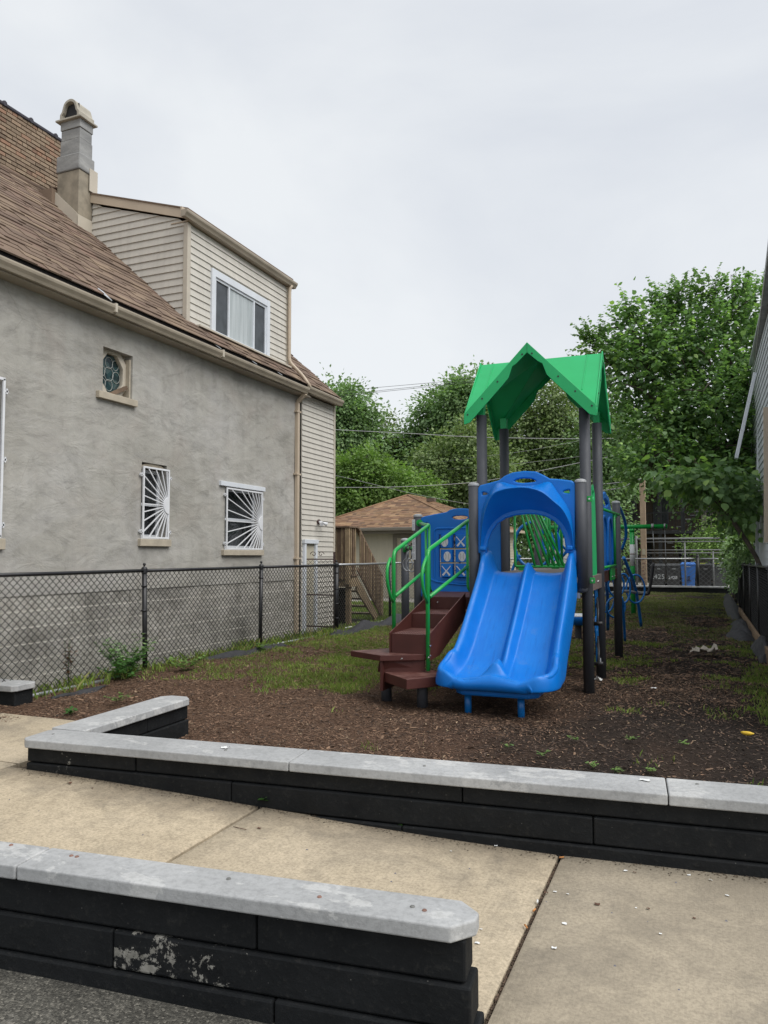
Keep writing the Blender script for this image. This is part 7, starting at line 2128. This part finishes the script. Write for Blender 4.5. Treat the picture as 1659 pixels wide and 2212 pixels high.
cable('faint wire sloping down over the garage ridge', [(650,1010,29),(760,1035,29),(900,1068,29),(1030,1092,29)], 0.007, M_cable)
cable('faint wire rising to the right behind the left canopy posts', [(900,1005,33),(1010,990,33),(1130,975,33),(1262,950,33)], 0.006, M_cable)
cable('faint wire above the lower pale cable between the posts', [(900,1020,33),(1010,1010,33),(1130,1000,33),(1262,985,33)], 0.006, M_cable)
cable('thin wire low behind the garage roof on the left', [(640,1112,32),(725,1111,32),(850,1108,32)], 0.007, M_cable)
cable('thick white cable loop right of the play structure', [(1280,1062,26),(1330,1056,26),(1352,1050,26),(1372,1038,26),(1400,1031,26)], 0.018, M_cable)
cable('grey wire above the thick white cable loop', [(1280,1048,26),(1340,1042,26),(1400,1034,26),(1460,1030,26)], 0.014, M_cable)
# ================================================================== GROUND COVER
def grass_mask(x, y):
    n = vnoise(x+20, y+3, 0.9, 1)*0.40 + vnoise(x+20, y+3, 2.4, 2)*0.35 + vnoise(x+5, y+3, 6.5, 3)*0.25
    m = np.zeros_like(x)
    # lush strip inside the left fence and round the steps
    m += 0.58*np.exp(-((x+5.0)/1.15)**2)*np.clip((y-6.6)/1.8, 0, 1)*np.clip((17-y)/4, 0, 1)
    m += 0.65*np.exp(-((x+3.9)/0.9)**2)*np.clip((y-8.0)/1.2, 0, 1)
    m += 0.75*np.exp(-((x+3.3)/0.32)**2 - ((y-6.75)/0.22)**2)
    m += 0.45*np.exp(-((x+5.75)/0.4)**2)*np.clip((y-5.3)/1.0, 0, 1)
    # worn turf further down the lot
    m += (0.33*np.clip((y-9.5)/3.0, 0, 1) + 0.22*np.clip((y-15)/5.0, 0, 1))*(x > -4.2) + 0.22*(vnoise(x+9, y*1.6, 0.45, 7)-0.5)
    m += 0.12*np.clip((y-8.0)/2.0, 0, 1)*(x > -1.6)
    m += 0.30*np.exp(-((x-0.72)/0.22)**2)*np.clip((y-6)/2, 0, 1)
    m += -0.10
    under = np.exp(-((x+1.8)/0.9)**2 - ((y-7.8)/1.0)**2)
    m -= 0.6*under
    return np.clip((m + (n-0.60)*2.3)*1.5, 0, 1)
def blades(name, n, x0, x1, y0, y1, hmin, hmax, wid, seed, maskf=grass_mask, gz=gz_np, mat=None, tuft=True):
    g = np.random.default_rng(seed)
    x = g.uniform(x0, x1, n); y = y0 + (y1-y0)*g.random(n)**1.0
    if tuft:
        k = n//9; tx = g.uniform(x0, x1, k); ty = g.uniform(y0, y1, k); i = g.integers(0, k, n)
        sel = g.random(n) < 0.75
        x = np.where(sel, tx[i]+g.normal(0, 0.022, n), x); y = np.where(sel, ty[i]+g.normal(0, 0.022, n), y)
    keep = g.random(n) < maskf(x, y); x = x[keep]; y = y[keep]; N = len(x)
    z = gz(x, y) + 0.018*np.sin(x*3.1+y*1.7)*np.sin(y*2.3-x) + 0.012*np.sin(x*7+1)*np.sin(y*6.1) - 0.004
    h = g.uniform(hmin, hmax, N)*(0.6+0.6*vnoise(x, y, 1.5, 5)); a = g.uniform(0, 2*np.pi, N); w = wid*g.uniform(0.7, 1.3, N)
    lean = h*g.uniform(0.1, 0.9, N); b = g.uniform(0, 2*np.pi, N)
    V = np.zeros((N, 4, 3))
    V[:, 0] = np.stack([x-np.cos(a)*w, y-np.sin(a)*w, z], 1); V[:, 1] = np.stack([x+np.cos(a)*w, y+np.sin(a)*w, z], 1)
    mx_, my_, mz_ = x+np.cos(b)*lean*0.35, y+np.sin(b)*lean*0.35, z+h*0.6
    V[:, 2] = np.stack([mx_+np.cos(a)*w*0.7, my_+np.sin(a)*w*0.7, mz_], 1)
    V[:, 3] = np.stack([x+np.cos(b)*lean, y+np.sin(b)*lean, z+h], 1)
    o = np_obj(name, V, 4, mat or M_grass); o['kind'] = 'stuff'; o['category'] = 'grass'
    return o
o = blades('grass', 230000, -6.35, 0.9, 5.0, 14.0, 0.016, 0.058, 0.0034, 1); o['label'] = 'patchy green grass growing through the mulch near the play structure'
o = blades('grass', 170000, -6.35, 0.95, 13.5, 29.9, 0.02, 0.055, 0.0075, 2, mat=M_grassd); o['label'] = 'worn turf in the far half of the lot'
o = blades('grass', 4200, -6.42, -6.1, 5.6, 17.0, 0.04, 0.15, 0.005, 3, maskf=lambda x, y: 0.20+0.6*vnoise(x, y, 0.9, 9)*(y > 6.2)); o['label'] = 'taller ragged grass along the foot of the chain link fence'
o = blades('grass', 60000, -12.5, -6.45, 16.5, 21.3, 0.05, 0.14, 0.010, 4, maskf=lambda x, y: 0.9+0*x, gz=lambda x, y: 0*x); o['label'] = 'bright lawn in the yard in front of the garage'
lawn_m = plain('lawn_soil', (0.055, 0.085, 0.022), 0.95, 0.3, 4, kind='World')
grid_ground('yard_lawn', [-13, -6.5], [16.8, 21.2], lambda x, y: 0.008, lawn_m)
o = blades('grass', 7000, -7.05, -6.4, 4.0, 14.5, 0.03, 0.16, 0.004, 6, maskf=lambda x, y: 0.7*vnoise(x, y, 1.1, 12), gz=lambda x, y: 0*x+0.03); o['label'] = 'thin weeds in the strip between fence and block base'

# chips of bark mulch
def chips(name, n, x0, x1, y0, y1, smin, smax, seed, mat, dens, label):
    g = np.random.default_rng(seed)
    x = g.uniform(x0, x1, n); y = g.uniform(y0, y1, n); keep = g.random(n) < dens(x, y); x = x[keep]; y = y[keep]; N = len(x)
    z = gz_np(x, y) + 0.018*np.sin(x*3.1+y*1.7)*np.sin(y*2.3-x) + 0.012*np.sin(x*7+1)*np.sin(y*6.1) + g.uniform(0.0, 0.010, N)
    a = g.uniform(0, np.pi, N); l = g.uniform(smin, smax, N); w = l*g.uniform(0.12, 0.35, N)
    ux, uy = np.cos(a), np.sin(a); t = g.uniform(-0.35, 0.35, N); t2 = g.uniform(-0.5, 0.5, N)
    V = np.zeros((N, 4, 3))
    for k, (p, q) in enumerate(((-1,-1),(1,-0.7),(1,0.9),(-1,1))):
        V[:, k] = np.stack([x+ux*l/2*p-uy*w/2*q, y+uy*l/2*p+ux*w/2*q, z+t*l/2*p+t2*w/2*q], 1)
    o = np_obj(name, V, 4, mat); tag(o, label, 'mulch', None, 'stuff'); return o
cover = lambda x, y: np.clip(0.85-0.80*np.clip((x+2.0)/1.4 + (vnoise(x,y,1.3,3)-.5)*1.2, 0, 1)*np.clip((9.0-y)/1.5, 0, 1), 0, 1)*(1-0.45*grass_mask(x, y))
chips('bark_mulch', 150000, -6.4, 0.9, 4.5, 10.5, 0.008, 0.034, 1, M_chip, cover, 'brown shredded bark mulch around the slide')
chips('bark_mulch', 50000, -6.3, 0.9, 10.0, 20.0, 0.03, 0.07, 2, M_chip, lambda x, y: 0.7+0*x, 'bark mulch thinning out down the lot')
chips('dark_mulch', 40000, -6.3, 0.9, 4.5, 12.0, 0.010, 0.04, 3, M_chipd, lambda x, y: 0.35+0.6*(x > -1.8), 'dark soil crumbs and rotted chips')
chips('loose_chips', 2600, -6.3, 0.9, 4.5, 10.5, 0.035, 0.075, 14, plain('fresh_chip', (0.175, 0.110, 0.068), 0.9, 0.2, 3, island=0.5), lambda x, y: 0.15+0.75*cover(x, y), 'larger loose bark pieces on the mulch')
M_palechip = plain('pale_chip', (0.34, 0.25, 0.16), 0.9, 0.3, 3, island=0.35)
chips('pale_wood_chips', 2600, -6.3, 0.9, 4.6, 12.0, 0.012, 0.035, 4, M_palechip, lambda x, y: 0.7+0*x, 'scattered pale wood chips on the mulch')
# soil and stone crumbs on the asphalt and along the wall foot
g = np.random.default_rng(41); n = 9000
x = g.uniform(-4.5, -0.75, n); y = 2.62-0.35+0.085*(x+0.78) - np.abs(g.normal(0, 0.10, n)) - 0.02
a = g.uniform(0, 2*np.pi, n); s = g.uniform(0.002, 0.007, n); zz = -0.055-0.02*np.clip((x+2.8)/1.8, 0, 1)
V = np.stack([np.stack([x+s*np.cos(a+k*1.57), y+s*np.sin(a+k*1.57), zz+0.002+s*0.5*(k % 2)], 1) for k in range(4)], 1)
o = np_obj('grit', V, 4, plain('grit_stone', (0.16, 0.13, 0.10), 0.9, 0.3, 3, island=0.6)); tag(o, 'fine grit and crumbs along the foot of the near wall', 'grit', None, 'stuff')
g = np.random.default_rng(42); n = 2600
x = g.uniform(-4.3, 1.5, n); y = 3.985+0.083*(x+4.29) - np.abs(g.normal(0, 0.05, n)) + 0.02
zz = np.array([path_z(v) for v in x]); s = g.uniform(0.0015, 0.006, n); a = g.uniform(0, 6.28, n)
V = np.stack([np.stack([x+s*np.cos(a+k*1.57), y+s*np.sin(a+k*1.57), zz+0.0015+s*0.5*(k % 2)], 1) for k in range(4)], 1)
o = np_obj('grit', V, 4, plain('path_grit', (0.10, 0.075, 0.05), 0.9, 0.3, 3, island=0.6)); tag(o, 'dirt crumbs gathered where the path meets the long wall', 'grit', None, 'stuff')
g = np.random.default_rng(43); n = 1400
yy = g.uniform(1.9, 4.2, n); x = -0.735+g.normal(0, 0.006, n); s = g.uniform(0.002, 0.006, n); a = g.uniform(0, 6.28, n)
V = np.stack([np.stack([x+s*np.cos(a+k*1.57), yy+s*np.sin(a+k*1.57), -0.022+s*0.8*(k % 2)+0*x], 1) for k in range(4)], 1)
o = np_obj('grit', V, 4, plain('joint_grit_stone', (0.09, 0.06, 0.04), 0.9, 0.3, 3, island=0.6)); tag(o, 'dirt filling the open joint of the path', 'grit', None, 'stuff')

# ---- weeds
def weed(label, x, y, z, h, n, seed, leaf=0.05, mat=None, spread=0.10, cat='weed', name='weed'):
    t = thing(name, (x, y, z), label, cat)
    r = random.Random(seed)
    st_ = MB(); bl = []
    for i in range(n):
        a = r.uniform(0, 6.28); R_ = spread*r.uniform(0.2, 1); hh = h*r.uniform(0.5, 1)
        p = [(x+0.02*math.cos(a), y+0.02*math.sin(a), z), (x+R_*0.5*math.cos(a), y+R_*0.5*math.sin(a), z+hh*0.6), (x+R_*math.cos(a), y+R_*math.sin(a), z+hh)]
        st_.tube(p, 0.0012+h*0.0012, 5)
        for k in range(max(3, int(hh/leaf*3.2))):
            tt = r.uniform(0.25, 1); q = Vector(p[1]).lerp(Vector(p[2]), max(0, tt*2-1)) if tt > .5 else Vector(p[0]).lerp(Vector(p[1]), tt*2)
            b = r.uniform(0, 6.28); d_ = Vector((math.cos(b), math.sin(b), r.uniform(-.2, .5))).normalized(); s_ = d_.cross(Vector((0,0,1))).normalized(); lf = leaf*r.uniform(0.6, 1.2)
            bl.append([tuple(q), tuple(q+d_*lf*0.45+s_*lf*0.36), tuple(q+d_*lf), tuple(q+d_*lf*0.45-s_*lf*0.36)])
    obj('stem', st_, M_weed, t)
    np_obj('foliage', np.array(bl), 4, mat or M_weed, t)
    return t
weed('climbing weed on the fence at the second post', -6.42, 7.45, 0.1, 0.55, 34, 1, 0.070, M_leafB, 0.42, name='vine_weed')
weed('bushy bright weed at the foot of the fence by the second post', -6.15, 7.1, 0.15, 0.30, 22, 2, 0.07, None, 0.38)
weed('leafy weed spreading in front of the bottom rail', -5.9, 7.9, 0.16, 0.18, 16, 3, 0.07, M_leafC, 0.30)
weed('pale dock plant beside the flat black fabric', -6.05, 9.9, 0.13, 0.16, 8, 4, 0.10, M_leafC, 0.15)
weed('low bright clover tuft in the mulch behind the return wall', -5.35, 6.1, 0.16, 0.07, 14, 5, 0.035, M_leafC, 0.16)
weed('small rosette weed at the edge of the concrete path', -5.35, 5.5, 0.15, 0.05, 12, 6, 0.05, None, 0.14)
M_dead = m_leaf('dead_stalk', [(0.15, 0.07, 0.035), (0.21, 0.11, 0.06)], 0.2)
weed('dead brown dock stalk leaning on the fence near the left', -6.45, 6.55, 0.12, 0.62, 5, 7, 0.05, M_dead, 0.08, 'dead weed', 'dead_stalk')
weed('tiny green sprout at the foot of the near wall', *onZ(345*0.628, 1755.5+560*0.628, -0.06)[:2], -0.06, 0.055, 5, 8, 0.022, M_weed, 0.02)
weed('thin grass blade at the foot of the near wall, left', *onZ(143*0.628, 1755.5+520*0.628, -0.06)[:2], -0.06, 0.07, 2, 9, 0.012, M_weed, 0.01)
q = onZ(578, 1733, 0.1); weed('grass tuft where the path joint meets the long wall', q[0], q[1], 0.09, 0.07, 6, 10, 0.06, M_weed, 0.05)
q = onZ(433, 1703, 0.13); weed('small sprout against the long wall left of the grass tuft', q[0], q[1]-0.01, 0.12, 0.03, 3, 11, 0.02, M_weed, 0.01)
q = onZ(868, 1779, 0.06); weed('small sprout against the long wall, middle', q[0], q[1]-0.01, 0.05, 0.03, 3, 12, 0.02, M_weed, 0.01)
r = random.Random(31)
for i, (px_, py_) in enumerate([(1280,1655),(1170,1632),(1095,1615),(1330,1668),(1480,1610),(1365,1600),(1405,1667),(1240,1600)]):
    q = onZ(px_, py_, 0.09); weed('tiny weed sprout in the dark soil', q[0], q[1], 0.09, 0.035, 7, 40+i, 0.03, M_leafC, 0.06)['group'] = 'sprouts in the bare soil'

# ---- litter
M_ban = plain('banana_yellow', (0.72, 0.47, 0.035), 0.5, 0.1, 8)
q = onZ(1615, 1592, 0.10)
bn = []
for i in range(11):
    t_ = i/10; a = (t_-0.5)*1.25
    bn.append((q[0]+0.085*math.sin(a)*1.0, q[1]-0.02*math.sin(a)+0.03, q[2]+0.022+0.030*(1-math.cos(a))*0.9))
mb = MB(); mb.tube(bn, 0.014, 10, radii=[0.003,0.009,0.013,0.0155,0.017,0.0175,0.017,0.0155,0.012,0.007,0.004]); tag(obj('banana', mb, M_ban, bevel=0), 'yellow banana-shaped toy on the dark soil', 'toy')
def scrap(label, x, y, z, s, seed, mat, name='paper_scrap', cat='litter', group=None, n=5, crumple=0.5):
    r = random.Random(seed); rows = []
    for i in range(n):
        rows.append([(x+(i/(n-1)-.5)*s+r.uniform(-.08,.08)*s, y+(j/(n-1)-.5)*s*0.7+r.uniform(-.08,.08)*s, z+0.004+abs(r.gauss(0, 1))*s*0.12*crumple) for j in range(n)])
    mb = MB(); mb.grid(rows); return tag(obj(name, mb, mat), label, cat, group)
M_paper = plain('dirty_paper', (0.50, 0.44, 0.36), 0.9, 0.15, 20); M_wpaper = plain('white_paper', (0.72, 0.73, 0.72), 0.8, 0.05, 20)
q = onZ(1520, 1410, 0.06); scrap('crumpled beige napkin lying on the worn turf', q[0], q[1], 0.06, 0.36, 1, M_paper, 'napkin', crumple=1.2, n=8)
q = onZ(1292, 1470, 0.09); scrap('white crumpled tissue beside the front right post', q[0], q[1], 0.09, 0.09, 2, M_wpaper, 'tissue', crumple=1.5)
q = onZ(1412, 1487, 0.09); scrap('small white scrap in the bare soil right of the posts', q[0], q[1], 0.09, 0.06, 3, M_wpaper)
q = onZ(1393, 1686, TOPZ); scrap('white smear of paper on the long coping near its right joint', q[0], q[1], TOPZ, 0.055, 4, M_wpaper, crumple=0.2)
q = onZ(487, 1617, TOPZ); scrap('white paper bit on the long coping near the corner', q[0], q[1], TOPZ, 0.05, 5, M_wpaper, crumple=0.8)
q = onZ(1503, 1676, 0.30); mb = MB(); mb.tube([(q[0]-0.05, q[1]+0.30, 0.14), (q[0]+0.05, q[1]+0.32, 0.15)], 0.032, 14); tag(obj('crushed_can', mb, plain('can_silver', (0.5, 0.48, 0.5), 0.3, 0.2, 20, metal=0.5)), 'crushed drink can half hidden behind the long wall', 'can')
r = random.Random(77)
spots = [(1352,1883),(1226,1933),(1427,2019),(1197,2050),(974,1840),(1071,1829),(1535,1903),(1571,1936),(1039,2009),(1199,1928),(1488,1892),(1219,1997),(1374,1963),(1031,2039),(1385,1863),(1615,1887),(1552,1882),(1484,1876)]
for i, (px_, py_) in enumerate(spots):
    q = onZ(px_, py_, path_z(onZ(px_, py_, 0)[0])); z_ = path_z(q[0])
    scrap('tiny white crumb of litter on the concrete path', q[0], q[1], z_, r.uniform(0.009, 0.022), 100+i, M_wpaper, 'crumb', 'litter', 'white crumbs on the path', n=3, crumple=1.0)
M_twig = plain('brown_twig', (0.10, 0.05, 0.03), 0.9, 0.3, 20)
for i, (px_, py_) in enumerate([(1099,1821),(1311,1864),(1297,1856),(1610,1892),(1008,1825),(1371,1886),(560,1790),(200,1700),(150,1690),(1290,1955),(1180,1930),(1400,1965),(1500,1985),(1600,1800)]):
    q = onZ(px_, py_, path_z(onZ(px_, py_, 0.05)[0])); z_ = path_z(q[0])
    if q[1] > 3.9+0.083*(q[0]+4.29): continue
    scrap('brown leaf fragment on the concrete path', q[0], q[1], z_, r.uniform(0.012, 0.035), 200+i, M_twig, 'leaf_fragment', 'litter', 'leaf fragments on the path', n=3, crumple=1.2)
q = onZ(520, 1787, 0.08); mb = MB(); mb.tube([(q[0]-0.05, q[1], path_z(q[0])+0.004), (q[0], q[1]-0.01, path_z(q[0])+0.006), (q[0]+0.045, q[1]-0.012, path_z(q[0])+0.004)], 0.0018, 5); tag(obj('twig', mb, M_twig), 'thin twig lying across the path joint', 'twig')
M_filter = plain('filter_orange', (0.50, 0.22, 0.07), 0.8, 0.1, 20)
for i, (px_, py_) in enumerate([(1213,1853),(1161,1948),(1154,1967),(1136,2002)]):
    q = onZ(px_, py_, 0.0); a = r.uniform(0, 3.1); dx_, dy_ = 0.013*math.cos(a), 0.013*math.sin(a)
    mb = MB(); mb.tube([(q[0]-dx_, q[1]-dy_, 0.003), (q[0]+dx_, q[1]+dy_, 0.003)], 0.004, 7); tag(obj('cigarette_butt', mb, M_filter if i != 1 else M_wpaper), ('orange cigarette butt at the top of the open path joint', 'white cigarette butt in the open path joint', 'orange cigarette butt midway down the path joint', 'lowest orange cigarette butt in the path joint')[i], 'litter')
# small dark bits on the path
for i in range(60):
    x = r.uniform(-5.5, 1.4); y = r.uniform(2.9, 4.1) if x < -0.8 else r.uniform(2.0, 4.2)
    if y > 3.9+0.083*(x+4.29): continue
    if y < 2.8 and x < -0.7: continue
    z_ = path_z(x); s = r.uniform(0.003, 0.007)
    mb = MB(); mb.add([(x-s,y-s,z_),(x+s,y-s*0.6,z_),(x+s*0.5,y+s,z_),(x-s*0.7,y+s*0.6,z_),(x,y,z_+s*0.9)], [(0,1,4),(1,2,4),(2,3,4),(3,0,4)])
    tag(obj('pebble', mb, M_seam), 'tiny dark pebble on the concrete path', 'pebble', 'pebbles on the path')
